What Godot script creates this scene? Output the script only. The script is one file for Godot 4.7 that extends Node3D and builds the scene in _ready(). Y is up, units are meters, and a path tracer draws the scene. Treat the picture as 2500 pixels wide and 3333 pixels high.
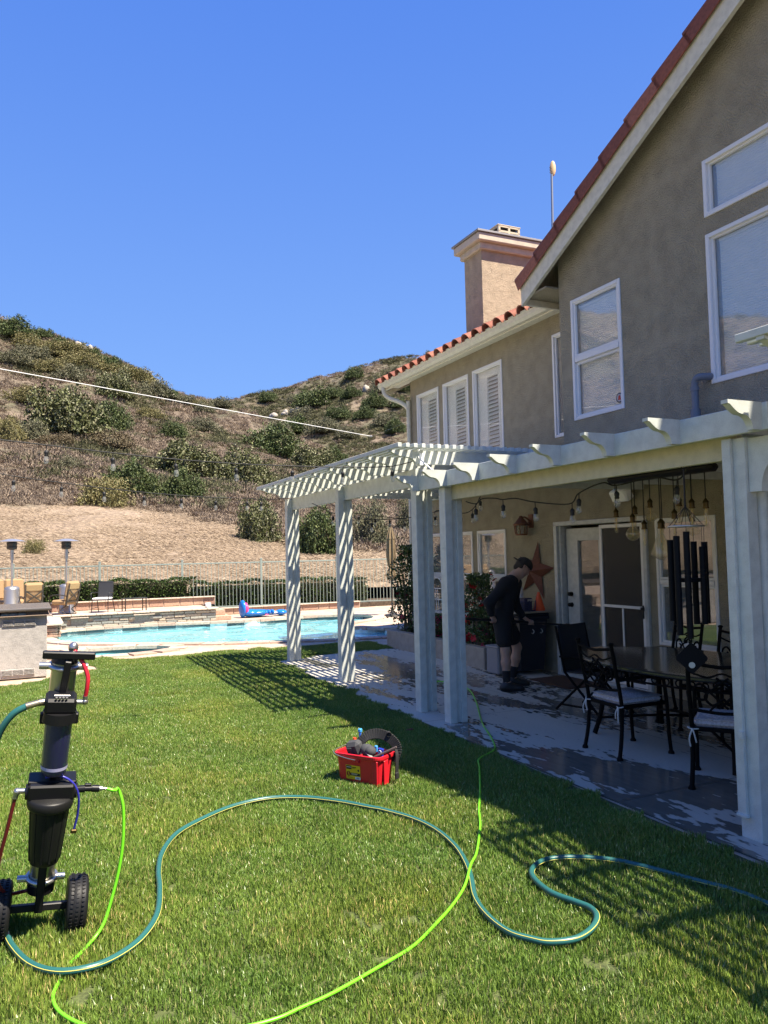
extends Node3D
# A back garden on a clear summer noon: lawn, stuccoed house with a pergola, pool, and a dry hill behind.
# x runs into the house, -z runs along the house away from the camera, y is up; metres.

class MB:
	var v := PackedVector3Array()
	var n := PackedVector3Array()
	var c := PackedColorArray()
	var uv := PackedVector2Array()
	var col := Color(1, 1, 1)
	var T := Transform3D()
	var has_c := false
	var has_uv := false
	func tint(k: Color) -> void:
		col = k
		has_c = true
	func p(a: Vector3, na: Vector3, t := Vector2.ZERO) -> void:
		v.append(T * a)
		n.append((T.basis * na).normalized())
		c.append(col)
		uv.append(t)
	func tri(a: Vector3, b: Vector3, d: Vector3) -> void:
		var m := (b - a).cross(d - a)
		p(a, m); p(d, m); p(b, m)
	func quad(a: Vector3, b: Vector3, d: Vector3, e: Vector3) -> void:
		var m := (d - a).cross(e - b)
		p(a, m); p(d, m); p(b, m); p(a, m); p(e, m); p(d, m)
	func quad_uv(a: Vector3, b: Vector3, d: Vector3, e: Vector3) -> void:
		# a bottom left, b bottom right, d top right, e top left as seen from the front
		has_uv = true
		var m := (d - a).cross(e - b)
		var ta := Vector2(0, 1); var tb := Vector2(1, 1); var td := Vector2(1, 0); var te := Vector2(0, 0)
		p(a, m, ta); p(d, m, td); p(b, m, tb); p(a, m, ta); p(e, m, te); p(d, m, td)
	func qn(a: Vector3, na: Vector3, b: Vector3, nb: Vector3, d: Vector3, nd: Vector3, e: Vector3, ne: Vector3) -> void:
		p(a, na); p(d, nd); p(b, nb); p(a, na); p(e, ne); p(d, nd)
	func box(ce: Vector3, s: Vector3, bev := 0.0) -> void:
		var h := s * 0.5
		if bev <= 0.0:
			for ax in 3:
				for sg in [-1.0, 1.0]:
					var u := Vector3.ZERO; var w := Vector3.ZERO; var o := Vector3.ZERO
					u[(ax + 1) % 3] = h[(ax + 1) % 3] * sg; w[(ax + 2) % 3] = h[(ax + 2) % 3]; o[ax] = h[ax] * sg
					quad(ce + o - u - w, ce + o + u - w, ce + o + u + w, ce + o - u + w)
			return
		var b := minf(bev, minf(h.x, minf(h.y, h.z)) * 0.95)
		for ax in 3:
			var a1 := (ax + 1) % 3
			var a2 := (ax + 2) % 3
			for sg in [-1.0, 1.0]:
				var u := Vector3.ZERO; var w := Vector3.ZERO; var o := Vector3.ZERO
				u[a1] = (h[a1] - b) * sg; w[a2] = h[a2] - b; o[ax] = h[ax] * sg
				quad(ce + o - u - w, ce + o + u - w, ce + o + u + w, ce + o - u + w)
			for s1 in [-1.0, 1.0]:
				for s2 in [-1.0, 1.0]:
					var q1 := Vector3.ZERO; var q2 := Vector3.ZERO; var l := Vector3.ZERO
					q1[a1] = h[a1] * s1; q1[a2] = (h[a2] - b) * s2
					q2[a1] = (h[a1] - b) * s1; q2[a2] = h[a2] * s2
					l[ax] = h[ax] - b
					if s1 * s2 > 0: quad(ce + q1 - l, ce + q1 + l, ce + q2 + l, ce + q2 - l) if false else _eq(ce + q1 - l, ce + q1 + l, ce + q2 + l, ce + q2 - l, q1 + q2)
					else: _eq(ce + q1 - l, ce + q1 + l, ce + q2 + l, ce + q2 - l, q1 + q2)
		for sx in [-1.0, 1.0]:
			for sy in [-1.0, 1.0]:
				for sz in [-1.0, 1.0]:
					var A := ce + Vector3(h.x * sx, (h.y - b) * sy, (h.z - b) * sz)
					var B := ce + Vector3((h.x - b) * sx, h.y * sy, (h.z - b) * sz)
					var D := ce + Vector3((h.x - b) * sx, (h.y - b) * sy, h.z * sz)
					if (B - A).cross(D - A).dot(Vector3(sx, sy, sz)) > 0: tri(A, B, D)
					else: tri(A, D, B)
	func _eq(a: Vector3, b: Vector3, d: Vector3, e: Vector3, out: Vector3) -> void:
		if (d - a).cross(e - b).dot(out) > 0: quad(a, b, d, e)
		else: quad(a, e, d, b)
	func bar(a: Vector3, b: Vector3, w: float, d: float, bev := 0.0, up := Vector3.UP) -> void:
		# a square bar from a to b; w across, d along the "up" side
		var z := (b - a).normalized()
		var x := up.cross(z)
		if x.length() < 0.01: x = Vector3.RIGHT.cross(z)
		x = x.normalized()
		var y := z.cross(x)
		var keep := T
		T = T * Transform3D(Basis(x, y, z), (a + b) * 0.5)
		box(Vector3.ZERO, Vector3(w, d, (b - a).length()), bev)
		T = keep
	func cyl(a: Vector3, b: Vector3, r0: float, r1 := -1.0, seg := 12, caps := true) -> void:
		if r1 < 0.0: r1 = r0
		var z := (b - a).normalized()
		var x := z.cross(Vector3.UP if absf(z.y) < 0.95 else Vector3.RIGHT).normalized()
		var y := z.cross(x)
		for i in seg:
			var t0 := TAU * i / seg; var t1 := TAU * (i + 1) / seg
			var d0 := x * cos(t0) + y * sin(t0); var d1 := x * cos(t1) + y * sin(t1)
			var k := z * (r0 - r1) / maxf((b - a).length(), 1e-5)
			qn(a + d0 * r0, d0 + k, a + d1 * r0, d1 + k, b + d1 * r1, d1 + k, b + d0 * r1, d0 + k)
			if caps:
				if r1 > 1e-4: tri(b, b + d0 * r1, b + d1 * r1)
				if r0 > 1e-4: tri(a, a + d1 * r0, a + d0 * r0)
	func tube(pts: Array, r: float, seg := 8, taper := PackedFloat32Array()) -> void:
		var m := pts.size()
		var tan0: Vector3 = (pts[1] - pts[0]).normalized()
		var x := tan0.cross(Vector3.UP if absf(tan0.y) < 0.9 else Vector3.RIGHT).normalized()
		var rings := []
		for i in m:
			var t: Vector3 = (pts[mini(i + 1, m - 1)] - pts[maxi(i - 1, 0)]).normalized()
			x = (x - t * x.dot(t)).normalized()
			var y := t.cross(x)
			var rr := r if taper.is_empty() else taper[i]
			var ring := PackedVector3Array(); var nr := PackedVector3Array()
			for k in seg:
				var d := x * cos(TAU * k / seg) + y * sin(TAU * k / seg)
				ring.append(pts[i] + d * rr); nr.append(d)
			rings.append([ring, nr])
		for i in m - 1:
			for k in seg:
				var k2 := (k + 1) % seg
				qn(rings[i][0][k], rings[i][1][k], rings[i][0][k2], rings[i][1][k2], rings[i + 1][0][k2], rings[i + 1][1][k2], rings[i + 1][0][k], rings[i + 1][1][k])
		for k in range(1, seg - 1):
			tri(rings[0][0][0], rings[0][0][k + 1], rings[0][0][k])
			tri(rings[m - 1][0][0], rings[m - 1][0][k], rings[m - 1][0][k + 1])
	func lathe(prof: Array, seg := 20, o := Vector3.ZERO, hard := false) -> void:
		# prof: Vector2(radius, height), from the bottom up on the outside
		for j in prof.size() - 1:
			var a: Vector2 = prof[j]; var b: Vector2 = prof[j + 1]
			var nn := Vector2(b.y - a.y, a.x - b.x).normalized()
			var na := nn; var nb := nn
			if not hard:
				if j > 0:
					var z: Vector2 = prof[j - 1]
					var q := Vector2(a.y - z.y, z.x - a.x).normalized()
					if q.dot(nn) > 0.6: na = (q + nn).normalized()
				if j < prof.size() - 2:
					var z2: Vector2 = prof[j + 2]
					var q2 := Vector2(z2.y - b.y, b.x - z2.x).normalized()
					if q2.dot(nn) > 0.6: nb = (q2 + nn).normalized()
			for i in seg:
				var t0 := TAU * i / seg; var t1 := TAU * (i + 1) / seg
				var d0 := Vector3(cos(t0), 0, sin(t0)); var d1 := Vector3(cos(t1), 0, sin(t1))
				var up := Vector3.UP
				qn(o + d0 * a.x + up * a.y, d0 * na.x + up * na.y, o + d0 * b.x + up * b.y, d0 * nb.x + up * nb.y, o + d1 * b.x + up * b.y, d1 * nb.x + up * nb.y, o + d1 * a.x + up * a.y, d1 * na.x + up * na.y)
	func ball(ce: Vector3, r: Vector3, su := 12, sv := 8) -> void:
		for j in sv:
			for i in su:
				var q := []
				for k in [[i, j], [i, j + 1], [i + 1, j + 1], [i + 1, j]]:
					var th: float = TAU * k[0] / su; var ph: float = PI * k[1] / sv - PI / 2
					q.append(Vector3(cos(th) * cos(ph), sin(ph), sin(th) * cos(ph)))
				qn(ce + q[0] * r, q[0] / r, ce + q[1] * r, q[1] / r, ce + q[2] * r, q[2] / r, ce + q[3] * r, q[3] / r)
	func prism(poly: PackedVector2Array, z0: float, z1: float) -> void:
		# polygon in the x-y plane, extruded from z0 to z1
		if Geometry2D.is_polygon_clockwise(poly): poly.reverse()
		var ix := Geometry2D.triangulate_polygon(poly)
		for i in range(0, ix.size(), 3):
			var a := poly[ix[i]]; var b := poly[ix[i + 1]]; var d := poly[ix[i + 2]]
			if (b - a).cross(d - a) < 0: var s := b; b = d; d = s
			tri(Vector3(a.x, a.y, z1), Vector3(b.x, b.y, z1), Vector3(d.x, d.y, z1))
			tri(Vector3(a.x, a.y, z0), Vector3(d.x, d.y, z0), Vector3(b.x, b.y, z0))
		for i in poly.size():
			var a := poly[i]; var b := poly[(i + 1) % poly.size()]
			quad(Vector3(a.x, a.y, z0), Vector3(b.x, b.y, z0), Vector3(b.x, b.y, z1), Vector3(a.x, a.y, z1))
	func mesh() -> ArrayMesh:
		var m := ArrayMesh.new()
		if v.is_empty(): return m
		var a := []
		a.resize(Mesh.ARRAY_MAX)
		a[Mesh.ARRAY_VERTEX] = v
		a[Mesh.ARRAY_NORMAL] = n
		if has_c: a[Mesh.ARRAY_COLOR] = c
		if has_uv: a[Mesh.ARRAY_TEX_UV] = uv
		m.add_surface_from_arrays(Mesh.PRIMITIVE_TRIANGLES, a)
		return m

var taken := {}
var mats := {}
var rng := RandomNumberGenerator.new()

func numbered(called: String) -> String:
	taken[called] = taken.get(called, -1) + 1
	return called if taken[called] == 0 else "%s_%03d" % [called, taken[called]]

func put(mesh: Mesh, called: String, m: Material, parent: Node = null) -> MeshInstance3D:
	var o := MeshInstance3D.new()
	o.mesh = mesh
	o.material_override = m
	if parent == null:
		o.name = numbered(called)
		add_child(o)
	else:
		o.name = called
		parent.add_child(o, true)
	return o

func part(b: MB, called: String, m: Material, parent: Node = null) -> MeshInstance3D:
	return put(b.mesh(), called, m, parent)

func tag(o: Node, label: String, category: String, group := "", kind := "") -> void:
	if label: o.set_meta("label", label)
	if category: o.set_meta("category", category)
	if group: o.set_meta("group", group)
	if kind: o.set_meta("kind", kind)

func thing(called: String, label: String, category: String, at := Vector3.ZERO, yaw := 0.0, group := "") -> Node3D:
	var o := Node3D.new()
	o.name = numbered(called)
	add_child(o)
	o.position = at
	o.rotation.y = yaw
	tag(o, label, category, group)
	return o

func setting(b: MB, called: String, m: Material, label := "") -> MeshInstance3D:
	var o := part(b, called, m)
	o.set_meta("kind", "structure")
	if label: o.set_meta("label", label)
	return o

func copy_of(o: Node3D, called: String, label: String, at: Vector3, yaw: float) -> Node3D:
	var r: Node3D = o.duplicate()
	r.name = numbered(called)
	add_child(r)
	r.position = at
	r.rotation = Vector3(0, yaw, 0)
	r.set_meta("label", label)
	return r

func lin(r: float, g: float, b: float) -> Color:
	return Color(r, g, b).linear_to_srgb()

# ---- computed textures
var texs := {}
func noise_img(size: int, sd: int, freq: float, oct: int, kind := "simplex") -> PackedByteArray:
	var f := FastNoiseLite.new()
	f.seed = sd
	f.frequency = freq
	f.noise_type = FastNoiseLite.TYPE_CELLULAR if kind == "cell" else FastNoiseLite.TYPE_SIMPLEX_SMOOTH
	f.fractal_octaves = oct
	f.fractal_type = FastNoiseLite.FRACTAL_RIDGED if kind == "ridge" else (FastNoiseLite.FRACTAL_PING_PONG if kind == "ping" else FastNoiseLite.FRACTAL_FBM)
	var im := f.get_seamless_image(size, size, false, false, 0.15, true)
	im.convert(Image.FORMAT_L8)
	return im.get_data()

func grey_tex(key: String, size: int, layers: Array, lo: float, hi: float) -> ImageTexture:
	# layers: [seed, frequency, octaves, weight, kind]
	if texs.has(key): return texs[key]
	var acc := PackedFloat32Array()
	acc.resize(size * size)
	var tot := 0.0
	for l in layers:
		var d := noise_img(size, l[0], l[1], l[2], l[4] if l.size() > 4 else "simplex")
		var w: float = l[3]
		tot += w
		for i in size * size: acc[i] += d[i] * w
	var out := PackedByteArray()
	out.resize(size * size)
	for i in size * size: out[i] = clampi(int((lo + (hi - lo) * acc[i] / (255.0 * tot)) * 255.0), 0, 255)
	var t := ImageTexture.create_from_image(Image.create_from_data(size, size, false, Image.FORMAT_L8, out))
	texs[key] = t
	return t

func mat(key: String, color := Color.WHITE, rough := 0.7, metal := 0.0, tex: Texture2D = null, tile := 1.0, bump: Texture2D = null, depth := 0.3, world := true) -> StandardMaterial3D:
	if mats.has(key): return mats[key]
	var m := StandardMaterial3D.new()
	m.resource_name = key
	m.albedo_color = color
	m.roughness = rough
	m.metallic = metal
	if tex or bump:
		m.uv1_triplanar = true
		m.uv1_world_triplanar = world
		m.uv1_triplanar_sharpness = 4.0
		m.uv1_scale = Vector3.ONE / tile
	if tex: m.albedo_texture = tex
	if bump:
		m.heightmap_enabled = true
		m.heightmap_texture = bump
		m.heightmap_scale = depth
	mats[key] = m
	return m

func glass(key: String, color: Color, alpha: float, rough := 0.02) -> StandardMaterial3D:
	var m := mat(key, Color(color.r, color.g, color.b, alpha), rough)
	m.transparency = BaseMaterial3D.TRANSPARENCY_ALPHA
	m.metallic_specular = 1.0
	return m

func rf(a: float, b: float) -> float: return rng.randf_range(a, b)

func smooth_path(pts: Array, per := 6) -> Array:
	var out := []
	for i in pts.size() - 1:
		var a: Vector3 = pts[maxi(i - 1, 0)]; var b: Vector3 = pts[i]; var c: Vector3 = pts[i + 1]; var d: Vector3 = pts[mini(i + 2, pts.size() - 1)]
		for k in per:
			out.append(b.cubic_interpolate(c, a, d, float(k) / per))
	out.append(pts[pts.size() - 1])
	return out

func lerp_table(tab: Array, x: float) -> float:
	if x <= tab[0][0]: return tab[0][1]
	for i in tab.size() - 1:
		if x <= tab[i + 1][0]:
			return lerpf(tab[i][1], tab[i + 1][1], (x - tab[i][0]) / (tab[i + 1][0] - tab[i][0]))
	return tab[tab.size() - 1][1]

# ---------------------------------------------------------------- the land
const CREST_NEAR := [[-110.0, 0.1], [-80.0, 0.18], [-50.0, 0.28], [-25.0, 0.35], [-10.0, 0.33], [-1.75, 0.285], [0.49, 0.2706], [3.53, 0.2562], [6.87, 0.231], [8.49, 0.2167], [10.71, 0.2062], [12.83, 0.1991], [14.78, 0.1856], [17.01, 0.1617], [19.27, 0.1434], [22.23, 0.1246], [26.11, 0.0949], [30.63, 0.0606], [40.0, 0.03], [75.0, 0.02]]
const CREST_FAR := [[-110.0, 0.05], [-10.0, 0.1], [5.0, 0.165], [12.57, 0.201], [14.1, 0.2023], [15.71, 0.2051], [17.24, 0.2113], [18.8, 0.2191], [20.92, 0.2279], [23.15, 0.2422], [24.95, 0.2506], [26.86, 0.2571], [28.65, 0.2608], [45.0, 0.27], [75.0, 0.24]]
const CREST_AT := [[-110.0, 60.0], [-40.0, 110.0], [-1.7, 140.0], [13.0, 115.0], [22.0, 90.0], [31.0, 75.0], [75.0, 70.0]]
const MOWN := [[-110.0, 10.0], [-2.0, 16.5], [6.0, 18.5], [10.7, 16.6], [13.4, 12.5], [15.8, 12.0], [18.7, 7.5], [21.4, 6.4], [26.0, 5.0], [75.0, 5.0]]

func hill_foot(deg: float) -> float:
	var a := deg_to_rad(deg)
	var r := 26.75 / maxf(0.05, cos(a) + 0.2 * sin(a))
	if deg < 0.0: r = minf(r, 16.0 / maxf(0.001, sin(-a)))
	return r

func land(x: float, z: float) -> float:
	var deg := rad_to_deg(atan2(x, -z))
	var r := Vector2(x, z).length()
	var a := hill_foot(deg)
	if r < a: return 0.55
	var r1 := lerp_table(CREST_AT, deg)
	var e := lerp_table(CREST_NEAR, deg)
	var t0 := -1.2 / a
	var y := 0.0
	if r < r1: y = 1.75 + r * (t0 + (e - t0) * pow((r - a) / (r1 - a), 0.55))
	else:
		var s := r - r1
		y = 1.75 + r1 * e - 0.3 * s * s / (s + 25.0)
	var e2 := lerp_table(CREST_FAR, deg)
	if r > 120.0:
		var y2 := 0.0
		if r < 270.0: y2 = 1.75 + r * e2 * pow((r - 120.0) / 150.0, 0.7)
		else:
			var s2 := r - 270.0
			y2 = 1.75 + 270.0 * e2 - 0.3 * s2 * s2 / (s2 + 25.0)
		y = maxf(y, y2)
	y += minf(1.0, (r - a) / 60.0) * (0.5 * sin(0.21 * x + 1.3 * sin(0.17 * z)) + 0.35 * sin(0.33 * z + 0.9 * sin(0.29 * x + 1.0)))
	if r > 150.0: y += minf(1.0, (r - 150.0) / 60.0) * (1.6 * sin(0.09 * x + 1.1 * sin(0.06 * z)))
	return y

func grid_mesh(P: Array, cols: int, rows: int, C: PackedColorArray) -> ArrayMesh:
	# P: rows*cols points, row by row
	var v := PackedVector3Array(P)
	var nn := PackedVector3Array(); nn.resize(v.size())
	var ix := PackedInt32Array()
	for j in rows - 1:
		for i in cols - 1:
			var a := j * cols + i; var b := a + 1; var c := a + cols + 1; var d := a + cols
			for t in [[a, b, c], [a, c, d]]:
				var m: Vector3 = (v[t[1]] - v[t[0]]).cross(v[t[2]] - v[t[0]])
				var flip := m.y < 0
				if flip: m = -m
				for k in 3: nn[t[k]] += m
				ix.append_array([t[0], t[1], t[2]] if flip else [t[0], t[2], t[1]])
	for i in nn.size(): nn[i] = nn[i].normalized()
	var a := []
	a.resize(Mesh.ARRAY_MAX)
	a[Mesh.ARRAY_VERTEX] = v; a[Mesh.ARRAY_NORMAL] = nn; a[Mesh.ARRAY_INDEX] = ix
	if not C.is_empty(): a[Mesh.ARRAY_COLOR] = C
	var m := ArrayMesh.new()
	m.add_surface_from_arrays(Mesh.PRIMITIVE_TRIANGLES, a)
	return m

func multi(called: String, mesh: Mesh, m: Material, xf: Array, cols: Array, label: String, category: String, parent: Node = null) -> MultiMeshInstance3D:
	var mm := MultiMesh.new()
	mm.transform_format = MultiMesh.TRANSFORM_3D
	mm.use_colors = not cols.is_empty()
	mm.mesh = mesh
	mm.instance_count = xf.size()
	for i in xf.size():
		mm.set_instance_transform(i, xf[i])
		if mm.use_colors: mm.set_instance_color(i, cols[i])
	var o := MultiMeshInstance3D.new()
	o.multimesh = mm
	o.material_override = m
	o.name = numbered(called) if parent == null else called
	if parent == null: add_child(o)
	else: parent.add_child(o, true)
	tag(o, label, category, "", "stuff")
	return o

func build_hills() -> void:
	var fine := FastNoiseLite.new(); fine.seed = 5; fine.frequency = 0.05; fine.fractal_octaves = 4
	var spots := FastNoiseLite.new(); spots.seed = 9; spots.frequency = 0.12; spots.fractal_octaves = 3
	var P := []; var C := PackedColorArray()
	var cols := 361; var rows := 110
	for j in rows:
		var w := float(j) / (rows - 1)
		for i in cols:
			var deg := -110.0 + 180.0 * i / (cols - 1)
			var a := hill_foot(deg)
			var r := a + (430.0 - a) * pow(w, 2.1)
			var x := r * sin(deg_to_rad(deg)); var z := -r * cos(deg_to_rad(deg))
			var y := land(x, z) + fine.get_noise_2d(x * 3.0, z * 3.0) * 0.25 * clampf((r - a) / 15.0, 0.2, 2.5)
			P.append(Vector3(x, y, z))
			var q := fine.get_noise_2d(x, z); var s := spots.get_noise_2d(x, z)
			var cut := smoothstep(-1.2, 1.2, r - a - lerp_table(MOWN, deg) + s * 4.0)
			var straw := Color(0.4, 0.305, 0.215).lerp(Color(0.31, 0.23, 0.155), clampf(0.5 + s, 0, 1))
			var brush := Color(0.2, 0.155, 0.112).lerp(Color(0.25, 0.19, 0.13), clampf(0.5 + q * 1.5, 0, 1))
			brush = brush.lerp(Color(0.115, 0.115, 0.06), clampf(s * 2.0 + 0.1 + (r - 60.0) * 0.003, 0, 0.75))
			brush = brush.lerp(Color(0.36, 0.28, 0.2), clampf((q - 0.38) * 4.0, 0, 0.6))
			C.append(straw.lerp(brush, cut))
	var tex := grey_tex("earth", 1024, [[21, 0.012, 4, 1.0], [22, 0.06, 3, 1.0], [23, 0.25, 2, 0.6]], 0.35, 1.35)
	var m := mat("hill_earth", Color.WHITE, 0.95, 0.0, tex, 5.0, tex, 8.0)
	m.vertex_color_use_as_albedo = true
	var h := put(grid_mesh(P, cols, rows, C), "hillside", m)
	h.set_meta("kind", "structure")
	h.set_meta("label", "dry brushy hillside rising behind the pool fence")

func leaf(b: MB, at: Vector3, out: Vector3, len: float, wid: float) -> void:
	# one bent leaf: four small triangles
	var side := out.cross(Vector3(rf(-1, 1), rf(-1, 1), rf(-1, 1))).normalized()
	if side.length() < 0.5: side = Vector3.RIGHT
	var nn := side.cross(out).normalized()
	var mid := at + out * len * 0.5 + nn * len * 0.08
	var tip := at + out * len - nn * len * 0.05
	var l := mid - side * wid * 0.5; var r := mid + side * wid * 0.5
	b.tri(at, r, mid); b.tri(at, mid, l); b.tri(mid, r, tip); b.tri(mid, tip, l)

func quick_leaf(b: MB, at: Vector3, out: Vector3, len: float, wid: float) -> void:
	# a diamond of two triangles
	var side := out.cross(Vector3(rf(-1, 1), rf(-1, 1), rf(-1, 1))).normalized() * wid * 0.5
	var mid := at + out * len * 0.45
	b.tri(at, mid + side, at + out * len); b.tri(at, at + out * len, mid - side)

func rand_dir() -> Vector3:
	var y := rf(-1, 1); var t := rf(0, TAU); var s := sqrt(1 - y * y)
	return Vector3(cos(t) * s, y, sin(t) * s)

func crown_mesh(sd: int, clumps: int, per: int, leaf_len: float, dark: Color, light: Color, tip: Color, tip_share: float, flat := 1.0) -> ArrayMesh:
	# leaves in clumps spread through a lumpy dome of radius 1 and height 1
	rng.seed = sd
	var b := MB.new()
	for k in clumps:
		var d := rand_dir(); d.y = absf(d.y) * 1.05 - 0.12
		d = d.normalized()
		var lump := 0.78 + 0.22 * sin(d.x * 5.0 + sd) * cos(d.z * 4.0 + sd * 0.7) + rf(-0.08, 0.06)
		var rad := lump * pow(rf(0.12, 1.0), 0.42)
		var ce := Vector3(d.x * rad, maxf(0.03, d.y * rad * flat + 0.02), d.z * rad)
		var base := dark.lerp(light, rf(0.0, 1.0))
		for q in per:
			var o := (d * 0.5 + rand_dir()).normalized()
			var at := ce + rand_dir() * rf(0.0, 0.085)
			var cc := base.lerp(light, rf(0, 0.5))
			if rng.randf() < tip_share and rad > lump * 0.8: cc = tip.lerp(light, rf(0, 0.4))
			b.tint(cc * rf(0.75, 1.2))
			quick_leaf(b, at, o, leaf_len * rf(0.6, 1.3), leaf_len * rf(0.5, 0.8))
	return b.mesh()

const BUSHES := [[2.9, -71.3, 3.30, 4.48, "p"], [7.3, -80.5, 2.08, 3.46, "g"], [10.1, -102.9, 2.73, 3.80, "p"], [0.3, -68.1, 1.60, 1.69, "s"], [13.7, -81.2, 1.50, 1.93, "g"], [11.1, -61.3, 3.01, 3.10, "p"], [15.1, -58.5, 2.16, 3.16, "p"], [5.7, -48.5, 1.61, 2.47, "g"], [8.6, -47.9, 1.28, 2.14, "g"], [3.8, -44.9, 1.47, 1.92, "y"], [24.8, -82.5, 3.23, 3.87, "g"], [26.1, -73.3, 2.46, 2.44, "p"], [31.4, -80.9, 1.84, 2.36, "g"], [9.3, -33.3, 0.98, 2.06, "p"], [9.6, -33.1, 0.77, 1.89, "d"], [11.0, -30.2, 1.16, 2.12, "g"], [14.2, -31.9, 1.00, 2.42, "s"], [19.7, -39.3, 0.80, 2.39, "s"], [2.3, -67.1, 1.69, 1.13, "b"], [6.4, -68.4, 2.16, 1.57, "b"], [81.5, -225.3, 6.53, 6.53, "g"], [78.8, -199.0, 3.89, 3.89, "g"], [74.7, -253.0, 3.57, 3.81, "g"], [98.7, -233.8, 3.48, 4.33, "g"], [83.9, -172.7, 2.80, 4.19, "g"], [84.6, -192.8, 3.52, 3.84, "g"], [75.1, -218.1, 4.18, 3.90, "s"], [91.0, -200.6, 4.02, 4.69, "g"], [70.7, -188.7, 5.18, 4.27, "s"], [96.4, -196.5, 2.66, 3.33, "g"], [97.6, -211.6, 3.90, 4.96, "s"], [-2.0, -128.9, 3.19, 3.55, "g"], [2.2, -131.5, 1.65, 1.76, "g"], [9.0, -125.4, 1.29, 1.29, "g"], [6.0, -125.2, 2.83, 2.13, "y"], [14.8, -116.6, 2.73, 2.73, "y"], [16.5, -110.7, 2.94, 2.61, "s"], [7.8, -116.4, 3.32, 2.66, "y"], [3.7, -124.1, 3.14, 2.79, "y"], [-1.7, -108.3, 2.97, 2.38, "s"], [-1.4, -66.6, 1.27, 2.18, "y"], [67.2, -201.2, 4.48, 5.12, "g"], [0.2, -31.0, 0.42, 0.65, "y"], [120.5, -230.4, 4.75, 3.48, "s"], [128.4, -234.8, 3.26, 2.93, "s"], [110.4, -224.3, 4.57, 3.05, "s"], [25.1, -108.2, 1.98, 1.65, "s"], [22.0, -105.7, 1.60, 1.60, "s"], [-0.1, -126.1, 2.44, 2.51, "y"], [4.4, -125.7, 2.48, 2.41, "g"], [6.8, -119.3, 2.54, 2.44, "y"], [10.5, -120.0, 2.42, 2.35, "g"], [12.5, -118.4, 2.06, 2.06, "y"], [14.4, -118.1, 2.07, 2.07, "g"], [16.5, -114.2, 2.02, 1.88, "y"], [18.0, -111.2, 1.98, 1.72, "g"], [-2.8, -130.3, 2.15, 2.43, "y"], [0.7, -120.9, 2.68, 2.42, "s"], [2.8, -107.7, 2.41, 2.17, "y"], [4.8, -105.4, 2.38, 2.02, "s"], [20.2, -110.0, 1.98, 1.45, "s"], [21.9, -108.4, 1.64, 1.31, "y"], [-0.1, -89.5, 2.22, 1.98, "y"], [12.1, -87.9, 1.80, 1.55, "y"], [18.0, -86.8, 1.84, 1.68, "s"], [2.5, -55.5, 0.93, 0.93, "s"], [9.8, -43.6, 0.79, 1.06, "s"], [29.6, -96.1, 1.81, 1.81, "s"], [89.6, -214.4, 3.53, 3.96, "g"], [88.0, -225.9, 3.68, 3.83, "g"], [106.1, -209.5, 3.57, 4.00, "g"], [80.0, -238.9, 3.05, 3.05, "s"], [74.0, -180.7, 3.55, 3.31, "s"], [85.0, -181.7, 3.65, 3.65, "s"]]
const BUSH_LABELS := {
	0: "largest broad shrub with pale flower tips, left on the hillside", 1: "green shrub growing against the right side of the largest pale-tipped shrub", 2: "olive shrub just below the skyline, above the largest pale-tipped shrub",
	3: "grey-green low bush at the lower left of the largest shrub", 4: "small dark round shrub standing alone above the pale-tipped shrub mass", 5: "wide olive shrub with pale tips in the middle of the hillside", 6: "pale-tipped olive shrub on the right of the mid-slope shrub mass",
	7: "dark green shrub at the lower left of the mid-slope shrub mass", 8: "dark green shrub below the mid-slope shrub mass, right of its twin", 9: "yellow-green feathery bush left of the dark mid-slope shrubs", 10: "long green shrub on the spur right of the saddle", 11: "olive pale-tipped shrub at the right foot of the long green shrub",
	12: "green shrub on the spur furthest right, near the pergola roof", 13: "pale-tipped shrub at the top edge of the mown slope", 14: "bare grey twiggy bush beside the pale-tipped shrub on the mown slope", 15: "dark green shrub seen between the two far pergola posts", 16: "grey-green tall shrub seen behind the furled parasol", 17: "grey-green shrub on the hill next to the house corner",
	18: "low brown bush under the largest shrub", 19: "wider low brown bush right under the largest shrub", 31: "dark green shrub on the skyline at the left edge", 42: "yellow-green grass tussock on the mown slope by the patio heaters"}

const ORDER := ["first", "second", "third", "fourth", "fifth", "sixth", "seventh", "eighth", "ninth", "tenth", "eleventh", "twelfth", "thirteenth", "fourteenth", "fifteenth", "sixteenth", "seventeenth", "eighteenth"]

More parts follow.
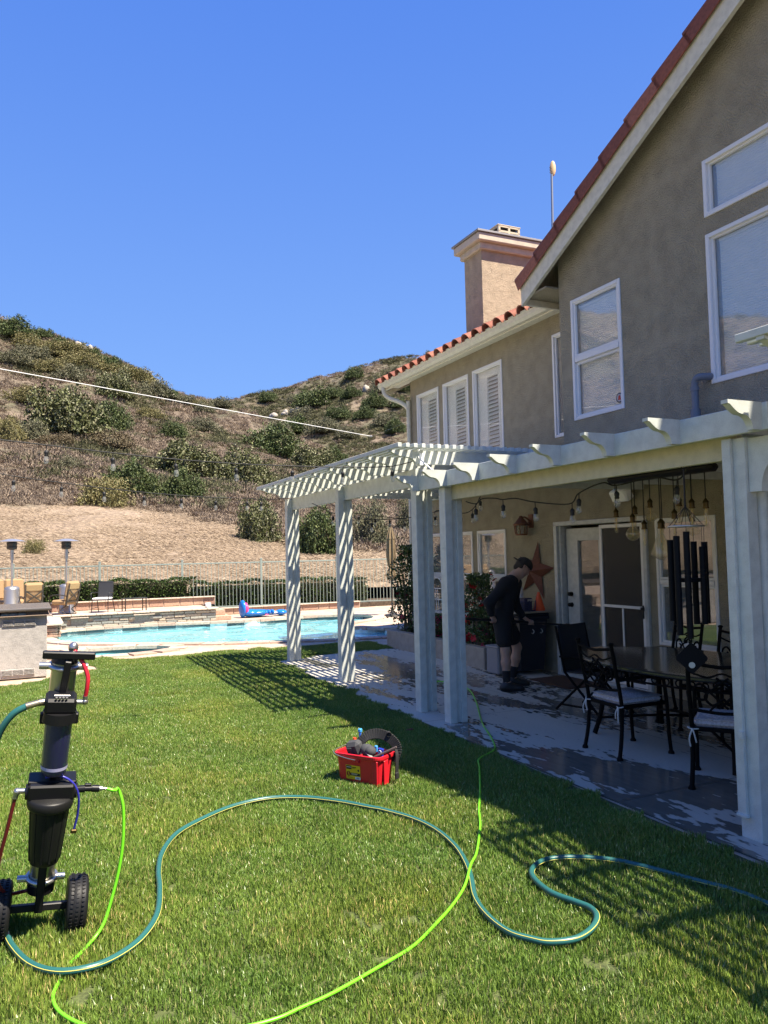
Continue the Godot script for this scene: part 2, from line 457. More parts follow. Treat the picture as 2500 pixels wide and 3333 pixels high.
func build_bushes() -> void:
	var mesh := {}
	mesh["p"] = crown_mesh(3, 1500, 9, 0.058, Color(0.045, 0.058, 0.018), Color(0.11, 0.12, 0.035), Color(0.25, 0.24, 0.14), 0.3)
	mesh["g"] = crown_mesh(7, 1500, 9, 0.058, Color(0.028, 0.048, 0.012), Color(0.075, 0.105, 0.025), Color(0.14, 0.16, 0.05), 0.2)
	mesh["s"] = crown_mesh(11, 1000, 9, 0.055, Color(0.075, 0.08, 0.04), Color(0.14, 0.14, 0.075), Color(0.2, 0.18, 0.11), 0.3)
	mesh["y"] = crown_mesh(13, 1000, 9, 0.055, Color(0.10, 0.10, 0.03), Color(0.19, 0.17, 0.06), Color(0.27, 0.22, 0.1), 0.3)
	mesh["b"] = crown_mesh(17, 1000, 9, 0.05, Color(0.10, 0.08, 0.045), Color(0.17, 0.13, 0.07), Color(0.2, 0.16, 0.09), 0.3)
	mesh["d"] = crown_mesh(19, 120, 5, 0.05, Color(0.14, 0.12, 0.09), Color(0.24, 0.21, 0.15), Color(0.3, 0.26, 0.2), 0.3)
	var m := mat("shrub_leaves", Color.WHITE, 0.65)
	m.vertex_color_use_as_albedo = true
	m.backlight_enabled = true
	m.backlight = Color(0.12, 0.13, 0.05)
	var bark := mat("shrub_wood", lin(0.12, 0.09, 0.065), 0.9)
	var stem := MB.new()
	rng.seed = 4
	for k in 9:
		var t := rf(0, TAU); var o := Vector3(cos(t), 0, sin(t))
		stem.tube([o * 0.04, o * 0.18 + Vector3(0, 0.28, 0), o * rf(0.3, 0.55) + Vector3(0, rf(0.55, 0.8), 0)], 0.03, 5, PackedFloat32Array([0.035, 0.025, 0.01]))
	var stem_mesh := stem.mesh()
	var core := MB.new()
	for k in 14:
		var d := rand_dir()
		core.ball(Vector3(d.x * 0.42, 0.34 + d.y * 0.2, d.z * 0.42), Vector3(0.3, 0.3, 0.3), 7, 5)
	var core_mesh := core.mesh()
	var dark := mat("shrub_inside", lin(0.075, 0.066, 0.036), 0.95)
	var kinds := {"p": "olive shrub with pale flower tips", "g": "dark green rounded shrub", "s": "grey-green scrub bush", "y": "yellow-green bush", "b": "brown dry bush", "d": "bare grey bush"}
	# those without a label of their own are told apart by their order from the left
	var rows := {}
	for k in BUSHES.size():
		if BUSH_LABELS.has(k): continue
		var q: Array = BUSHES[k]
		var far: bool = Vector2(q[0], q[1]).length() > 150.0
		var key: String = q[4] + ("f" if far else "n")
		if not rows.has(key): rows[key] = []
		rows[key].append(k)
	var names := {}
	for key in rows:
		rows[key].sort_custom(func(m1, m2): return BUSHES[m1][0] / -BUSHES[m1][1] < BUSHES[m2][0] / -BUSHES[m2][1])
		for k in rows[key].size():
			names[rows[key][k]] = "%s %s, %s from the left" % [kinds[key[0]], "on the far hill" if key[1] == "f" else "on the left hill below its skyline", ORDER[k]]
	rng.seed = 31
	var i := 0
	for q in BUSHES:
		var y := land(q[0], q[1])
		var far: bool = Vector2(q[0], q[1]).length() > 150.0
		var lab: String = BUSH_LABELS[i] if BUSH_LABELS.has(i) else names[i]
		var t := thing("hill_shrub", lab, "shrub", Vector3(q[0], y - 0.1, q[1]), rf(0, TAU), "shrubs on the far hill" if far else "shrubs on the near hillside")
		var cr := put(mesh[q[4]], "crown", m, t)
		cr.scale = Vector3(q[2] * 1.25, q[3] * 1.12, q[2] * 1.25)
		if q[4] != "d":
			var co := put(core_mesh, "inner_twigs", dark, t)
			co.scale = Vector3(q[2] * 0.8, q[3] * 0.72, q[2] * 0.8)
		var st := put(stem_mesh, "trunk", bark, t)
		st.scale = Vector3(q[2], q[3] * 0.95, q[2])
		i += 1

func build_scrub() -> void:
	rng.seed = 77
	var m := mat("scrub_twigs", Color.WHITE, 0.85)
	m.vertex_color_use_as_albedo = true
	m.backlight_enabled = true
	m.backlight = Color(0.15, 0.13, 0.08)
	# small brush that nobody could count: feathery clumps
	var b := MB.new()
	for k in 130:
		var d := rand_dir(); d.y = absf(d.y) + 0.25
		d = d.normalized()
		b.tint(Color(1, 1, 1) * rf(0.6, 1.25))
		quick_leaf(b, Vector3(rf(-0.25, 0.25), 0, rf(-0.25, 0.25)) + d * rf(0.05, 0.4), (d + rand_dir() * 0.5).normalized(), rf(0.18, 0.4), rf(0.03, 0.07))
	var clump := b.mesh()
	var nz := FastNoiseLite.new(); nz.seed = 3; nz.frequency = 0.045; nz.fractal_octaves = 3
	var xf := []; var cs := []
	var grass_xf := []; var grass_cs := []
	for k in 85000:
		var deg := rf(-30.0, 33.0) if k % 5 else rf(-90, -10)
		var a := hill_foot(deg)
		var r := a + 1.0 + pow(rng.randf(), 1.5) * (265.0 if deg > 9.0 else 128.0)
		var x := r * sin(deg_to_rad(deg)); var z := -r * cos(deg_to_rad(deg))
		var mown := r - a < lerp_table(MOWN, deg) + nz.get_noise_2d(x * 3, z * 3) * 3.0
		if mown: continue
		var q := nz.get_noise_2d(x, z)
		var s := rf(0.45, 1.0) * (1.0 + (r - 40.0) * 0.006) * (1.15 if q > 0 else 0.8)
		xf.append(Transform3D(Basis(Vector3.UP, rf(0, TAU)).scaled(Vector3(s, s * rf(0.5, 0.95), s)), Vector3(x, land(x, z) - 0.06, z)))
		var c := Color(0.25, 0.19, 0.14).lerp(Color(0.34, 0.265, 0.19), rng.randf())
		var green := clampf(q * 2.2 + 0.12 + (r - 70.0) * 0.0035, 0.0, 0.9)
		if rng.randf() < green: c = Color(0.11, 0.115, 0.05).lerp(Color(0.18, 0.17, 0.085), rng.randf())
		cs.append(c)
	multi("hillside_scrub", clump, m, xf, cs, "dry grey-brown and olive scrub covering the hillside", "scrub")
	# straw left lying on the mown slope
	var sb := MB.new()
	for k in 46:
		var o := Vector3(rf(-0.35, 0.35), rf(0.0, 0.05), rf(-0.2, 0.2))
		var d := Vector3(rf(-1, 1), rf(0.0, 0.2), rf(-0.3, 0.3)).normalized()
		sb.tint(Color(1, 1, 1) * rf(0.55, 1.2))
		quick_leaf(sb, o, d, rf(0.08, 0.24), rf(0.008, 0.02))
	var xs := []; var cc := []
	for k in 9000:
		var deg := rf(-12.0, 32.0)
		var a := hill_foot(deg)
		var r := a + 0.3 + rng.randf() * (lerp_table(MOWN, deg) + 2.0)
		var x := r * sin(deg_to_rad(deg)); var z := -r * cos(deg_to_rad(deg))
		var s := rf(0.6, 1.3)
		xs.append(Transform3D(Basis(Vector3.UP, rf(-0.5, 0.5) + (PI if k % 2 else 0.0)).scaled(Vector3(s, s, s)), Vector3(x, land(x, z) - 0.02, z)))
		cc.append(Color(0.48, 0.37, 0.26).lerp(Color(0.28, 0.21, 0.14), rng.randf()))
	multi("straw", sb.mesh(), m, xs, cc, "cut straw lying on the mown slope behind the fence", "straw")
	# pale rocks on the far hill
	var rock := mat("pale_rock", lin(0.5, 0.45, 0.38), 0.9, 0.0, texs["earth"], 3.0)
	var spots := [[64.0, -236.0], [70.0, -232.0], [73.0, -228.0], [76.0, -226.0], [79.0, -224.0], [82.5, -222.5], [84.0, -224.0], [95.0, -216.0], [97.5, -213.0], [7.0, -128.2], [7.6, -127.5], [8.4, -127.0]]
	var k2 := 0
	for s in spots:
		var rb := MB.new()
		for j in 3: rb.ball(Vector3(rf(-0.8, 0.8), rf(0.1, 0.6), rf(-0.5, 0.5)), Vector3(rf(0.5, 1.2), rf(0.5, 1.1), rf(0.5, 0.9)), 6, 4)
		var near: bool = s[1] > -150.0
		var o := thing("boulder", ("pale rock outcrop on the left skyline, %s from the left" if near else "pale rock outcrop on the far hill, %s from the left") % ORDER[k2 - 9 if near else k2], "rock", Vector3(s[0], land(s[0], s[1]), s[1]), rf(0, TAU), "pale rocks on the skyline" if near else "pale rocks on the far hill")
		var mi := part(rb, "stone", rock, o)
		mi.scale = Vector3.ONE * (0.7 if near else 1.5)
		k2 += 1

# ---------------------------------------------------------------- garden ground, pool
const POOL := [[0.61, -17.9], [1.0, -17.2], [1.6, -16.75], [2.3, -16.25], [3.08, -15.72], [3.65, -15.4], [4.25, -15.17], [5.0, -14.92], [5.72, -14.68], [6.8, -14.5], [7.6, -14.5], [8.3, -14.9], [8.3, -15.5], [7.5, -15.95], [7.0, -16.5], [6.75, -17.1], [6.95, -17.7], [7.48, -18.1], [8.2, -18.55], [8.6, -19.2], [8.55, -19.8], [8.2, -20.2], [7.4, -20.5], [6.4, -20.4], [5.5, -20.2], [4.5, -20.4], [3.5, -20.65], [2.5, -20.75], [1.5, -20.72], [0.74, -20.55], [0.5, -19.9], [0.45, -19.0]]
const LAWN := [[-16.0, -11.6], [-0.9, -11.75], [-0.35, -11.9], [0.26, -12.36], [0.74, -12.6], [1.0, -13.0], [0.98, -13.45], [0.6, -14.2], [0.42, -14.7], [0.9, -14.62], [1.25, -14.2], [1.6, -13.92], [2.05, -13.93], [3.0, -13.98], [3.9, -14.0], [5.2, -13.93], [6.05, -13.8], [6.05, -12.75], [4.9, -12.64], [3.78, -12.3], [3.72, -12.0], [3.72, -9.3], [3.68, -7.2], [3.64, -4.8], [3.62, -3.0], [3.62, 3.0], [-16.0, 3.0]]

func poly2(a: Array) -> PackedVector2Array:
	var p := PackedVector2Array()
	for q in a: p.append(Vector2(q[0], q[1]))
	return p

func spa_poly(k := 1.0) -> PackedVector2Array:
	var p := PackedVector2Array()
	for i in 28: p.append(Vector2(1.42 + 1.12 * k * cos(TAU * i / 28), -15.33 - 0.62 * k * sin(TAU * i / 28)))
	return p

func sheet(b: MB, poly: PackedVector2Array, y: float) -> void:
	var ix := Geometry2D.triangulate_polygon(poly)
	for i in range(0, ix.size(), 3):
		var a := poly[ix[i]]; var q := poly[ix[i + 1]]; var d := poly[ix[i + 2]]
		if (q - a).cross(d - a) > 0: var s := q; q = d; d = s
		b.tri(Vector3(a.x, y, a.y), Vector3(q.x, y, q.y), Vector3(d.x, y, d.y))

func build_ground() -> void:
	grey_tex("tone", 512, [[43, 0.02, 3, 1.0], [44, 0.15, 3, 0.8]], 0.72, 1.2)
	grey_tex("grit", 512, [[41, 0.05, 3, 1.0], [42, 0.2, 2, 0.7]], 0.0, 1.0)
	var b := MB.new()
	b.quad(Vector3(-700, -1.9, 700), Vector3(700, -1.9, 700), Vector3(700, -1.9, -700), Vector3(-700, -1.9, -700))
	setting(b, "ground", mat("far_earth", lin(0.22, 0.17, 0.12), 0.95, 0.0, texs["earth"], 6.0), "dry earth reaching to the horizon")
	# paved deck with the pool and the spa cut out of it
	var deck := CSGCombiner3D.new()
	deck.name = "pool_deck"
	var dm := mat("flagstone", Color.WHITE, 0.75, 0.0, deck_texture(), 3.4, grey_tex("grit", 512, [[41, 0.05, 3, 1.0], [42, 0.2, 2, 0.7]], 0.0, 1.0), 0.3)
	var slab := CSGBox3D.new()
	slab.size = Vector3(32, 1.8, 34); slab.position = Vector3(0, -0.9, -11.5)
	slab.material = dm
	deck.add_child(slab)
	for pl in [poly2(POOL), spa_poly()]:
		var hole := CSGPolygon3D.new()
		hole.polygon = pl
		hole.depth = 1.5
		hole.rotation_degrees = Vector3(90, 0, 0)   # polygon y becomes world z, depth runs down
		hole.position = Vector3(0, -1.3, 0)
		hole.operation = CSGShape3D.OPERATION_SUBTRACTION
		hole.material = mat("pool_plaster", lin(0.62, 0.80, 0.80), 0.7, 0.0, texs["tone"], 2.0)
		deck.add_child(hole)
	add_child(deck)
	deck.set_meta("kind", "structure")
	deck.set_meta("label", "tan flagstone deck round the pool")
	# lawn soil
	var l := MB.new()
	sheet(l, poly2(LAWN), 0.006)
	setting(l, "lawn_soil", mat("turf_soil", lin(0.1, 0.125, 0.035), 0.95, 0.0, texs["earth"], 1.3), "turf under the mown lawn")

func deck_texture() -> ImageTexture:
	var n := 512
	var a := noise_img(n, 51, 0.012, 3); var b := noise_img(n, 52, 0.05, 3); var c := noise_img(n, 53, 0.02, 1, "cell")
	var d := PackedByteArray(); d.resize(n * n * 3)
	for i in n * n:
		var t := clampf((a[i] - 90.0) / 90.0, 0, 1)
		var col := Color(0.44, 0.325, 0.235).lerp(Color(0.47, 0.375, 0.29), t).lerp(Color(0.4, 0.285, 0.215), clampf((c[i] - 128.0) / 200.0, 0, 0.6))
		col *= 0.78 + 0.4 * b[i] / 255.0
		col = col.linear_to_srgb()
		d[i * 3] = int(clampf(col.r, 0, 1) * 255); d[i * 3 + 1] = int(clampf(col.g, 0, 1) * 255); d[i * 3 + 2] = int(clampf(col.b, 0, 1) * 255)
	return ImageTexture.create_from_image(Image.create_from_data(n, n, false, Image.FORMAT_RGB8, d))

func build_pool() -> void:
	rng.seed = 12
	var wave := FastNoiseLite.new(); wave.seed = 8; wave.frequency = 0.55; wave.fractal_octaves = 3
	var wm := glass("pool_water", Color(0.5, 0.83, 0.87), 0.5, 0.03)
	for which in 2:
		var poly := poly2(POOL) if which == 0 else spa_poly()
		var b := MB.new()
		var step := 0.11
		var box := Rect2(poly[0], Vector2.ZERO)
		for q in poly: box = box.expand(q)
		var ny := int(box.size.y / step); var nx := int(box.size.x / step)
		for j in ny + 1:
			for i in nx + 1:
				var o := box.position + Vector2(i, j) * step
				if not Geometry2D.is_point_in_polygon(o + Vector2(step, step) * 0.5, poly): continue
				var q := []; var m := []
				for k in [[0, 0], [0, 1], [1, 1], [1, 0]]:
					var w: Vector2 = o + Vector2(k[0], k[1]) * step
					q.append(Vector3(w.x, -0.1 + wave.get_noise_2d(w.x, w.y * 1.6) * 0.06, w.y))
					var e := 0.03
					var hx := (wave.get_noise_2d(w.x + e, w.y * 1.6) - wave.get_noise_2d(w.x - e, w.y * 1.6)) * 0.06 / (2 * e)
					var hz := (wave.get_noise_2d(w.x, (w.y + e) * 1.6) - wave.get_noise_2d(w.x, (w.y - e) * 1.6)) * 0.06 / (2 * e)
					m.append(Vector3(-hx, 1, -hz).normalized())
				b.qn(q[0], m[0], q[1], m[1], q[2], m[2], q[3], m[3])
		setting(b, "pool_water" if which == 0 else "spa_water", wm, "clear turquoise rippled water in the swimming pool" if which == 0 else "pale bubbling water in the small spa")
	# waterline tiles and coping stones
	var tilem := mat("pool_tile", lin(0.07, 0.11, 0.12), 0.25)
	var copm := [mat("coping_a", lin(0.46, 0.36, 0.28), 0.75, 0.0, texs["tone"], 0.8), mat("coping_b", lin(0.42, 0.3, 0.23), 0.75, 0.0, texs["tone"], 0.8), mat("coping_c", lin(0.5, 0.42, 0.33), 0.75, 0.0, texs["tone"], 0.8)]
	for which in 2:
		var poly := poly2(POOL) if which == 0 else spa_poly()
		var t := thing("pool_edge" if which == 0 else "spa_edge", "stone coping round the swimming pool" if which == 0 else "stone coping round the small spa", "pool coping")
		var n := poly.size()
		# resample
		var pts := []
		var run := 0.0
		for i in n:
			var a := poly[i]; var c := poly[(i + 1) % n]
			var l := a.distance_to(c)
			var s := run
			while s < l:
				pts.append(a.lerp(c, s / l)); s += 0.44
			run = s - l
		if Geometry2D.is_polygon_clockwise(PackedVector2Array(pts)): pts.reverse()
		var tb := MB.new()
		for i in pts.size():
			var a: Vector2 = pts[i]; var c: Vector2 = pts[(i + 1) % pts.size()]
			var dir := (c - a).normalized(); var out := Vector2(dir.y, -dir.x)
			var g := 0.006
			var a0: Vector2 = a - out * 0.03 + dir * g; var c0: Vector2 = c - out * 0.03 - dir * g
			var a1: Vector2 = a + out * 0.3 + dir * g; var c1: Vector2 = c + out * 0.3 - dir * g
			var y1 := 0.03 + rf(-0.004, 0.004)
			var cb := MB.new()
			cb.prism(PackedVector2Array([Vector2(a0.x, -a0.y), Vector2(c0.x, -c0.y), Vector2(c1.x, -c1.y), Vector2(a1.x, -a1.y)]), -0.03, y1)
			var mi := part(cb, "coping_stone", copm[rng.randi() % 3], t)
			mi.rotation_degrees.x = -90
			tb._eq(Vector3(a.x, -0.2, a.y), Vector3(c.x, -0.2, c.y), Vector3(c.x, -0.02, c.y), Vector3(a.x, -0.02, a.y), Vector3(-out.x, 0, -out.y))
		for i in tb.v.size(): pass
		part(tb, "waterline_tiles", tilem, t)

func build_grass() -> void:
	rng.seed = 99
	var m := mat("grass_blades", Color.WHITE, 0.38)
	m.vertex_color_use_as_albedo = true
	m.backlight_enabled = true
	m.backlight = Color(0.34, 0.42, 0.1)
	var lawn := poly2(LAWN)
	var tiles := []
	for k in 4:
		var b := MB.new()
		for i in 1800:
			var at := Vector3(rf(-0.15, 0.15), 0, rf(-0.15, 0.15))
			var h := rf(0.018, 0.044)
			var lean := Vector3(rf(-1, 1), 0, rf(-1, 1)) * rf(0.1, 0.7)
			var w := rf(0.0013, 0.0028)
			var side := Vector3(rf(-1, 1), 0, rf(-1, 1)).normalized() * w
			var q := rng.randf()
			var c := Color(0.105, 0.185, 0.028).lerp(Color(0.205, 0.3, 0.06), rng.randf())
			if q < 0.075: c = Color(0.5, 0.44, 0.2).lerp(Color(0.36, 0.34, 0.12), rng.randf())
			elif q < 0.15: c = Color(0.075, 0.125, 0.02)
			b.tint(c)
			var mid := at + Vector3(0, h * 0.6, 0) + lean * h * 0.35
			var tip := at + Vector3(0, h, 0) + lean * h
			b.quad(at - side, at + side, mid + side * 0.8, mid - side * 0.8)
			b.tri(mid - side * 0.8, mid + side * 0.8, tip)
		tiles.append(b.mesh())
	var nz := FastNoiseLite.new(); nz.seed = 2; nz.frequency = 0.7; nz.fractal_octaves = 3
	var xfs := [[], [], [], []]; var css := [[], [], [], []]
	var x := -8.0
	while x < 6.1:
		var z := -14.75
		while z < -0.3:
			var o := Vector2(x + rf(-0.06, 0.06), z + rf(-0.06, 0.06))
			z += 0.245
			if x < -3.0 and o.y > -6.5: continue
			if not Geometry2D.is_point_in_polygon(o, lawn): continue
			var edge := 1.0
			for d in [Vector2(0.15, 0), Vector2(-0.15, 0), Vector2(0, 0.15), Vector2(0, -0.15)]:
				if not Geometry2D.is_point_in_polygon(o + d, lawn): edge = 0.0
			if edge == 0.0: o = o.move_toward(Vector2(1.5, o.y), 0.08)
			var k := rng.randi() % 4
			var q := nz.get_noise_2d(o.x, o.y)
			var s := rf(0.85, 1.2) * (1.0 + q * 0.35)
			xfs[k].append(Transform3D(Basis(Vector3.UP, rf(0, TAU)).scaled(Vector3(1, s, 1)), Vector3(o.x, 0.004, o.y)))
			var c := Color(1, 1, 1).lerp(Color(1.35, 1.15, 1.1), clampf(q * 1.6, 0, 1)).lerp(Color(0.72, 0.85, 0.8), clampf(-q * 1.6, 0, 1))
			css[k].append(c * rf(0.88, 1.1))
		x += 0.245
	var root := thing("lawn_grass", "mown green lawn grass with straw-coloured flecks", "grass")
	root.set_meta("kind", "stuff")
	for k in 4:
		var mmi := multi("blades", tiles[k], m, xfs[k], css[k], "", "", root)
		mmi.set_meta("kind", "stuff")

# ---------------------------------------------------------------- the house
const WALL := 6.72      # ground floor and rear upper wall
const BAY := 5.35       # gabled upper storey, nearer the garden
const RAKE := 5.15      # its overhanging roof edge

func wall_x(b: MB, X: float, z0: float, z1: float, y0: float, top: Callable, holes: Array, t: float, cuts := []) -> void:
	# a wall facing -x with openings [z0, z1, y0, y1]
	var zs := [z0, z1]
	for h in holes: zs.append_array([h[0], h[1]])
	zs.append_array(cuts)
	zs.sort()
	for i in zs.size() - 1:
		var za: float = zs[i]; var zb: float = zs[i + 1]
		if zb - za < 0.0005 or za < z0 - 0.001 or zb > z1 + 0.001: continue
		var spans := []
		for h in holes:
			if h[0] <= za + 0.001 and h[1] >= zb - 0.001: spans.append([h[2], h[3]])
		spans.sort_custom(func(p, q): return p[0] < q[0])
		var lo := y0
		spans.append([INF, INF])
		for s in spans:
			var ta: float = top.call(za); var tb: float = top.call(zb)
			var ha := minf(s[0], ta); var hb := minf(s[0], tb)
			if ha > lo:
				b._eq(Vector3(X, lo, za), Vector3(X, lo, zb), Vector3(X, hb, zb), Vector3(X, ha, za), Vector3.LEFT)
				b._eq(Vector3(X + t, lo, za), Vector3(X + t, lo, zb), Vector3(X + t, hb, zb), Vector3(X + t, ha, za), Vector3.RIGHT)
			lo = s[1]
	for h in holes:
		b._eq(Vector3(X, h[2], h[0]), Vector3(X + t, h[2], h[0]), Vector3(X + t, h[2], h[1]), Vector3(X, h[2], h[1]), Vector3.UP)
		b._eq(Vector3(X, h[3], h[0]), Vector3(X + t, h[3], h[0]), Vector3(X + t, h[3], h[1]), Vector3(X, h[3], h[1]), Vector3.DOWN)
		b._eq(Vector3(X, h[2], h[0]), Vector3(X + t, h[2], h[0]), Vector3(X + t, h[3], h[0]), Vector3(X, h[3], h[0]), Vector3.BACK)
		b._eq(Vector3(X, h[2], h[1]), Vector3(X + t, h[2], h[1]), Vector3(X + t, h[3], h[1]), Vector3(X, h[3], h[1]), Vector3.FORWARD)

func ring(b: MB, X: float, d: float, z0: float, z1: float, y0: float, y1: float, w: float, bev := 0.004) -> void:
	# a rectangular frame in a plane of constant x, from X to X + d
	var cx := X + d / 2
	b.box(Vector3(cx, (y0 + y1) / 2, z0 + w / 2), Vector3(d, y1 - y0, w), bev)
	b.box(Vector3(cx, (y0 + y1) / 2, z1 - w / 2), Vector3(d, y1 - y0, w), bev)
	b.box(Vector3(cx, y0 + w / 2, (z0 + z1) / 2), Vector3(d * 0.97, w, z1 - z0 - 2 * w + 0.004), bev)
	b.box(Vector3(cx, y1 - w / 2, (z0 + z1) / 2), Vector3(d * 0.97, w, z1 - z0 - 2 * w + 0.004), bev)

func window(house: Node, X: float, z0: float, z1: float, y0: float, y1: float, split := 0.0, label := "") -> MeshInstance3D:
	var vin := mat("white_vinyl", lin(0.72, 0.71, 0.68), 0.35)
	var b := MB.new()
	ring(b, X - 0.014, 0.06, z0, z1, y0, y1, 0.038)
	if split > 0.0: b.box(Vector3(X + 0.02, split, (z0 + z1) / 2), Vector3(0.07, 0.055, z1 - z0 - 0.09), 0.004)
	var w := part(b, "window", vin, house)
	if label: w.set_meta("label", label)
	var gm := glass("window_glass", Color(0.93, 0.96, 0.95), 0.05)
	var gaps := [[y0, y1]] if split <= 0.0 else [[y0, split], [split, y1]]
	var k := 0
	for g in gaps:
		var s := MB.new()
		var e := 0.036
		var dx := 0.022 if k == 0 else 0.01
		ring(s, X + dx - 0.012, 0.03, z0 + e, z1 - e, g[0] + e * 0.8, g[1] - e * 0.8, 0.028, 0.003)
		part(s, "sash", vin, w)
		var p := MB.new()
		p.box(Vector3(X + dx + 0.01, (g[0] + g[1]) / 2, (z0 + z1) / 2), Vector3(0.006, g[1] - g[0] - e, z1 - z0 - 2 * e))
		p.box(Vector3(X + dx + 0.024, (g[0] + g[1]) / 2, (z0 + z1) / 2), Vector3(0.004, g[1] - g[0] - e, z1 - z0 - 2 * e))
		part(p, "pane", gm, w)
		k += 1
	return w

func shade(w: Node, X: float, z0: float, z1: float, y0: float, y1: float) -> void:
	# a pleated blind hanging behind the glass
	var b := MB.new()
	var y := y0
	var i := 0
	while y < y1 - 0.001:
		var yb := minf(y + 0.011, y1)
		var xa := X + (0.0 if i % 2 == 0 else 0.011); var xb := X + (0.011 if i % 2 == 0 else 0.0)
		b._eq(Vector3(xa, y, z0), Vector3(xa, y, z1), Vector3(xb, yb, z1), Vector3(xb, yb, z0), Vector3.LEFT)
		y = yb
		i += 1
	b.box(Vector3(X + 0.02, y1 + 0.015, (z0 + z1) / 2), Vector3(0.05, 0.03, z1 - z0), 0.003)
	part(b, "pleated_blind", mat("blind_cloth", lin(0.6, 0.61, 0.58), 0.85), w)

func build_house() -> void:
	var st_h := grey_tex("stucco_height", 1024, [[61, 0.03, 2, 1.0, "ping"], [62, 0.085, 3, 0.6], [63, 0.012, 2, 0.6]], 0.0, 1.0)
	var st_c := grey_tex("stucco_tone", 1024, [[64, 0.006, 4, 1.2], [65, 0.12, 3, 1.0], [61, 0.03, 2, 0.8, "ping"]], 0.80, 1.12)
	var stucco := mat("stucco", lin(0.37, 0.322, 0.218), 0.92, 0.0, st_c, 1.5, st_h, 2.6)
	var trim := mat("cream_trim", lin(0.68, 0.64, 0.5), 0.6, 0.0, grey_tex("paint", 512, [[71, 0.02, 3, 1.0], [72, 0.2, 2, 0.5]], 0.88, 1.06), 1.0)
	var white := mat("white_vinyl", lin(0.72, 0.71, 0.68), 0.35)
	var h := thing("house", "two-storey stucco house with red tile roofs beside the lawn", "house", Vector3.ZERO)
	# ground floor wall and upper rear wall
	var lw := [[-12.42, -11.16, 0.62, 2.06], [-11.86, -10.99, 0.62, 2.06], [-10.84, -10.01, 0.62, 2.07]]
	var lower_windows := [[-11.86, -10.99], [-10.84, -10.01], [-12.9, -12.02]]
	var holes := [[-8.72, -7.06, 0.02, 2.06], [-6.88, -6.0, 0.6, 2.075], [-4.9, -3.4, 0.6, 2.075], [-12.87, -12.02, 3.05, 4.72], [-11.86, -10.99, 3.05, 4.72], [-10.85, -9.975, 3.05, 4.73], [-8.7, -7.9, 3.297, 4.76]]
	for q in lower_windows: holes.append([q[0], q[1], 0.62, 2.067])
	var b := MB.new()
	wall_x(b, WALL, -13.14, 6.0, -0.05, func(_z): return 5.2, holes, 0.2)
	part(b, "wall", stucco, h)
	# end and back walls, so that the rooms behind the glass are closed and dark
	var eb := MB.new()
	eb.box(Vector3(9.8, 2.6, -13.04), Vector3(5.96, 5.3, 0.2))
	eb.box(Vector3(12.9, 3.6, -3.6), Vector3(0.24, 7.4, 19.3))
	eb.box(Vector3(9.8, 2.6, 6.1), Vector3(6.4, 5.3, 0.2))
	part(eb, "outer_wall", stucco, h)
	var fl := MB.new()
	fl.box(Vector3(9.85, 0.0, -3.5), Vector3(5.85, 0.06, 18.8))
	fl.box(Vector3(9.85, 2.72, -3.5), Vector3(5.85, 0.12, 18.8))
	fl.box(Vector3(9.85, 5.2, -3.5), Vector3(5.85, 0.1, 18.8))
	part(fl, "floor_slab", mat("room_plaster", lin(0.3, 0.27, 0.23), 0.8), h)
	# gabled bay
	var top_of := func(z): return 4.77 + 0.5 * (z + 7.248) if z < -2.46 else 4.77 + 0.5 * (-2.46 + 7.248) - 0.5 * (z + 2.46)
	var bay_holes := [[-6.58, -5.815, 3.118, 4.43], [-4.745, -2.9, 3.134, 4.442], [-4.745, -2.9, 4.594, 5.10]]
	var g := MB.new()
	wall_x(g, BAY, -6.78, 2.1, 2.62, top_of, bay_holes, 0.2, [-2.46])
	g._eq(Vector3(BAY, 2.62, -6.78), Vector3(WALL + 0.1, 2.62, -6.78), Vector3(WALL + 0.1, 4.93, -6.78), Vector3(BAY, 4.93, -6.78), Vector3.FORWARD)
	g._eq(Vector3(BAY, 2.62, 2.1), Vector3(WALL + 0.1, 2.62, 2.1), Vector3(WALL + 0.1, 4.93, 2.1), Vector3(BAY, 4.93, 2.1), Vector3.BACK)
	g._eq(Vector3(BAY, 2.62, -6.78), Vector3(WALL, 2.62, -6.78), Vector3(WALL, 2.62, 2.1), Vector3(BAY, 2.62, 2.1), Vector3.DOWN)
	part(g, "gable_wall", stucco, h)
	# ---- windows
	var w := window(h, BAY, -6.58, -5.815, 3.118, 4.43, 3.77, "upstairs window with white frame and a round red and black sticker")
	shade(w, BAY + 0.062, -6.52, -5.87, 3.17, 4.33)
	var dot := MB.new()
	var sc := Vector3(BAY + 0.0, 3.245, -5.915)
	dot.cyl(sc + Vector3(0.028, 0, 0), sc + Vector3(0.026, 0, 0), 0.05, 0.05, 24)
	part(dot, "sticker", mat("sticker_black", lin(0.02, 0.02, 0.025), 0.4), w)
	var dot2 := MB.new()
	dot2.cyl(sc + Vector3(0.026, 0, 0), sc + Vector3(0.0245, 0, 0), 0.039, 0.039, 24)
	part(dot2, "sticker_ring", mat("sticker_grey", lin(0.4, 0.4, 0.4), 0.4), w)
	var bell := MB.new()
	bell.T = Transform3D(Basis(Vector3.UP, -PI / 2), sc + Vector3(0.0235, 0, 0))
	bell.prism(PackedVector2Array([Vector2(-0.024, -0.022), Vector2(0.024, -0.022), Vector2(0.016, -0.01), Vector2(0.014, 0.012), Vector2(0.006, 0.024), Vector2(-0.006, 0.024), Vector2(-0.014, 0.012), Vector2(-0.016, -0.01)]), -0.001, 0.001)
	part(bell, "sticker_bell", mat("sticker_red", lin(0.5, 0.03, 0.02), 0.4), w)
	w = window(h, BAY, -4.745, -2.9, 3.134, 4.442, 0.0, "large upstairs window under the small one")
	shade(w, BAY + 0.062, -4.66, -2.95, 3.18, 4.36)
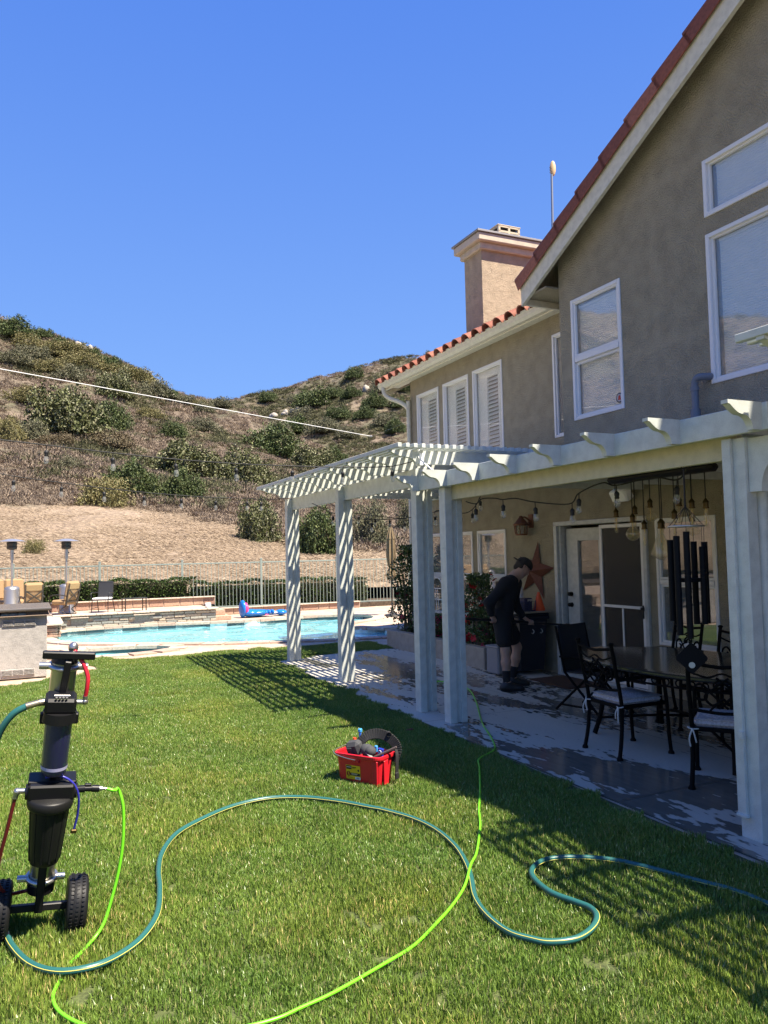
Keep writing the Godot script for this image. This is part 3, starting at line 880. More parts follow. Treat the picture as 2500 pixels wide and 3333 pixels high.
	w = window(h, BAY, -4.745, -2.9, 4.594, 5.10, 0.0, "low wide window under the gable")
	shade(w, BAY + 0.062, -4.66, -2.95, 4.63, 5.03)
	var shutter_p := mat("shutter_paint", lin(0.8, 0.79, 0.7), 0.5)
	for q in [[-12.87, -12.02, 4.72], [-11.86, -10.99, 4.72], [-10.85, -9.975, 4.73]]:
		w = window(h, WALL, q[0], q[1], 3.05, q[2], 0.0, "upstairs window with white plantation shutters")
		var s := MB.new()
		var z0: float = q[0] + 0.05; var z1: float = q[1] - 0.05
		var za := lerpf(z0, z1, 0.36); var zb := lerpf(z0, z1, 0.76); var zc := lerpf(z0, z1, 0.86)
		var xs := WALL + 0.085
		s.box(Vector3(xs, 3.9, (z0 + za) / 2), Vector3(0.03, 1.7, za - z0), 0.003)
		s.box(Vector3(xs, 3.9, (zb + zc) / 2), Vector3(0.035, 1.7, zc - zb), 0.003)
		s.box(Vector3(xs, 4.62, (za + zb) / 2), Vector3(0.034, 0.12, zb - za + 0.01), 0.003)
		s.box(Vector3(xs, 3.15, (za + zb) / 2), Vector3(0.034, 0.14, zb - za + 0.01), 0.003)
		var sh := part(s, "shutter", shutter_p, w)
		var lv := MB.new()
		lv.bar(Vector3(0, 0, -(zb - za) / 2 + 0.004), Vector3(0, 0, (zb - za) / 2 - 0.004), 0.012, 0.078, 0.004, Vector3(0.75, 0.66, 0))
		var lm := lv.mesh()
		var lv2 := MB.new()
		lv2.bar(Vector3(0, 0, -(z1 - zc) / 2 + 0.004), Vector3(0, 0, (z1 - zc) / 2 - 0.004), 0.012, 0.078, 0.004, Vector3(0.75, 0.66, 0))
		var lm2 := lv2.mesh()
		for k in 21:
			var y := 3.26 + k * 0.0625
			var a := put(lm, "louver", shutter_p, w)
			a.position = Vector3(xs, y, (za + zb) / 2)
			var c := put(lm2, "louver", shutter_p, w)
			c.position = Vector3(xs, y, (zc + z1) / 2)
	window(h, WALL, -8.7, -7.9, 3.297, 4.76, 0.0, "narrow upstairs window half hidden by the gable corner")
	for q in lower_windows: window(h, WALL, q[0], q[1], 0.62, 2.067, 1.31)
	window(h, WALL, -6.88, -6.0, 0.6, 2.075, 1.335, "ground-floor window beside the screen door")
	window(h, WALL, -4.9, -3.4, 0.6, 2.075, 1.335)
	# ---- glazed door and screen door
	var cas := mat("door_paint", lin(0.52, 0.53, 0.5), 0.45, 0.0, texs["paint"], 1.0)
	var db := MB.new()
	db.box(Vector3(WALL - 0.01, 1.03, -8.745), Vector3(0.06, 2.1, 0.07), 0.006)
	db.box(Vector3(WALL + 0.1, 1.03, -8.69), Vector3(0.2, 2.06, 0.04), 0.004)
	db.box(Vector3(WALL - 0.01, 2.09, -7.9), Vector3(0.06, 0.06, 1.76), 0.006)
	db.box(Vector3(WALL - 0.01, 1.03, -7.035), Vector3(0.06, 2.06, 0.06), 0.006)
	db.box(Vector3(WALL + 0.02, 0.02, -7.88), Vector3(0.14, 0.05, 1.66), 0.006)
	var fr := part(db, "door_frame", cas, h)
	var dd := MB.new()
	var X := WALL + 0.1
	dd.box(Vector3(X, 1.03, -8.52), Vector3(0.045, 1.98, 0.25), 0.004)
	dd.box(Vector3(X, 1.03, -7.9), Vector3(0.045, 1.98, 0.12), 0.004)
	dd.box(Vector3(X, 1.94, -8.18), Vector3(0.044, 0.16, 0.46), 0.004)
	dd.box(Vector3(X, 0.16, -8.18), Vector3(0.044, 0.24, 0.46), 0.004)
	ring(dd, X - 0.035, 0.03, -8.42, -7.94, 0.26, 1.88, 0.03)
	var door := part(dd, "door", cas, h)
	door.set_meta("label", "white door with a tall glass pane")
	var dp := MB.new()
	dp.box(Vector3(X, 1.07, -8.18), Vector3(0.006, 1.6, 0.46))
	part(dp, "pane", glass("window_glass", Color.WHITE, 0.05), door)
	var kn := MB.new()
	for y in [1.12, 0.975]:
		kn.cyl(Vector3(X - 0.02, y, -8.56), Vector3(X - 0.045, y, -8.56), 0.032, 0.03, 16)
		kn.ball(Vector3(X - 0.07, y, -8.56), Vector3(0.022, 0.028, 0.03), 12, 8)
	part(kn, "knob", mat("bronze_black", lin(0.015, 0.014, 0.013), 0.35, 0.6), door)
	var sd := MB.new()
	ring(sd, WALL - 0.03, 0.03, -7.84, -7.065, 0.05, 2.04, 0.045)
	sd.box(Vector3(WALL - 0.015, 1.01, -7.45), Vector3(0.03, 0.035, 0.69), 0.003)
	sd.box(Vector3(WALL - 0.015, 0.53, -7.46), Vector3(0.02, 0.92, 0.025), 0.003)
	var scr := part(sd, "screen_door", white, h)
	var net := MB.new()
	net.box(Vector3(WALL - 0.012, 1.05, -7.45), Vector3(0.002, 1.92, 0.69))
	part(net, "screen_mesh", glass("insect_screen", Color(0.05, 0.05, 0.045), 0.82, 0.7), scr)
	var hd := MB.new()
	hd.box(Vector3(WALL - 0.05, 1.0, -7.09), Vector3(0.05, 0.05, 0.03), 0.006)
	hd.box(Vector3(WALL - 0.075, 0.97, -7.05), Vector3(0.02, 0.16, 0.02), 0.006)
	part(hd, "handle", mat("bronze_black", Color.BLACK), scr)
	# ---- gable roof: deck, fascia, rake tiles
	var clay := [mat("clay_a", lin(0.27, 0.085, 0.05), 0.8, 0.0, texs["tone"], 0.5), mat("clay_b", lin(0.33, 0.12, 0.075), 0.8, 0.0, texs["tone"], 0.5), mat("clay_c", lin(0.22, 0.07, 0.045), 0.8, 0.0, texs["tone"], 0.5)]
	var rb := MB.new()
	# left slope and right slope, as slabs from the rake inward
	for sgn in [1.0, -1.0]:
		var zp := -2.46; var yp := 4.736 + 0.5 * (zp + 7.248)
		var zl: float = zp - sgn * 4.79; var yl := yp - 2.395
		var a := Vector3(RAKE + 0.02, yl, zl); var c := Vector3(RAKE + 0.02, yp, zp)
		for s in 1:
			rb._eq(a, c, c + Vector3(6.4, 0, 0), a + Vector3(6.4, 0, 0), Vector3.DOWN)
			rb._eq(a + Vector3(0, 0.05, 0), c + Vector3(0, 0.05, 0), c + Vector3(6.4, 0.05, 0), a + Vector3(6.4, 0.05, 0), Vector3.UP)
			rb._eq(a, a + Vector3(6.4, 0, 0), a + Vector3(6.4, 0.05, 0), a + Vector3(0, 0.05, 0), Vector3(0, 0, -sgn))
	var roof := part(rb, "gable_roof", stucco, h)
	var fb := MB.new()
	for sgn in [1.0, -1.0]:
		var zp := -2.46
		var zl: float = zp - sgn * 4.75
		var lo := 4.594 + 0.5 * (zp + 7.108)
		var ylo := lo - 0.5 * 4.75
		var q := [Vector3(RAKE, ylo, zl), Vector3(RAKE, lo, zp), Vector3(RAKE, lo + 0.215, zp), Vector3(RAKE, ylo + 0.215, zl)]
		fb._eq(q[0], q[1], q[2], q[3], Vector3.LEFT)
		var e := Vector3(0.04, 0, 0)
		fb._eq(q[0] + e, q[1] + e, q[2] + e, q[3] + e, Vector3.RIGHT)
		fb._eq(q[0], q[1], q[1] + e, q[0] + e, Vector3.DOWN)
		fb._eq(q[3], q[2], q[2] + e, q[3] + e, Vector3.UP)
		fb._eq(q[0], q[3], q[3] + e, q[0] + e, Vector3(0, 0, -sgn))
		# eave board along the foot of the slope
		fb.box(Vector3(RAKE + 0.9, ylo + 0.1, zl - sgn * 0.0), Vector3(1.7, 0.17, 0.035), 0.003)
	part(fb, "rake_fascia", trim, h)
	var sof := MB.new()
	sof.box(Vector3(RAKE + 0.75, 4.64, -6.995), Vector3(1.42, 0.02, 0.4))
	part(sof, "eave_soffit", stucco, h)
	# barrel tile: an open half pipe, wider at the low end; runs along local -z (low) to +z (high)
	var tb := MB.new()
	var seg := 9
	for i in seg:
		var t0 := PI * i / seg; var t1 := PI * (i + 1) / seg
		var d0 := Vector3(cos(t0), sin(t0), 0); var d1 := Vector3(cos(t1), sin(t1), 0)
		var lo := Vector3(0, 0.012, -0.22); var hi := Vector3(0, -0.008, 0.22)
		tb.qn(lo + d0 * 0.112, d0, lo + d1 * 0.112, d1, hi + d1 * 0.096, d1, hi + d0 * 0.096, d0)
		tb.qn(lo + d1 * 0.098, -d1, lo + d0 * 0.098, -d0, hi + d0 * 0.084, -d0, hi + d1 * 0.084, -d1)
		tb._eq(lo + d0 * 0.098, lo + d0 * 0.112, lo + d1 * 0.112, lo + d1 * 0.098, Vector3.FORWARD)
	for sx in [-1.0, 1.0]:
		tb.quad(Vector3(sx * 0.105, 0.012, -0.22), Vector3(sx * 0.098, 0.012, -0.22), Vector3(sx * 0.084, -0.008, 0.22), Vector3(sx * 0.09, -0.008, 0.22))
	var tile := tb.mesh()
	var rake := MB.new()   # rake tile: drops down the edge of the gable
	for i in 7:
		var t0 := PI * (0.42 + 0.58 * i / 7.0); var t1 := PI * (0.42 + 0.58 * (i + 1) / 7.0)
		var d0 := Vector3(cos(t0) * 0.1, sin(t0) * 0.09, 0); var d1 := Vector3(cos(t1) * 0.1, sin(t1) * 0.09, 0)
		var lo := Vector3(0, 0.024, -0.23); var hi := Vector3(0, 0, 0.23)
		rake.qn(lo + d0 * 1.06, d0, lo + d1 * 1.06, d1, hi + d1, d1, hi + d0, d0)
		rake.qn(lo + d1 * 0.9, -d1, lo + d0 * 0.9, -d0, hi + d0 * 0.86, -d0, hi + d1 * 0.86, -d1)
		rake._eq(lo + d0 * 0.9, lo + d0 * 1.06, lo + d1 * 1.06, lo + d1 * 0.9, Vector3.FORWARD)
	rake.box(Vector3(-0.1, -0.045, 0.0), Vector3(0.016, 0.12, 0.455), 0.004)
	var rake_mesh := rake.mesh()
	rng.seed = 6
	for sgn in [1.0, -1.0]:
		for k in 13:
			var s := 0.27 + k * 0.415
			var z: float = -7.31 + s * 0.894 if sgn > 0 else 2.39 - s * 0.894
			var y := 4.80 + s * 0.447
			var mi := put(rake_mesh, "roof_tile", clay[rng.randi() % 3], roof)
			var up := Vector3(0, 0.447, 0.894 * sgn)
			var x := Vector3(1, 0, 0)
			mi.transform = Transform3D(Basis(x, up.cross(x), up), Vector3(RAKE + 0.075, y, z))
		for k in 12:
			for c in 3:
				var s := 0.2 + k * 0.42
				var z: float = -7.31 + s * 0.894 if sgn > 0 else 2.39 - s * 0.894
				var mi := put(tile, "roof_tile", clay[rng.randi() % 3], roof)
				var up := Vector3(0, 0.447, 0.894 * sgn)
				mi.transform = Transform3D(Basis(Vector3(1, 0, 0), up.cross(Vector3(1, 0, 0)), up), Vector3(RAKE + 0.38 + c * 0.26, 4.79 + s * 0.447, z))
	# ---- rear roof with its visible eave
	var ev := 6.38
	var r2 := MB.new()
	r2._eq(Vector3(ev, 5.06, -13.8), Vector3(ev, 5.06, -6.7), Vector3(12.9, 8.3, -6.7), Vector3(12.9, 8.3, -13.8), Vector3.UP)
	r2._eq(Vector3(ev, 5.0, -13.8), Vector3(ev, 5.0, -6.7), Vector3(12.9, 8.24, -6.7), Vector3(12.9, 8.24, -13.8), Vector3.DOWN)
	r2._eq(Vector3(ev, 5.0, -13.8), Vector3(12.9, 8.24, -13.8), Vector3(12.9, 8.3, -13.8), Vector3(ev, 5.06, -13.8), Vector3.FORWARD)
	r2._eq(Vector3(10.0, 6.85, -6.7), Vector3(10.0, 6.85, 6.2), Vector3(12.9, 8.3, 6.2), Vector3(12.9, 8.3, -6.7), Vector3.UP)
	var roof2 := part(r2, "rear_roof", clay[0], h)
	for c in 23:
		for k in 9:
			var s := 0.15 + k * 0.4
			var mi := put(tile, "roof_tile", clay[rng.randi() % 3], roof2)
			var up := Vector3(0.894, 0.447, 0)
			var x := Vector3(0, 0, -1)
			mi.transform = Transform3D(Basis(x, up.cross(x), up), Vector3(ev - 0.04 + s * 0.894, 5.082 + s * 0.447, -13.66 + c * 0.305))
	for c in 23:
		for k in 4:   # pans between the barrels
			var s := 0.15 + k * 0.4
			var mi := put(tile, "pan_tile", clay[rng.randi() % 3], roof2)
			var up := Vector3(0.894, 0.447, 0)
			var x := Vector3(0, 0, 1)
			mi.transform = Transform3D(Basis(x, -up.cross(Vector3(0, 0, -1)), up), Vector3(ev + s * 0.894, 5.155 + s * 0.447, -13.66 + (c + 0.5) * 0.305))
	var gu := MB.new()
	# gutter with a rolled lip (profile in x-y, drawn along z)
	var prof := PackedVector2Array([Vector2(0, 0), Vector2(-0.07, 0), Vector2(-0.105, 0.035), Vector2(-0.115, 0.085), Vector2(-0.13, 0.1), Vector2(-0.13, 0.12), Vector2(-0.115, 0.12), Vector2(-0.1, 0.095), Vector2(-0.09, 0.045), Vector2(-0.065, 0.015), Vector2(-0.012, 0.015), Vector2(-0.012, 0.12), Vector2(0, 0.12)])
	gu.T = Transform3D(Basis(), Vector3(ev + 0.06, 4.985, 0))
	gu.prism(prof, -13.79, -6.8)
	part(gu, "gutter", trim, h)
	var fs := MB.new()
	fs.box(Vector3(ev + 0.09, 5.03, -10.28), Vector3(0.05, 0.12, 6.98), 0.004)
	fs.box(Vector3((ev + WALL) / 2 + 0.08, 5.045, -10.28), Vector3(WALL - ev - 0.1, 0.02, 6.96))
	fs.bar(Vector3(ev + 0.1, 4.97, -13.77), Vector3(10.5, 4.97 + 0.5 * 4.02, -13.77), 0.04, 0.2, 0.004)
	part(fs, "eave_fascia", trim, h)
	var ds := MB.new()
	ds.tube(smooth_path([Vector3(ev - 0.01, 5.0, -13.62), Vector3(ev + 0.0, 4.88, -13.6), Vector3(ev + 0.06, 4.78, -13.52), Vector3(WALL - 0.14, 4.64, -13.26), Vector3(WALL - 0.06, 4.5, -13.14), Vector3(WALL - 0.05, 4.3, -13.14), Vector3(WALL - 0.05, 0.1, -13.14)], 5), 0.042, 10)
	part(ds, "downspout", trim, h)
	# ---- chimney
	var chm := mat("chimney_stucco", lin(0.5, 0.395, 0.275), 0.92, 0.0, st_c, 1.5, st_h, 2.6)
	var cb := MB.new()
	cb.box(Vector3(8.85, 6.7, -12.78), Vector3(1.7, 1.9, 0.64))
	var ch := part(cb, "chimney", chm, h)
	var cc := MB.new()
	cc.box(Vector3(8.85, 7.66, -12.78), Vector3(1.84, 0.14, 0.78), 0.02)
	cc.box(Vector3(8.85, 7.8, -12.78), Vector3(2.02, 0.16, 0.96), 0.02)
	part(cc, "chimney_cornice", mat("chimney_trim", lin(0.55, 0.47, 0.37), 0.9, 0.0, st_c, 1.5), ch)
	var cs := MB.new()
	cs.box(Vector3(8.85, 7.9, -12.78), Vector3(2.08, 0.04, 1.02), 0.004)
	part(cs, "cap_flashing", mat("flashing", lin(0.3, 0.29, 0.28), 0.5, 0.5), ch)
	var cv := MB.new()
	for a in [[8.42, -12.46], [8.88, -12.46], [8.42, -12.9], [8.88, -12.9], [8.65, -12.46]]: cv.box(Vector3(a[0], 8.03, a[1]), Vector3(0.05, 0.22, 0.05), 0.004)
	for y in [7.94, 8.03, 8.13]:
		cv.box(Vector3(8.65, y, -12.445), Vector3(0.5, 0.035, 0.02)); cv.box(Vector3(8.405, y, -12.68), Vector3(0.02, 0.035, 0.46))
	cv.box(Vector3(8.65, 8.155, -12.68), Vector3(0.54, 0.02, 0.5), 0.004)
	part(cv, "flue_cage", mat("flue_paint", lin(0.5, 0.42, 0.3), 0.6), ch)
	var cd := MB.new()
	for k in 7:
		cd.box(Vector3(8.65, 7.945 + k * 0.03, -12.47), Vector3(0.44, 0.008, 0.02)); cd.box(Vector3(8.43, 7.945 + k * 0.03, -12.68), Vector3(0.02, 0.008, 0.42))
	cd.box(Vector3(8.66, 8.03, -12.68), Vector3(0.38, 0.2, 0.36))
	part(cd, "flue_louvers", mat("near_black", lin(0.03, 0.03, 0.03), 0.8), ch)  # plain near-black material, shared with the prongs, spillway slots and plinth

func build_house_fittings() -> void:
	# antenna
	var t := thing("roof_antenna", "thin pole antenna with a small panel above the roof", "antenna", Vector3(8.72, 6.2, -11.2))
	var b := MB.new()
	b.cyl(Vector3(0, 0, 0), Vector3(0.05, 2.45, 0), 0.026, 0.022, 10)
	part(b, "pole", mat("galvanised", lin(0.3, 0.32, 0.35), 0.45, 0.7), t)
	var p := MB.new()
	p.T = Transform3D(Basis(Vector3(0, 1, 0), 0.9) * Basis(Vector3(0, 0, 1), -0.12), Vector3(0.08, 2.57, 0))
	p.ball(Vector3.ZERO, Vector3(0.03, 0.16, 0.055), 12, 8)
	part(p, "panel", mat("antenna_panel", lin(0.62, 0.42, 0.2), 0.5), t)
	var q := MB.new()
	for k in 3: q.bar(Vector3(0.06, 2.46 + k * 0.05, 0), Vector3(-0.01, 2.47 + k * 0.05, 0.02), 0.008, 0.008)
	part(q, "prongs", mat("near_black", Color.BLACK), t)
	# grey pipe on the gable wall
	t = thing("grey_pipe", "grey plastic pipe with an elbow on the stucco wall", "pipe", Vector3(BAY - 0.09, 0, 0))
	b = MB.new()
	b.tube(smooth_path([Vector3(0, 2.62, -4.86), Vector3(0, 2.95, -4.855), Vector3(0, 3.12, -4.855), Vector3(0, 3.175, -4.845), Vector3(0, 3.2, -4.81), Vector3(0.03, 3.2, -4.76), Vector3(0.095, 3.2, -4.745)], 4), 0.031, 12)
	part(b, "pipe", mat("grey_pvc", lin(0.15, 0.165, 0.19), 0.5), t)
	b = MB.new()
	b.cyl(Vector3(0, 2.86, -4.857), Vector3(0, 2.93, -4.857), 0.043, 0.043, 14)
	b.cyl(Vector3(0, 3.09, -4.855), Vector3(0, 3.125, -4.855), 0.037, 0.037, 14)
	part(b, "coupling", mat("grey_pvc", Color.GRAY), t)
	# wall lantern
	t = thing("wall_lantern", "copper wall lantern with ribbed glass above the metal star", "lantern", Vector3(WALL, 2.1, -9.4))
	var cop := mat("aged_copper", lin(0.16, 0.065, 0.035), 0.5, 0.5)
	b = MB.new()
	b.box(Vector3(-0.012, 0.06, 0.07), Vector3(0.024, 0.2, 0.11), 0.006)
	b.tube(smooth_path([Vector3(-0.02, 0.06, 0.07), Vector3(-0.1, 0.12, 0.04), Vector3(-0.14, 0.1, 0.0)], 5), 0.012, 8)
	part(b, "bracket", cop, t)
	b = MB.new()
	b.lathe([Vector2(0.03, 0.12), Vector2(0.045, 0.1), Vector2(0.085, 0.05), Vector2(0.12, 0.02), Vector2(0.12, 0.0), Vector2(0.0, 0.0)].duplicate(), 8, Vector3(-0.14, 0, 0), true)
	b.ball(Vector3(-0.14, 0.125, 0), Vector3(0.03, 0.02, 0.03), 8, 6)
	part(b, "roof", cop, t)
	b = MB.new()
	for k in 8:
		var a := TAU * k / 8
		b.bar(Vector3(-0.14 + 0.1 * cos(a), 0.0, 0.1 * sin(a)), Vector3(-0.14 + 0.085 * cos(a), -0.13, 0.085 * sin(a)), 0.01, 0.01)
	b.cyl(Vector3(-0.14, -0.145, 0), Vector3(-0.14, -0.125, 0), 0.09, 0.09, 8)
	part(b, "cage", cop, t)
	b = MB.new()
	b.cyl(Vector3(-0.14, -0.125, 0), Vector3(-0.14, -0.002, 0), 0.08, 0.093, 8, false)
	part(b, "glass", glass("lantern_glass", Color(0.5, 0.5, 0.45), 0.45, 0.3), t)
	# metal star
	t = thing("metal_star", "rust-red five-pointed metal star hung on the wall", "wall star", Vector3(WALL - 0.02, 1.43, -9.25))
	b = MB.new()
	var rot := 0.2
	for k in 10:
		var a0 := PI / 2 + rot + TAU * k / 10; var a1 := PI / 2 + rot + TAU * (k + 1) / 10
		var r0 := 0.44 if k % 2 == 0 else 0.17; var r1 := 0.17 if k % 2 == 0 else 0.44
		var A := Vector3(0, sin(a0) * r0, -cos(a0) * r0 * 1.0); var B := Vector3(0, sin(a1) * r1, -cos(a1) * r1)
		var O := Vector3(-0.11, 0, 0)
		if (A - O).cross(B - O).x < 0: b.tri(O, A, B)
		else: b.tri(O, B, A)
		b.tri(A, B, Vector3(0.01, 0, 0))
	part(b, "star", mat("rust_tin", lin(0.17, 0.062, 0.036), 0.6, 0.3, texs["tone"], 0.4), t)
	# speaker under the ceiling
	t = thing("wall_speaker", "white speaker box on the wall under the patio cover", "speaker", Vector3(WALL, 2.39, -7.3), 0.0)
	b = MB.new()
	b.T = Transform3D(Basis(Vector3(0, 0, 1), 0.5), Vector3(-0.12, 0, 0))
	b.box(Vector3.ZERO, Vector3(0.13, 0.15, 0.28), 0.02)
	part(b, "case", mat("speaker_white", lin(0.5, 0.49, 0.45), 0.5), t)
	b = MB.new()
	b.bar(Vector3(-0.08, 0, 0), Vector3(0.0, 0.03, 0.0), 0.04, 0.04)
	part(b, "bracket", mat("speaker_white", Color.WHITE), t)
	# door mat
	t = thing("door_mat", "brown coir mat in front of the glazed door", "door mat", Vector3(6.33, 0.014, -8.15))
	b = MB.new()
	b.box(Vector3(0, 0.008, 0), Vector3(0.55, 0.016, 0.85), 0.004)
	part(b, "mat", mat("coir", lin(0.11, 0.05, 0.025), 0.95, 0.0, texs["earth"], 0.25, texs["grit"], 0.5), t)

# ---------------------------------------------------------------- patio, pergolas, cover
func patio_texture() -> Array:
	# dry concrete with long wet streaks left by the washing: colour and gloss
	var n := 1024
	var a := noise_img(n, 81, 0.0042, 4); var b := noise_img(n, 82, 0.05, 3); var c := noise_img(n, 83, 0.0026, 3); var s := noise_img(n, 84, 0.3, 2)
	var col := PackedByteArray(); col.resize(n * n * 3)
	var rgh := PackedByteArray(); rgh.resize(n * n)
	for j in n:
		for i in n:
			var k := j * n + i
			# columns run along z (-13 to 3), rows along x (3.6 to 6.9)
			var zz := -13.0 + 16.0 * i / n
			var xx := 3.6 + 3.3 * j / n
			var wob := (c[((j * 2) % n) * n + (i * 3) % n] - 128.0) * 0.9
			var sx := posmod(int(i * 1.3 + j * 0.35 + wob), n); var sy := posmod(int(j * 0.9 + wob * 0.4), n)
			var q := a[sy * n + sx] * 0.62 + b[((j + 90) % n) * n + (i * 2) % n] * 0.26 + c[((j + 211) % n) * n + i] * 0.22
			var near := clampf((zz + 9.0) / 3.2, -0.25, 1.0)
			var lip := clampf((4.35 - xx) / 0.5, 0.0, 1.0) * clampf((zz + 6.3) / 1.0, 0.0, 1.0)
			var cut := 147.0 - near * 9.0 - lip * 11.0
			var wet := smoothstep(cut - 2.2, cut + 2.2, q)
			var dry := Color(0.5, 0.47, 0.4) * (0.84 + 0.2 * s[k] / 255.0 + 0.12 * (c[k] - 128.0) / 128.0)
			var w := Color(0.13, 0.12, 0.1) * (0.75 + 0.5 * b[k] / 255.0)
			var o := dry.lerp(w, wet * 0.93).linear_to_srgb()
			col[k * 3] = int(clampf(o.r, 0, 1) * 255); col[k * 3 + 1] = int(clampf(o.g, 0, 1) * 255); col[k * 3 + 2] = int(clampf(o.b, 0, 1) * 255)
			rgh[k] = int(lerpf(0.85, 0.14, wet) * 255)
	return [ImageTexture.create_from_image(Image.create_from_data(n, n, false, Image.FORMAT_RGB8, col)), ImageTexture.create_from_image(Image.create_from_data(n, n, false, Image.FORMAT_L8, rgh))]

func build_patio() -> void:
	var tx := patio_texture()
	var m := mat("patio_concrete", Color.WHITE, 1.0)
	m.albedo_texture = tx[0]
	m.roughness_texture = tx[1]
	m.roughness_texture_channel = BaseMaterial3D.TEXTURE_CHANNEL_GRAYSCALE
	var b := MB.new()
	b.has_uv = true
	# slabs split by control joints 6 mm wide
	var xs := [3.66, 5.2, WALL + 0.02]
	var zs := [-12.75, -9.9, -7.05, -4.2, -1.35, 3.0]
	for i in xs.size() - 1:
		for j in zs.size() - 1:
			var x0: float = xs[i] + (0.004 if i else 0.0); var x1: float = xs[i + 1] - 0.004
			var z0: float = zs[j] + 0.004; var z1: float = zs[j + 1] - 0.004
			var q := [Vector3(x0, 0.014, z1), Vector3(x1, 0.014, z1), Vector3(x1, 0.014, z0), Vector3(x0, 0.014, z0)]
			if i == 0 and j == 0: q[3] = Vector3(3.74, 0.014, -12.3); q[2] = Vector3(x1, 0.014, -12.66)
			for k in [0, 2, 1, 0, 3, 2]: b.p(q[k], Vector3.UP, Vector2((q[k].z + 13.0) / 16.0, (q[k].x - 3.6) / 3.3))
	setting(b, "patio_slab", m, "concrete patio slab with wet streaks in front of the house")
	var e := MB.new()
	e.box(Vector3(5.2, -0.02, -4.9), Vector3(3.06, 0.05, 15.6))
	setting(e, "patio_bed", mat("patio_edge", lin(0.2, 0.19, 0.17), 0.9), "slab bed under the patio joints")

func ogee(tip: float, root: float, y0: float, y1: float) -> PackedVector2Array:
	# cut end of a rafter: x from the tip to the root, S-curved underside
	var w := root - tip; var h := y1 - y0
	var p := PackedVector2Array([Vector2(root, y1), Vector2(tip, y1), Vector2(tip, y1 - h * 0.13)])
	for k in 9:
		var t := k / 8.0
		p.append(Vector2(tip + w * (0.06 + 0.36 * t), y1 - h * (0.15 + 0.33 * sin(t * PI / 2))))
	for k in 7:
		var t := (k + 1) / 7.0
		p.append(Vector2(tip + w * (0.42 + 0.3 * sin(t * PI / 2)), y1 - h * (0.48 + 0.52 * (1 - cos(t * PI / 2)))))
	p.append(Vector2(root, y0))
	return p

func post(t: Node, z: float, top: float, m: Material, bolts := true) -> void:
	var b := MB.new()
	b.box(Vector3(3.8925, top / 2 + 0.007, z), Vector3(0.085, top - 0.014, 0.125), 0.004)
	b.box(Vector3(3.96, top / 2 + 0.007, z), Vector3(0.055, top - 0.02, 0.07), 0.0)
	b.box(Vector3(4.02, top / 2 + 0.007, z), Vector3(0.065, top - 0.014, 0.118), 0.004)
	var p := part(b, "post", m, t)
	if bolts:
		var k := MB.new()
		for y in [0.42, 1.1, 1.78, top - 0.07]:
			k.cyl(Vector3(3.852, y, z), Vector3(3.846, y, z), 0.011, 0.009, 10)
		part(k, "bolt", m, p)

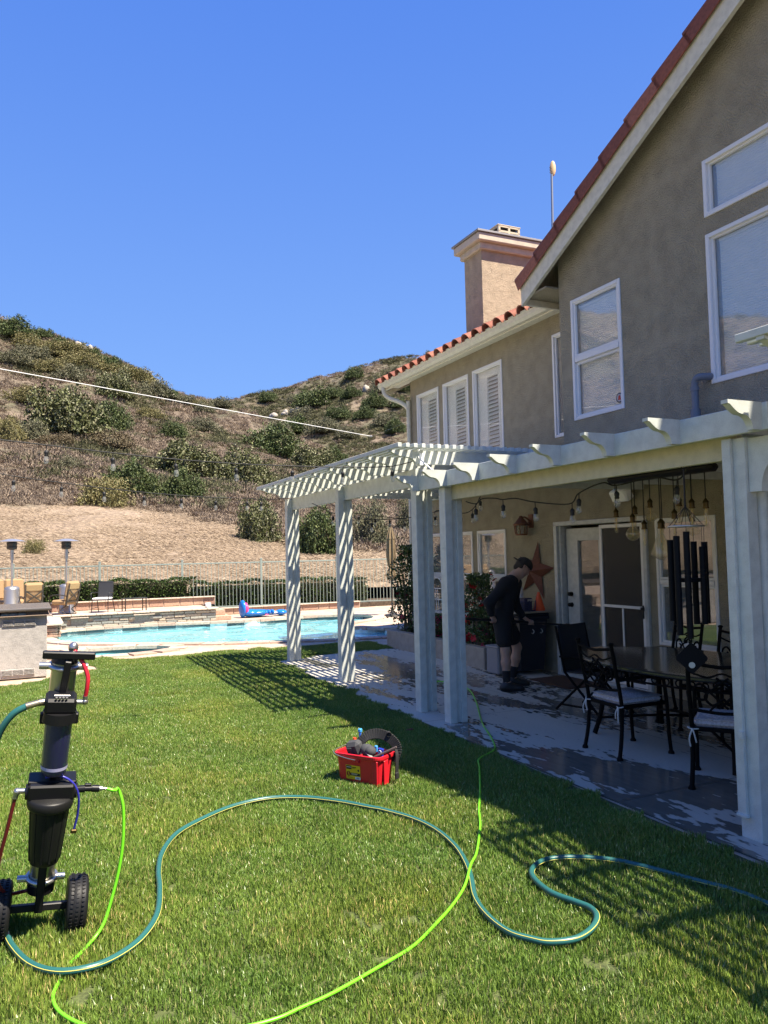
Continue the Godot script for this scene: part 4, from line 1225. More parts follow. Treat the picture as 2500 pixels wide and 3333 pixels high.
func build_pergola() -> void:
	var paint := mat("pergola_paint", lin(0.61, 0.635, 0.575), 0.5, 0.0, grey_tex("wood_paint", 512, [[91, 0.015, 3, 1.0], [92, 0.15, 2, 0.7], [93, 0.4, 1, 0.4]], 0.86, 1.08), 0.9, texs["grit"], 0.05)
	for which in 2:
		var t := thing("pergola", "white lattice pergola at the pool end of the patio" if which == 0 else "white lattice pergola at the near end of the patio, mostly out of frame", "pergola", Vector3.ZERO, 0.0, "white lattice pergolas")
		for z in ([-12.12, -9.83, -7.52] if which == 0 else [-0.5, 2.2]): post(t, z, 2.66, paint)
		var bm := MB.new()
		var za := -12.22 if which == 0 else -2.8; var zb := -7.45 if which == 0 else 2.3
		bm.box(Vector3(3.962, 2.577, (za + zb) / 2), Vector3(0.05, 0.2, zb - za), 0.004)
		part(bm, "beam", paint, t)
		var lb := MB.new()
		lb.box(Vector3(WALL - 0.03, 2.75, (za + zb) / 2), Vector3(0.05, 0.15, zb - za + 0.3), 0.004)
		part(lb, "ledger", paint, t)
		var rb := MB.new()
		rb.prism(ogee(3.42, 3.85, 2.68, 2.82), -0.024, 0.024)
		rb.box(Vector3((3.85 + WALL) / 2 - 0.03, 2.75, 0), Vector3(WALL - 3.85 - 0.06, 0.14, 0.048), 0.0)
		var rm := rb.mesh()
		for k in (9 if which == 0 else 9):
			var r := put(rm, "rafter", paint, t)
			r.position.z = -12.07 + 0.605 * k if which == 0 else -2.72 + 0.605 * k
		var sb := MB.new()
		var sl := 5.33 if which == 0 else 5.5
		sb.box(Vector3.ZERO, Vector3(0.044, 0.044, sl), 0.003)
		var sm := sb.mesh()
		for k in 36:
			var s := put(sm, "slat", paint, t)
			s.position = Vector3(3.435 + k * 0.0915, 2.843, -12.31 + sl / 2 if which == 0 else -2.87 + sl / 2)
	# solid patio cover between the two
	var t := thing("patio_cover", "solid white patio cover with scrolled brackets between the two pergolas", "patio cover")
	post(t, -6.88, 2.4, paint)
	var dp := MB.new()
	dp.box(Vector3(3.915, 1.2, -3.295), Vector3(0.09, 2.38, 0.145), 0.004)
	dp.box(Vector3(3.98, 1.2, -3.295), Vector3(0.05, 2.36, 0.08))
	dp.cyl(Vector3(4.03, 0.0, -3.26), Vector3(4.03, 2.3, -3.26), 0.045, 0.045, 16)
	var pd := part(dp, "post", paint, t)
	var bd := MB.new()
	bd.box(Vector3(3.857, 1.27, -3.335), Vector3(0.026, 2.24, 0.062), 0.003)
	bd.box(Vector3(3.84, 0.15, -3.325), Vector3(0.03, 0.018, 0.075), 0.003)
	bd.box(Vector3(3.842, 0.62, -3.31), Vector3(0.025, 0.05, 0.03), 0.003)
	part(bd, "cable_channel", paint, pd)
	var br := MB.new()
	br.T = Transform3D(Basis(Vector3.UP, PI / 2), Vector3(3.93, 0, -3.22))
	var sp := ogee(-0.3, 0.0, 2.06, 2.38)
	br.prism(sp, -0.035, 0.035)
	part(br, "bracket", paint, t)
	var fb := MB.new()
	fb.box(Vector3(3.82, 2.4785, -5.185), Vector3(0.035, 0.157, 4.37), 0.003)
	part(fb, "fascia", paint, t)
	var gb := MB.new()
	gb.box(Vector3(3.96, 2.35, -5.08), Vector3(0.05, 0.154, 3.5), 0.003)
	part(gb, "beam", mat("bounce_lit_paint", lin(0.6, 0.55, 0.38), 0.6, 0.0, texs["wood_paint"], 0.9, texs["grit"], 0.08), t)  # beam yellower than the pergola paint: warm bounced light put into its colour
	var cbm := MB.new()
	cbm.prism(ogee(3.535, 3.803, 2.4, 2.56), -0.024, 0.024)
	var cm := cbm.mesh()
	for k in 8:
		var c := put(cm, "bracket_end", paint, t)
		c.position.z = -7.32 + 0.6085 * k
	var rb := MB.new()
	rb.box(Vector3((3.84 + WALL) / 2, 2.535, -5.18), Vector3(WALL - 3.84, 0.03, 4.34))
	part(rb, "roof_panel", paint, t)
	var r2 := MB.new()
	r2.box(Vector3(0, 2.475, 0), Vector3(WALL - 4.1, 0.085, 0.045), 0.003)
	var rmm := r2.mesh()
	for k in 7:
		var r := put(rmm, "ceiling_rafter", paint, t)
		r.position = Vector3((4.02 + WALL) / 2, 0, -7.02 + 0.6085 * k)
	# floodlight on the far pergola
	var f := thing("floodlight", "small white floodlight with a sensor at the corner of the far pergola", "floodlight", Vector3(3.8, 2.79, -7.3))
	var b := MB.new()
	b.box(Vector3(0.0, -0.06, 0.05), Vector3(0.05, 0.13, 0.1), 0.006)
	part(b, "junction_box", mat("speaker_white", Color.WHITE), f)
	b = MB.new()
	b.T = Transform3D(Basis(Vector3(0, 1, 0), 0.6) * Basis(Vector3(0, 0, 1), 0.5), Vector3(-0.06, 0.06, 0.05))
	b.box(Vector3.ZERO, Vector3(0.11, 0.04, 0.15), 0.008)
	part(b, "lamp_head", mat("speaker_white", Color.WHITE), f)
	b = MB.new()
	b.tube(smooth_path([Vector3(-0.02, -0.02, 0.1), Vector3(-0.06, -0.06, 0.16), Vector3(-0.02, -0.2, 0.36), Vector3(0.0, -0.26, 0.5)], 5), 0.008, 6)
	part(b, "conduit", mat("speaker_white", Color.WHITE), f)

# ---------------------------------------------------------------- round the pool
func ledger(t: Node, origin: Vector3, along: Vector3, length: float, h: float, out: Vector3, ms: Array, skip := []) -> void:
	# courses of rough stacked stone on a wall face
	var y := 0.0
	while y < h - 0.02:
		var ch := minf(rf(0.055, 0.085), h - y)
		if h - y - ch < 0.03: ch = h - y
		var s := 0.0
		while s < length - 0.02:
			var l := minf(rf(0.16, 0.46), length - s)
			if length - s - l < 0.1: l = length - s
			var inside := false
			for g in skip:
				if s + l * 0.5 > g[0] and s + l * 0.5 < g[1] and y + ch * 0.5 > g[2]: inside = true
			if not inside:
				var d := rf(0.04, 0.075)
				var b := MB.new()
				b.box(Vector3.ZERO, Vector3(l - 0.012, ch - 0.01, d), 0.01)
				var mi := part(b, "stone", ms[rng.randi() % ms.size()], t)
				var c := origin + along * (s + l * 0.5) + Vector3(0, y + ch * 0.5, 0) + out * d * 0.5
				mi.transform = Transform3D(Basis(along, Vector3.UP, along.cross(Vector3.UP)), c)
			s += l
		y += ch

func build_pool_side() -> void:
	rng.seed = 210
	var st := [mat("ledge_a", lin(0.42, 0.38, 0.31), 0.85, 0.0, texs["tone"], 0.6, texs["grit"], 0.6), mat("ledge_b", lin(0.34, 0.34, 0.3), 0.85, 0.0, texs["tone"], 0.6, texs["grit"], 0.6), mat("ledge_c", lin(0.48, 0.41, 0.31), 0.85, 0.0, texs["tone"], 0.6, texs["grit"], 0.6), mat("ledge_d", lin(0.26, 0.28, 0.26), 0.85, 0.0, texs["tone"], 0.6, texs["grit"], 0.6)]
	var pink := [mat("red_stone_a", lin(0.4, 0.25, 0.18), 0.85, 0.0, texs["tone"], 0.6, texs["grit"], 0.5), mat("red_stone_b", lin(0.46, 0.31, 0.22), 0.85, 0.0, texs["tone"], 0.6, texs["grit"], 0.5), mat("red_stone_c", lin(0.36, 0.22, 0.16), 0.85, 0.0, texs["tone"], 0.6, texs["grit"], 0.5)]
	var capm := mat("cap_stone", lin(0.55, 0.44, 0.34), 0.8, 0.0, texs["tone"], 0.8)
	var core := mat("mortar", lin(0.3, 0.26, 0.22), 0.95)
	# raised terrace behind the pool
	var b := MB.new()
	b.box(Vector3(-5.7, 0.13, -22.15), Vector3(20.7, 0.36, 2.2))
	b.box(Vector3(-7.7, 0.13, -20.0), Vector3(16.6, 0.355, 2.1))
	setting(b, "terrace", mats["flagstone"], "raised flagstone terrace behind the pool")
	var t := thing("raised_pool_wall", "stacked-stone wall with two water spillways behind the pool", "stone wall", Vector3.ZERO)
	ledger(t, Vector3(0.62, 0.0, -21.05), Vector3(1, 0, 0), 4.03, 0.3, Vector3(0, 0, 1), st, [[0.33, 0.8, 0.06], [1.85, 2.4, 0.06]])
	ledger(t, Vector3(0.62, 0.0, -18.95), Vector3(0, 0, -1), 2.1, 0.27, Vector3(1, 0, 0), pink)
	ledger(t, Vector3(-1.5, 0.0, -18.95), Vector3(1, 0, 0), 2.12, 0.27, Vector3(0, 0, 1), pink)
	for g in [[0.97, 1.4], [2.49, 3.02]]:
		b = MB.new()
		b.box(Vector3((g[0] + g[1]) / 2, 0.14, -21.04), Vector3(g[1] - g[0] - 0.02, 0.24, 0.06), 0.01)
		part(b, "spillway_stone", st[3], t)
		b = MB.new()
		b.box(Vector3((g[0] + g[1]) / 2, 0.275, -20.99), Vector3(g[1] - g[0], 0.025, 0.16), 0.006)
		part(b, "spillway_lip", capm, t)
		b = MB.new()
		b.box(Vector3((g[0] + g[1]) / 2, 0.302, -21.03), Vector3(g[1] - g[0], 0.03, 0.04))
		part(b, "spillway_slot", mat("near_black", Color.BLACK), t)  # solid dark bar painted for the shade inside the slot
	var s := 0.56
	while s < 4.6:
		var l := minf(rf(0.35, 0.6), 4.72 - s)
		b = MB.new()
		b.box(Vector3(s + l / 2, 0.335, -21.1), Vector3(l - 0.008, 0.04, 0.36), 0.008)
		part(b, "cap_stone", capm, t)
		s += l
	b = MB.new()
	b.box(Vector3(-0.5, 0.3, -19.0), Vector3(2.4, 0.04, 0.36), 0.008)
	b.box(Vector3(0.58, 0.301, -20.1), Vector3(0.32, 0.04, 1.9), 0.008)
	part(b, "cap_stone", capm, t)
	# steps and low walls
	t = thing("stone_steps", "pink stone steps at the end of the raised pool wall", "steps")
	for q in [[4.86, 0.06, 0.44, 0.12, -21.9, 1.7], [4.82, 0.19, 0.34, 0.14, -22.1, 1.4]]:
		b = MB.new()
		b.box(Vector3(q[0], q[1], q[4]), Vector3(q[2], q[3], q[5]), 0.012)
		part(b, "step", pink[1], t)
	t = thing("planter_wall", "low pink stone wall behind the terrace chairs", "stone wall", Vector3.ZERO, 0.0, "low pink stone walls")
	b = MB.new(); b.box(Vector3(2.0, 0.42, -23.25), Vector3(6.2, 0.24, 0.12)); part(b, "core", core, t)
	s = -1.1
	while s < 5.0:
		var l := minf(rf(0.3, 0.55), 5.1 - s)
		b = MB.new(); b.box(Vector3(s + l / 2, 0.42, -23.2), Vector3(l - 0.015, 0.205, 0.05), 0.012)
		part(b, "stone", pink[rng.randi() % 3], t)
		b = MB.new(); b.box(Vector3(s + l / 2, 0.545, -23.22), Vector3(l - 0.006, 0.035, 0.2), 0.008)
		part(b, "cap_stone", capm, t)
		s += l
	t = thing("planter_wall", "low pink stone wall behind the blue pool float", "stone wall", Vector3.ZERO, 0.0, "low pink stone walls")
	b = MB.new(); b.box(Vector3(7.4, 0.09, -22.95), Vector3(4.6, 0.18, 0.12)); part(b, "core", core, t)
	s = 5.1
	while s < 9.65:
		var l := minf(rf(0.35, 0.7), 9.7 - s)
		b = MB.new(); b.box(Vector3(s + l / 2, 0.092, -22.9), Vector3(l - 0.015, 0.17, 0.05), 0.012)
		part(b, "stone", pink[rng.randi() % 3], t)
		b = MB.new(); b.box(Vector3(s + l / 2, 0.197, -22.92), Vector3(l - 0.006, 0.03, 0.2), 0.008)
		part(b, "cap_stone", capm, t)
		s += l
	b = MB.new()
	b.box(Vector3(-5.5, 0.2, -24.7), Vector3(20.8, 0.44, 2.8))
	b.box(Vector3(7.5, 0.03, -25.0), Vector3(5.2, 0.2, 4.0))
	b.box(Vector3(15.0, 0.0, -24.7), Vector3(9.8, 0.3, 3.4))
	setting(b, "planting_bed", mat("bed_soil", lin(0.1, 0.07, 0.045), 0.95, 0.0, texs["earth"], 1.5), "soil bed under the clipped hedge")
	# hedge
	var hg := thing("clipped_hedge", "low clipped green hedge running along the pool fence", "hedge", Vector3(0, 0, -24.6))
	var hb := MB.new()
	var hl := MB.new()
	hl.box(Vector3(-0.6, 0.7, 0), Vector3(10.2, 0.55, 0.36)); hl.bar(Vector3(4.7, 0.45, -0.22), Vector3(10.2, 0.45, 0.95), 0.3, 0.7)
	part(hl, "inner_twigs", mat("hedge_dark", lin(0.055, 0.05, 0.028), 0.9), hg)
	for k in 18000:
		var x := rf(-3.0, 10.2)
		var lo := 0.45 if x < 4.8 else 0.12
		var hi := 1.07 if x < 4.8 else 0.93
		hi += 0.035 * sin(x * 3.1) + 0.03 * sin(x * 7.7 + 1.0)
		var y := rf(lo, hi); var z := rf(-0.3, 0.3)
		var face := rng.randf()
		var o := Vector3(0, 0.2, 1)
		if face < 0.62: z = 0.2 + rf(0.0, 0.12)
		elif face < 0.88: y = hi - rf(0.0, 0.08); o = Vector3(0, 1, 0.2)
		var d := (o + rand_dir() * 0.9).normalized()
		hb.tint(Color(0.03, 0.055, 0.012).lerp(Color(0.085, 0.125, 0.03), pow(rng.randf(), 1.4)) * rf(0.7, 1.3))
		if x > 4.6: z += -0.25 + 0.2125 * (x - 4.5)
		quick_leaf(hb, Vector3(x, y, z), d, rf(0.05, 0.09), rf(0.03, 0.055))
	var hm := mat("hedge_leaves", Color.WHITE, 0.45)
	hm.vertex_color_use_as_albedo = true
	hm.backlight_enabled = true
	hm.backlight = Color(0.12, 0.18, 0.04)
	part(hb, "foliage", hm, hg)
	# fence
	var fe := thing("pool_fence", "pale green metal picket fence behind the hedge", "fence")
	var fm := mat("fence_paint", lin(0.27, 0.32, 0.28), 0.45)
	var dir := Vector3(2.387, 0, 0.507)
	var p0 := Vector3(-0.4, 0, -25.5)
	var ux := dir.normalized()
	var bas := Basis(ux, Vector3.UP, ux.cross(Vector3.UP))
	var pb := MB.new(); pb.box(Vector3(0, 0.8, 0), Vector3(0.065, 1.66, 0.065), 0.004); pb.box(Vector3(0, 1.645, 0), Vector3(0.08, 0.03, 0.08), 0.01)
	var kb := MB.new(); kb.box(Vector3(0, 0.82, 0), Vector3(0.015, 1.4, 0.015))
	var rb := MB.new(); rb.box(Vector3(0, 0, 0), Vector3(2.37, 0.04, 0.035), 0.003)
	var pm := pb.mesh(); var km := kb.mesh(); var rm := rb.mesh()
	for k in range(-2, 6):
		var o := p0 + dir * k
		var a := put(pm, "post", fm, fe); a.transform = Transform3D(bas, o)
		for y in [1.53, 0.16]:
			var r := put(rm, "rail", fm, fe); r.transform = Transform3D(bas, o + dir * 0.5 + Vector3(0, y, 0))
		for j in 21:
			var q := put(km, "picket", fm, fe); q.transform = Transform3D(bas, o + dir * ((j + 1) / 22.0))

func build_pool_furniture() -> void:
	# patio heaters
	var steel := mat("brushed_steel", lin(0.45, 0.43, 0.4), 0.4, 0.85)
	var blk := mat("black_enamel", lin(0.012, 0.012, 0.013), 0.4)
	var root: Node3D
	for k in 2:
		var at: Vector3 = [Vector3(-0.37, 0.315, -21.7), Vector3(0.93, 0.315, -22.2)][k]
		var lab: String = ["steel patio heater nearest the left edge, its tank housing showing", "steel patio heater rising behind the second tan armchair"][k]
		if k == 1:
			copy_of(root, "patio_heater", lab, at, 0.7)
			break
		var t := thing("patio_heater", lab, "patio heater", at, 0.0, "patio heaters on the terrace")
		root = t
		var b := MB.new()
		b.lathe([Vector2(0, 0), Vector2(0.2, 0), Vector2(0.2, 0.06), Vector2(0.185, 0.08), Vector2(0.185, 0.7), Vector2(0.17, 0.76), Vector2(0.1, 0.79), Vector2(0, 0.79)], 28)
		part(b, "tank_housing", steel, t)
		b = MB.new()
		b.cyl(Vector3(0, 0.78, 0), Vector3(0, 1.5, 0), 0.028, 0.028, 14)
		b.cyl(Vector3(0, 1.46, 0), Vector3(0, 1.72, 0), 0.046, 0.046, 14)
		part(b, "pole", steel, t)
		b = MB.new()
		b.lathe([Vector2(0.05, 1.71), Vector2(0.11, 1.73), Vector2(0.125, 1.77), Vector2(0.125, 1.8), Vector2(0.115, 1.81), Vector2(0.125, 1.86), Vector2(0.125, 1.9), Vector2(0.1, 1.92), Vector2(0.0, 1.92)], 20, Vector3.ZERO, true)
		part(b, "burner", blk, t)
		b = MB.new()
		b.lathe([Vector2(0.0, 1.905), Vector2(0.1, 1.925), Vector2(0.33, 1.918), Vector2(0.335, 1.924), Vector2(0.2, 1.965), Vector2(0.08, 1.99), Vector2(0.0, 1.995)], 30)
		part(b, "reflector", mat("polished_steel", lin(0.6, 0.58, 0.55), 0.35, 0.8), t)
		b = MB.new()
		b.cyl(Vector3(0.05, 1.62, 0), Vector3(0.08, 1.62, 0), 0.02, 0.02, 10)
		part(b, "knob", blk, t)
	# tan armchairs
	var tan_c := mat("tan_cushion", lin(0.36, 0.235, 0.12), 0.9, 0.0, texs["tone"], 0.2)
	var tan_d := mat("tan_sling", lin(0.36, 0.25, 0.12), 0.9, 0.0, texs["tone"], 0.2)
	var iron := mat("bronze_frame", lin(0.055, 0.05, 0.042), 0.45, 0.3)
	var ch := thing("tan_armchair", "tan cushioned armchair with a crossed back, left of the second heater", "armchair", Vector3(0.1, 0.315, -21.55), PI + 0.15, "tan cushioned seats on the terrace")
	var b := MB.new()
	b.box(Vector3(0, 0.33, 0.02), Vector3(0.44, 0.13, 0.46), 0.04); part(b, "seat_cushion", tan_c, ch)
	b = MB.new()
	b.T = Transform3D(Basis(Vector3.RIGHT, -0.2), Vector3(0, 0.38, -0.2))
	b.box(Vector3(0, 0.24, 0.03), Vector3(0.44, 0.52, 0.12), 0.045); part(b, "back_cushion", tan_c, ch)
	var fb := MB.new()
	fb.T = b.T
	fb.box(Vector3(0, 0.38, -0.035), Vector3(0.43, 0.15, 0.018), 0.005); part(fb, "back_sling", tan_d, ch)
	var xb := MB.new()
	xb.T = b.T
	xb.bar(Vector3(-0.2, -0.12, -0.04), Vector3(-0.2, 0.46, -0.04), 0.028, 0.028); xb.bar(Vector3(0.2, -0.12, -0.04), Vector3(0.2, 0.46, -0.04), 0.028, 0.028)
	xb.bar(Vector3(-0.2, -0.02, -0.045), Vector3(0.2, -0.02, -0.045), 0.026, 0.026)
	xb.bar(Vector3(-0.2, 0.0, -0.05), Vector3(0.2, 0.31, -0.05), 0.032, 0.012, 0.0, Vector3.BACK); xb.bar(Vector3(0.2, 0.0, -0.062), Vector3(-0.2, 0.31, -0.062), 0.032, 0.012, 0.0, Vector3.BACK)
	part(xb, "back_frame", iron, ch)
	for sx in [-1.0, 1.0]:
		var ab := MB.new()
		ab.tube(smooth_path([Vector3(sx * 0.24, 0.5, -0.26), Vector3(sx * 0.26, 0.53, -0.05), Vector3(sx * 0.26, 0.51, 0.2), Vector3(sx * 0.25, 0.42, 0.27), Vector3(sx * 0.23, 0.24, 0.24)], 4), 0.014, 6)
		part(ab, "arm", iron, ch)
		var lb := MB.new()
		lb.tube(smooth_path([Vector3(sx * 0.2, 0.24, -0.22), Vector3(sx * 0.2, 0.14, -0.05), Vector3(sx * 0.2, 0.03, -0.2), Vector3(sx * 0.2, 0.015, 0.0), Vector3(sx * 0.2, 0.03, 0.22)], 4), 0.013, 6)
		part(lb, "leg", iron, ch)
	copy_of(ch, "tan_armchair", "tan cushioned armchair in front of the second heater, turned to the left", Vector3(0.87, 0.315, -21.75), -PI / 2 - 0.75)
	# loveseat at the frame edge
	var lv := thing("tan_loveseat", "tan cushioned loveseat facing the pool at the left edge", "loveseat", Vector3(-0.55, 0.315, -22.6), 0.1, "tan cushioned seats on the terrace")
	b = MB.new(); b.box(Vector3(0, 0.34, 0.0), Vector3(0.95, 0.15, 0.5), 0.05); part(b, "seat_cushion", tan_c, lv)
	for sx in [-1.0, 1.0]:
		b = MB.new(); b.T = Transform3D(Basis(Vector3.RIGHT, -0.2), Vector3(sx * 0.24, 0.4, -0.2)); b.box(Vector3(0, 0.28, 0), Vector3(0.47, 0.56, 0.14), 0.05); part(b, "back_cushion", tan_c, lv)
		b = MB.new(); b.tube(smooth_path([Vector3(sx * 0.5, 0.0, -0.25), Vector3(sx * 0.5, 0.5, -0.25), Vector3(sx * 0.52, 0.55, 0.1), Vector3(sx * 0.5, 0.3, 0.25), Vector3(sx * 0.5, 0.0, 0.24)], 4), 0.015, 6); part(b, "leg", iron, lv)
	# black sling chair with a white cushion
	var sl := thing("sling_chair", "black sling chair with a white seat cushion on the terrace", "chair", Vector3(1.83, 0.315, -22.05), -0.42)
	b = MB.new(); b.T = Transform3D(Basis(Vector3.RIGHT, -0.22), Vector3(0, 0.36, -0.18)); b.box(Vector3(0, 0.22, 0), Vector3(0.4, 0.46, 0.012), 0.004); b.box(Vector3(0, 0.455, 0), Vector3(0.36, 0.04, 0.02), 0.008); part(b, "back_sling", mat("black_mesh", lin(0.02, 0.021, 0.026), 0.7), sl)
	b = MB.new(); b.box(Vector3(0, 0.37, 0.03), Vector3(0.42, 0.05, 0.42), 0.022); part(b, "seat_cushion", mat("white_cushion", lin(0.75, 0.74, 0.72), 0.9), sl)
	b = MB.new(); b.box(Vector3(0, 0.335, 0.03), Vector3(0.42, 0.02, 0.42), 0.006); part(b, "seat", mat("black_mesh", Color.BLACK), sl)
	for sx in [-1.0, 1.0]:
		for q in [[0.2, 0.24], [-0.16, -0.3]]:
			b = MB.new(); b.tube([Vector3(sx * 0.21, 0.34, q[0]), Vector3(sx * 0.22, 0.0, q[1])], 0.011, 6); part(b, "leg", blk, sl)
		b = MB.new(); b.tube(smooth_path([Vector3(sx * 0.21, 0.52, -0.26), Vector3(sx * 0.24, 0.53, 0.0), Vector3(sx * 0.24, 0.52, 0.2), Vector3(sx * 0.22, 0.34, 0.22)], 4), 0.012, 6); part(b, "arm", blk, sl)
		b = MB.new(); b.tube([Vector3(sx * 0.215, 0.12, 0.22), Vector3(sx * 0.215, 0.12, -0.23)], 0.009, 6); part(b, "stretcher", blk, sl)
	# small side table
	var tb := thing("side_table", "small dark side table on the terrace right of the sling chair", "side table", Vector3(2.62, 0.315, -21.9), 0.2)
	b = MB.new(); b.box(Vector3(0, 0.35, 0), Vector3(0.62, 0.02, 0.34), 0.006); part(b, "top", mat("table_glass_dark", lin(0.05, 0.055, 0.055), 0.15), tb)
	for sx in [-1.0, 1.0]:
		for sz in [-1.0, 1.0]:
			b = MB.new(); b.bar(Vector3(sx * 0.28, 0, sz * 0.14), Vector3(sx * 0.28, 0.34, sz * 0.14), 0.022, 0.022); part(b, "leg", blk, tb)
		b = MB.new(); b.bar(Vector3(sx * 0.28, 0.12, -0.14), Vector3(sx * 0.28, 0.12, 0.14), 0.015, 0.015); part(b, "stretcher", blk, tb)
	# pool float
	var fl := thing("pool_float", "blue inflatable pool float with a pink headrest on the deck", "pool float", Vector3(6.0, 0.03, -21.45), 0.08)
	var blue := mat("float_blue", lin(0.012, 0.16, 0.55), 0.25)
	b = MB.new(); b.ball(Vector3(-0.1, 0.09, 0), Vector3(0.42, 0.1, 0.26), 20, 10); b.ball(Vector3(-0.3, 0.1, 0), Vector3(0.27, 0.11, 0.28), 18, 8); b.ball(Vector3(0.62, 0.07, 0.04), Vector3(0.17, 0.085, 0.2), 16, 8)
	for k in 5: b.ball(Vector3(-0.12 + k * 0.11, 0.1, 0.1), Vector3(0.055, 0.075, 0.16), 10, 6)
	b.ball(Vector3(0.36, 0.055, 0.03), Vector3(0.24, 0.05, 0.1), 14, 6)
	part(b, "body", blue, fl)
	b = MB.new(); b.ball(Vector3(-0.52, 0.22, 0), Vector3(0.09, 0.25, 0.22), 14, 10); part(b, "headrest_rim", blue, fl)
	b = MB.new(); b.ball(Vector3(-0.455, 0.215, 0.05), Vector3(0.085, 0.19, 0.18), 14, 10); part(b, "headrest", mat("float_pink", lin(0.65, 0.05, 0.22), 0.3), fl)
	b = MB.new(); b.ball(Vector3(0.34, 0.075, 0.11), Vector3(0.16, 0.03, 0.06), 10, 6); part(b, "white_panel", mat("float_white", lin(0.7, 0.7, 0.72), 0.3), fl)
	b = MB.new(); b.ball(Vector3(0.1, 0.04, 0.27), Vector3(0.06, 0.02, 0.02), 8, 6); part(b, "handle", mats["float_pink"], fl)
	# furled parasol
	var um := thing("furled_parasol", "furled tan parasol standing beyond the pool", "parasol", Vector3(9.05, 0.0, -19.1))
	b = MB.new(); b.cyl(Vector3(0, 0, 0), Vector3(0, 2.5, 0), 0.022, 0.022, 10); part(b, "pole", iron, um)
	b = MB.new(); b.lathe([Vector2(0, 0), Vector2(0.24, 0), Vector2(0.22, 0.05), Vector2(0.06, 0.09), Vector2(0.03, 0.2)], 18); part(b, "base", iron, um)
	b = MB.new(); b.ball(Vector3(0, 2.5, 0), Vector3(0.035, 0.06, 0.035), 8, 6); part(b, "finial", blk, um)
	b = MB.new()
	var pr := [[1.02, 0.11], [1.12, 0.125], [1.25, 0.09], [1.32, 0.06], [1.4, 0.085], [1.65, 0.115], [1.95, 0.105], [2.1, 0.1], [2.12, 0.115], [2.3, 0.075], [2.44, 0.03]]
	var rings := []
	for q in pr:
		var r := []
		for k in 32: r.append(Vector3(cos(TAU * k / 32), 0, sin(TAU * k / 32)) * q[1] * (1.0 + 0.28 * sin(k * TAU / 32 * 8 + q[0])) + Vector3(0, q[0] + (0.03 * sin(k * 1.7) if q[0] < 1.1 else 0.0), 0))
		rings.append(r)
	for j in rings.size() - 1:
		for k in 32: b.quad(rings[j][(k + 1) % 32], rings[j][k], rings[j + 1][k], rings[j + 1][(k + 1) % 32])
	part(b, "canopy", mat("parasol_cloth", lin(0.2, 0.15, 0.085), 0.9), um)
	b = MB.new(); b.lathe([Vector2(0.068, 1.3), Vector2(0.07, 1.34)], 16); part(b, "tie", mat("parasol_cloth", Color.WHITE), um)
	# candle jars
	for q in [[Vector3(0.47, 0.32, -19.05), "white candle jar on the low wall at the pool's left end"], [Vector3(4.45, 0.355, -21.1), "white candle jar at the right end of the raised pool wall"]]:
		var cj := thing("candle_jar", q[1], "candle jar", q[0], 0.0, "candle jars on the pool walls")
		b = MB.new(); b.lathe([Vector2(0, 0), Vector2(0.075, 0.0), Vector2(0.08, 0.02), Vector2(0.08, 0.13), Vector2(0.074, 0.135), Vector2(0.07, 0.03), Vector2(0, 0.03)], 18); part(b, "jar", mat("frosted_jar", lin(0.72, 0.7, 0.66), 0.3), cj)
		b = MB.new(); b.cyl(Vector3(0, 0.03, 0), Vector3(0, 0.085, 0), 0.04, 0.04, 12); part(b, "candle", mat("white_cushion", Color.WHITE), cj)
	# barbecue island
	var bq := thing("barbecue_island", "white stucco barbecue island with vents and a grey counter", "barbecue island", Vector3(0, 0, -12.62))
	var bst := mat("white_stucco", lin(0.46, 0.425, 0.385), 0.9, 0.0, texs["stucco_tone"], 0.9, texs["stucco_height"], 1.0)
	b = MB.new(); b.box(Vector3(-0.68, 0.475, -0.6), Vector3(1.88, 0.91, 1.2), 0.01); part(b, "base", bst, bq)
	b = MB.new(); b.box(Vector3(-0.68, 0.01, -0.6), Vector3(1.84, 0.03, 1.16)); part(b, "plinth", mat("near_black", Color.BLACK), bq)  # thin near-black strip under the base
	var tilem := mat("rust_tile", lin(0.24, 0.13, 0.07), 0.5, 0.0, texs["tone"], 0.3)
	b = MB.new(); b.box(Vector3(0.12, 0.968, -0.3), Vector3(0.3, 0.07, 0.6), 0.004); part(b, "tile", tilem, bq)
	b = MB.new(); b.box(Vector3(-1.1, 0.968, -0.5), Vector3(1.2, 0.07, 0.9), 0.004); part(b, "tile", mat("recess_shade", lin(0.09, 0.09, 0.085), 0.7), bq)  # solid dark block, painted for the shaded opening beside the tiles
	b = MB.new()
	for k in 3: b.ball(Vector3(-0.3 + k * 0.11, 0.955, 0.0), Vector3(0.07, 0.03, 0.05), 7, 5)
	part(b, "pebble", mat("ledge_b", Color.WHITE), bq)
	b = MB.new(); b.box(Vector3(-0.68, 0.935, -0.57), Vector3(1.96, 0.012, 1.28), 0.002); b.box(Vector3(-0.68, 1.004, -0.57), Vector3(1.96, 0.01, 1.28), 0.002); part(b, "trim", mat("rust_trim", lin(0.33, 0.24, 0.17), 0.6), bq)
	b = MB.new(); b.box(Vector3(-0.67, 1.03, -0.62), Vector3(1.98, 0.04, 1.45), 0.012); part(b, "counter", mat("grey_granite", lin(0.16, 0.145, 0.135), 0.25, 0.0, grey_tex("speckle", 512, [[101, 0.3, 2, 1.0], [102, 0.05, 2, 0.4]], 0.5, 1.3), 0.3), bq)
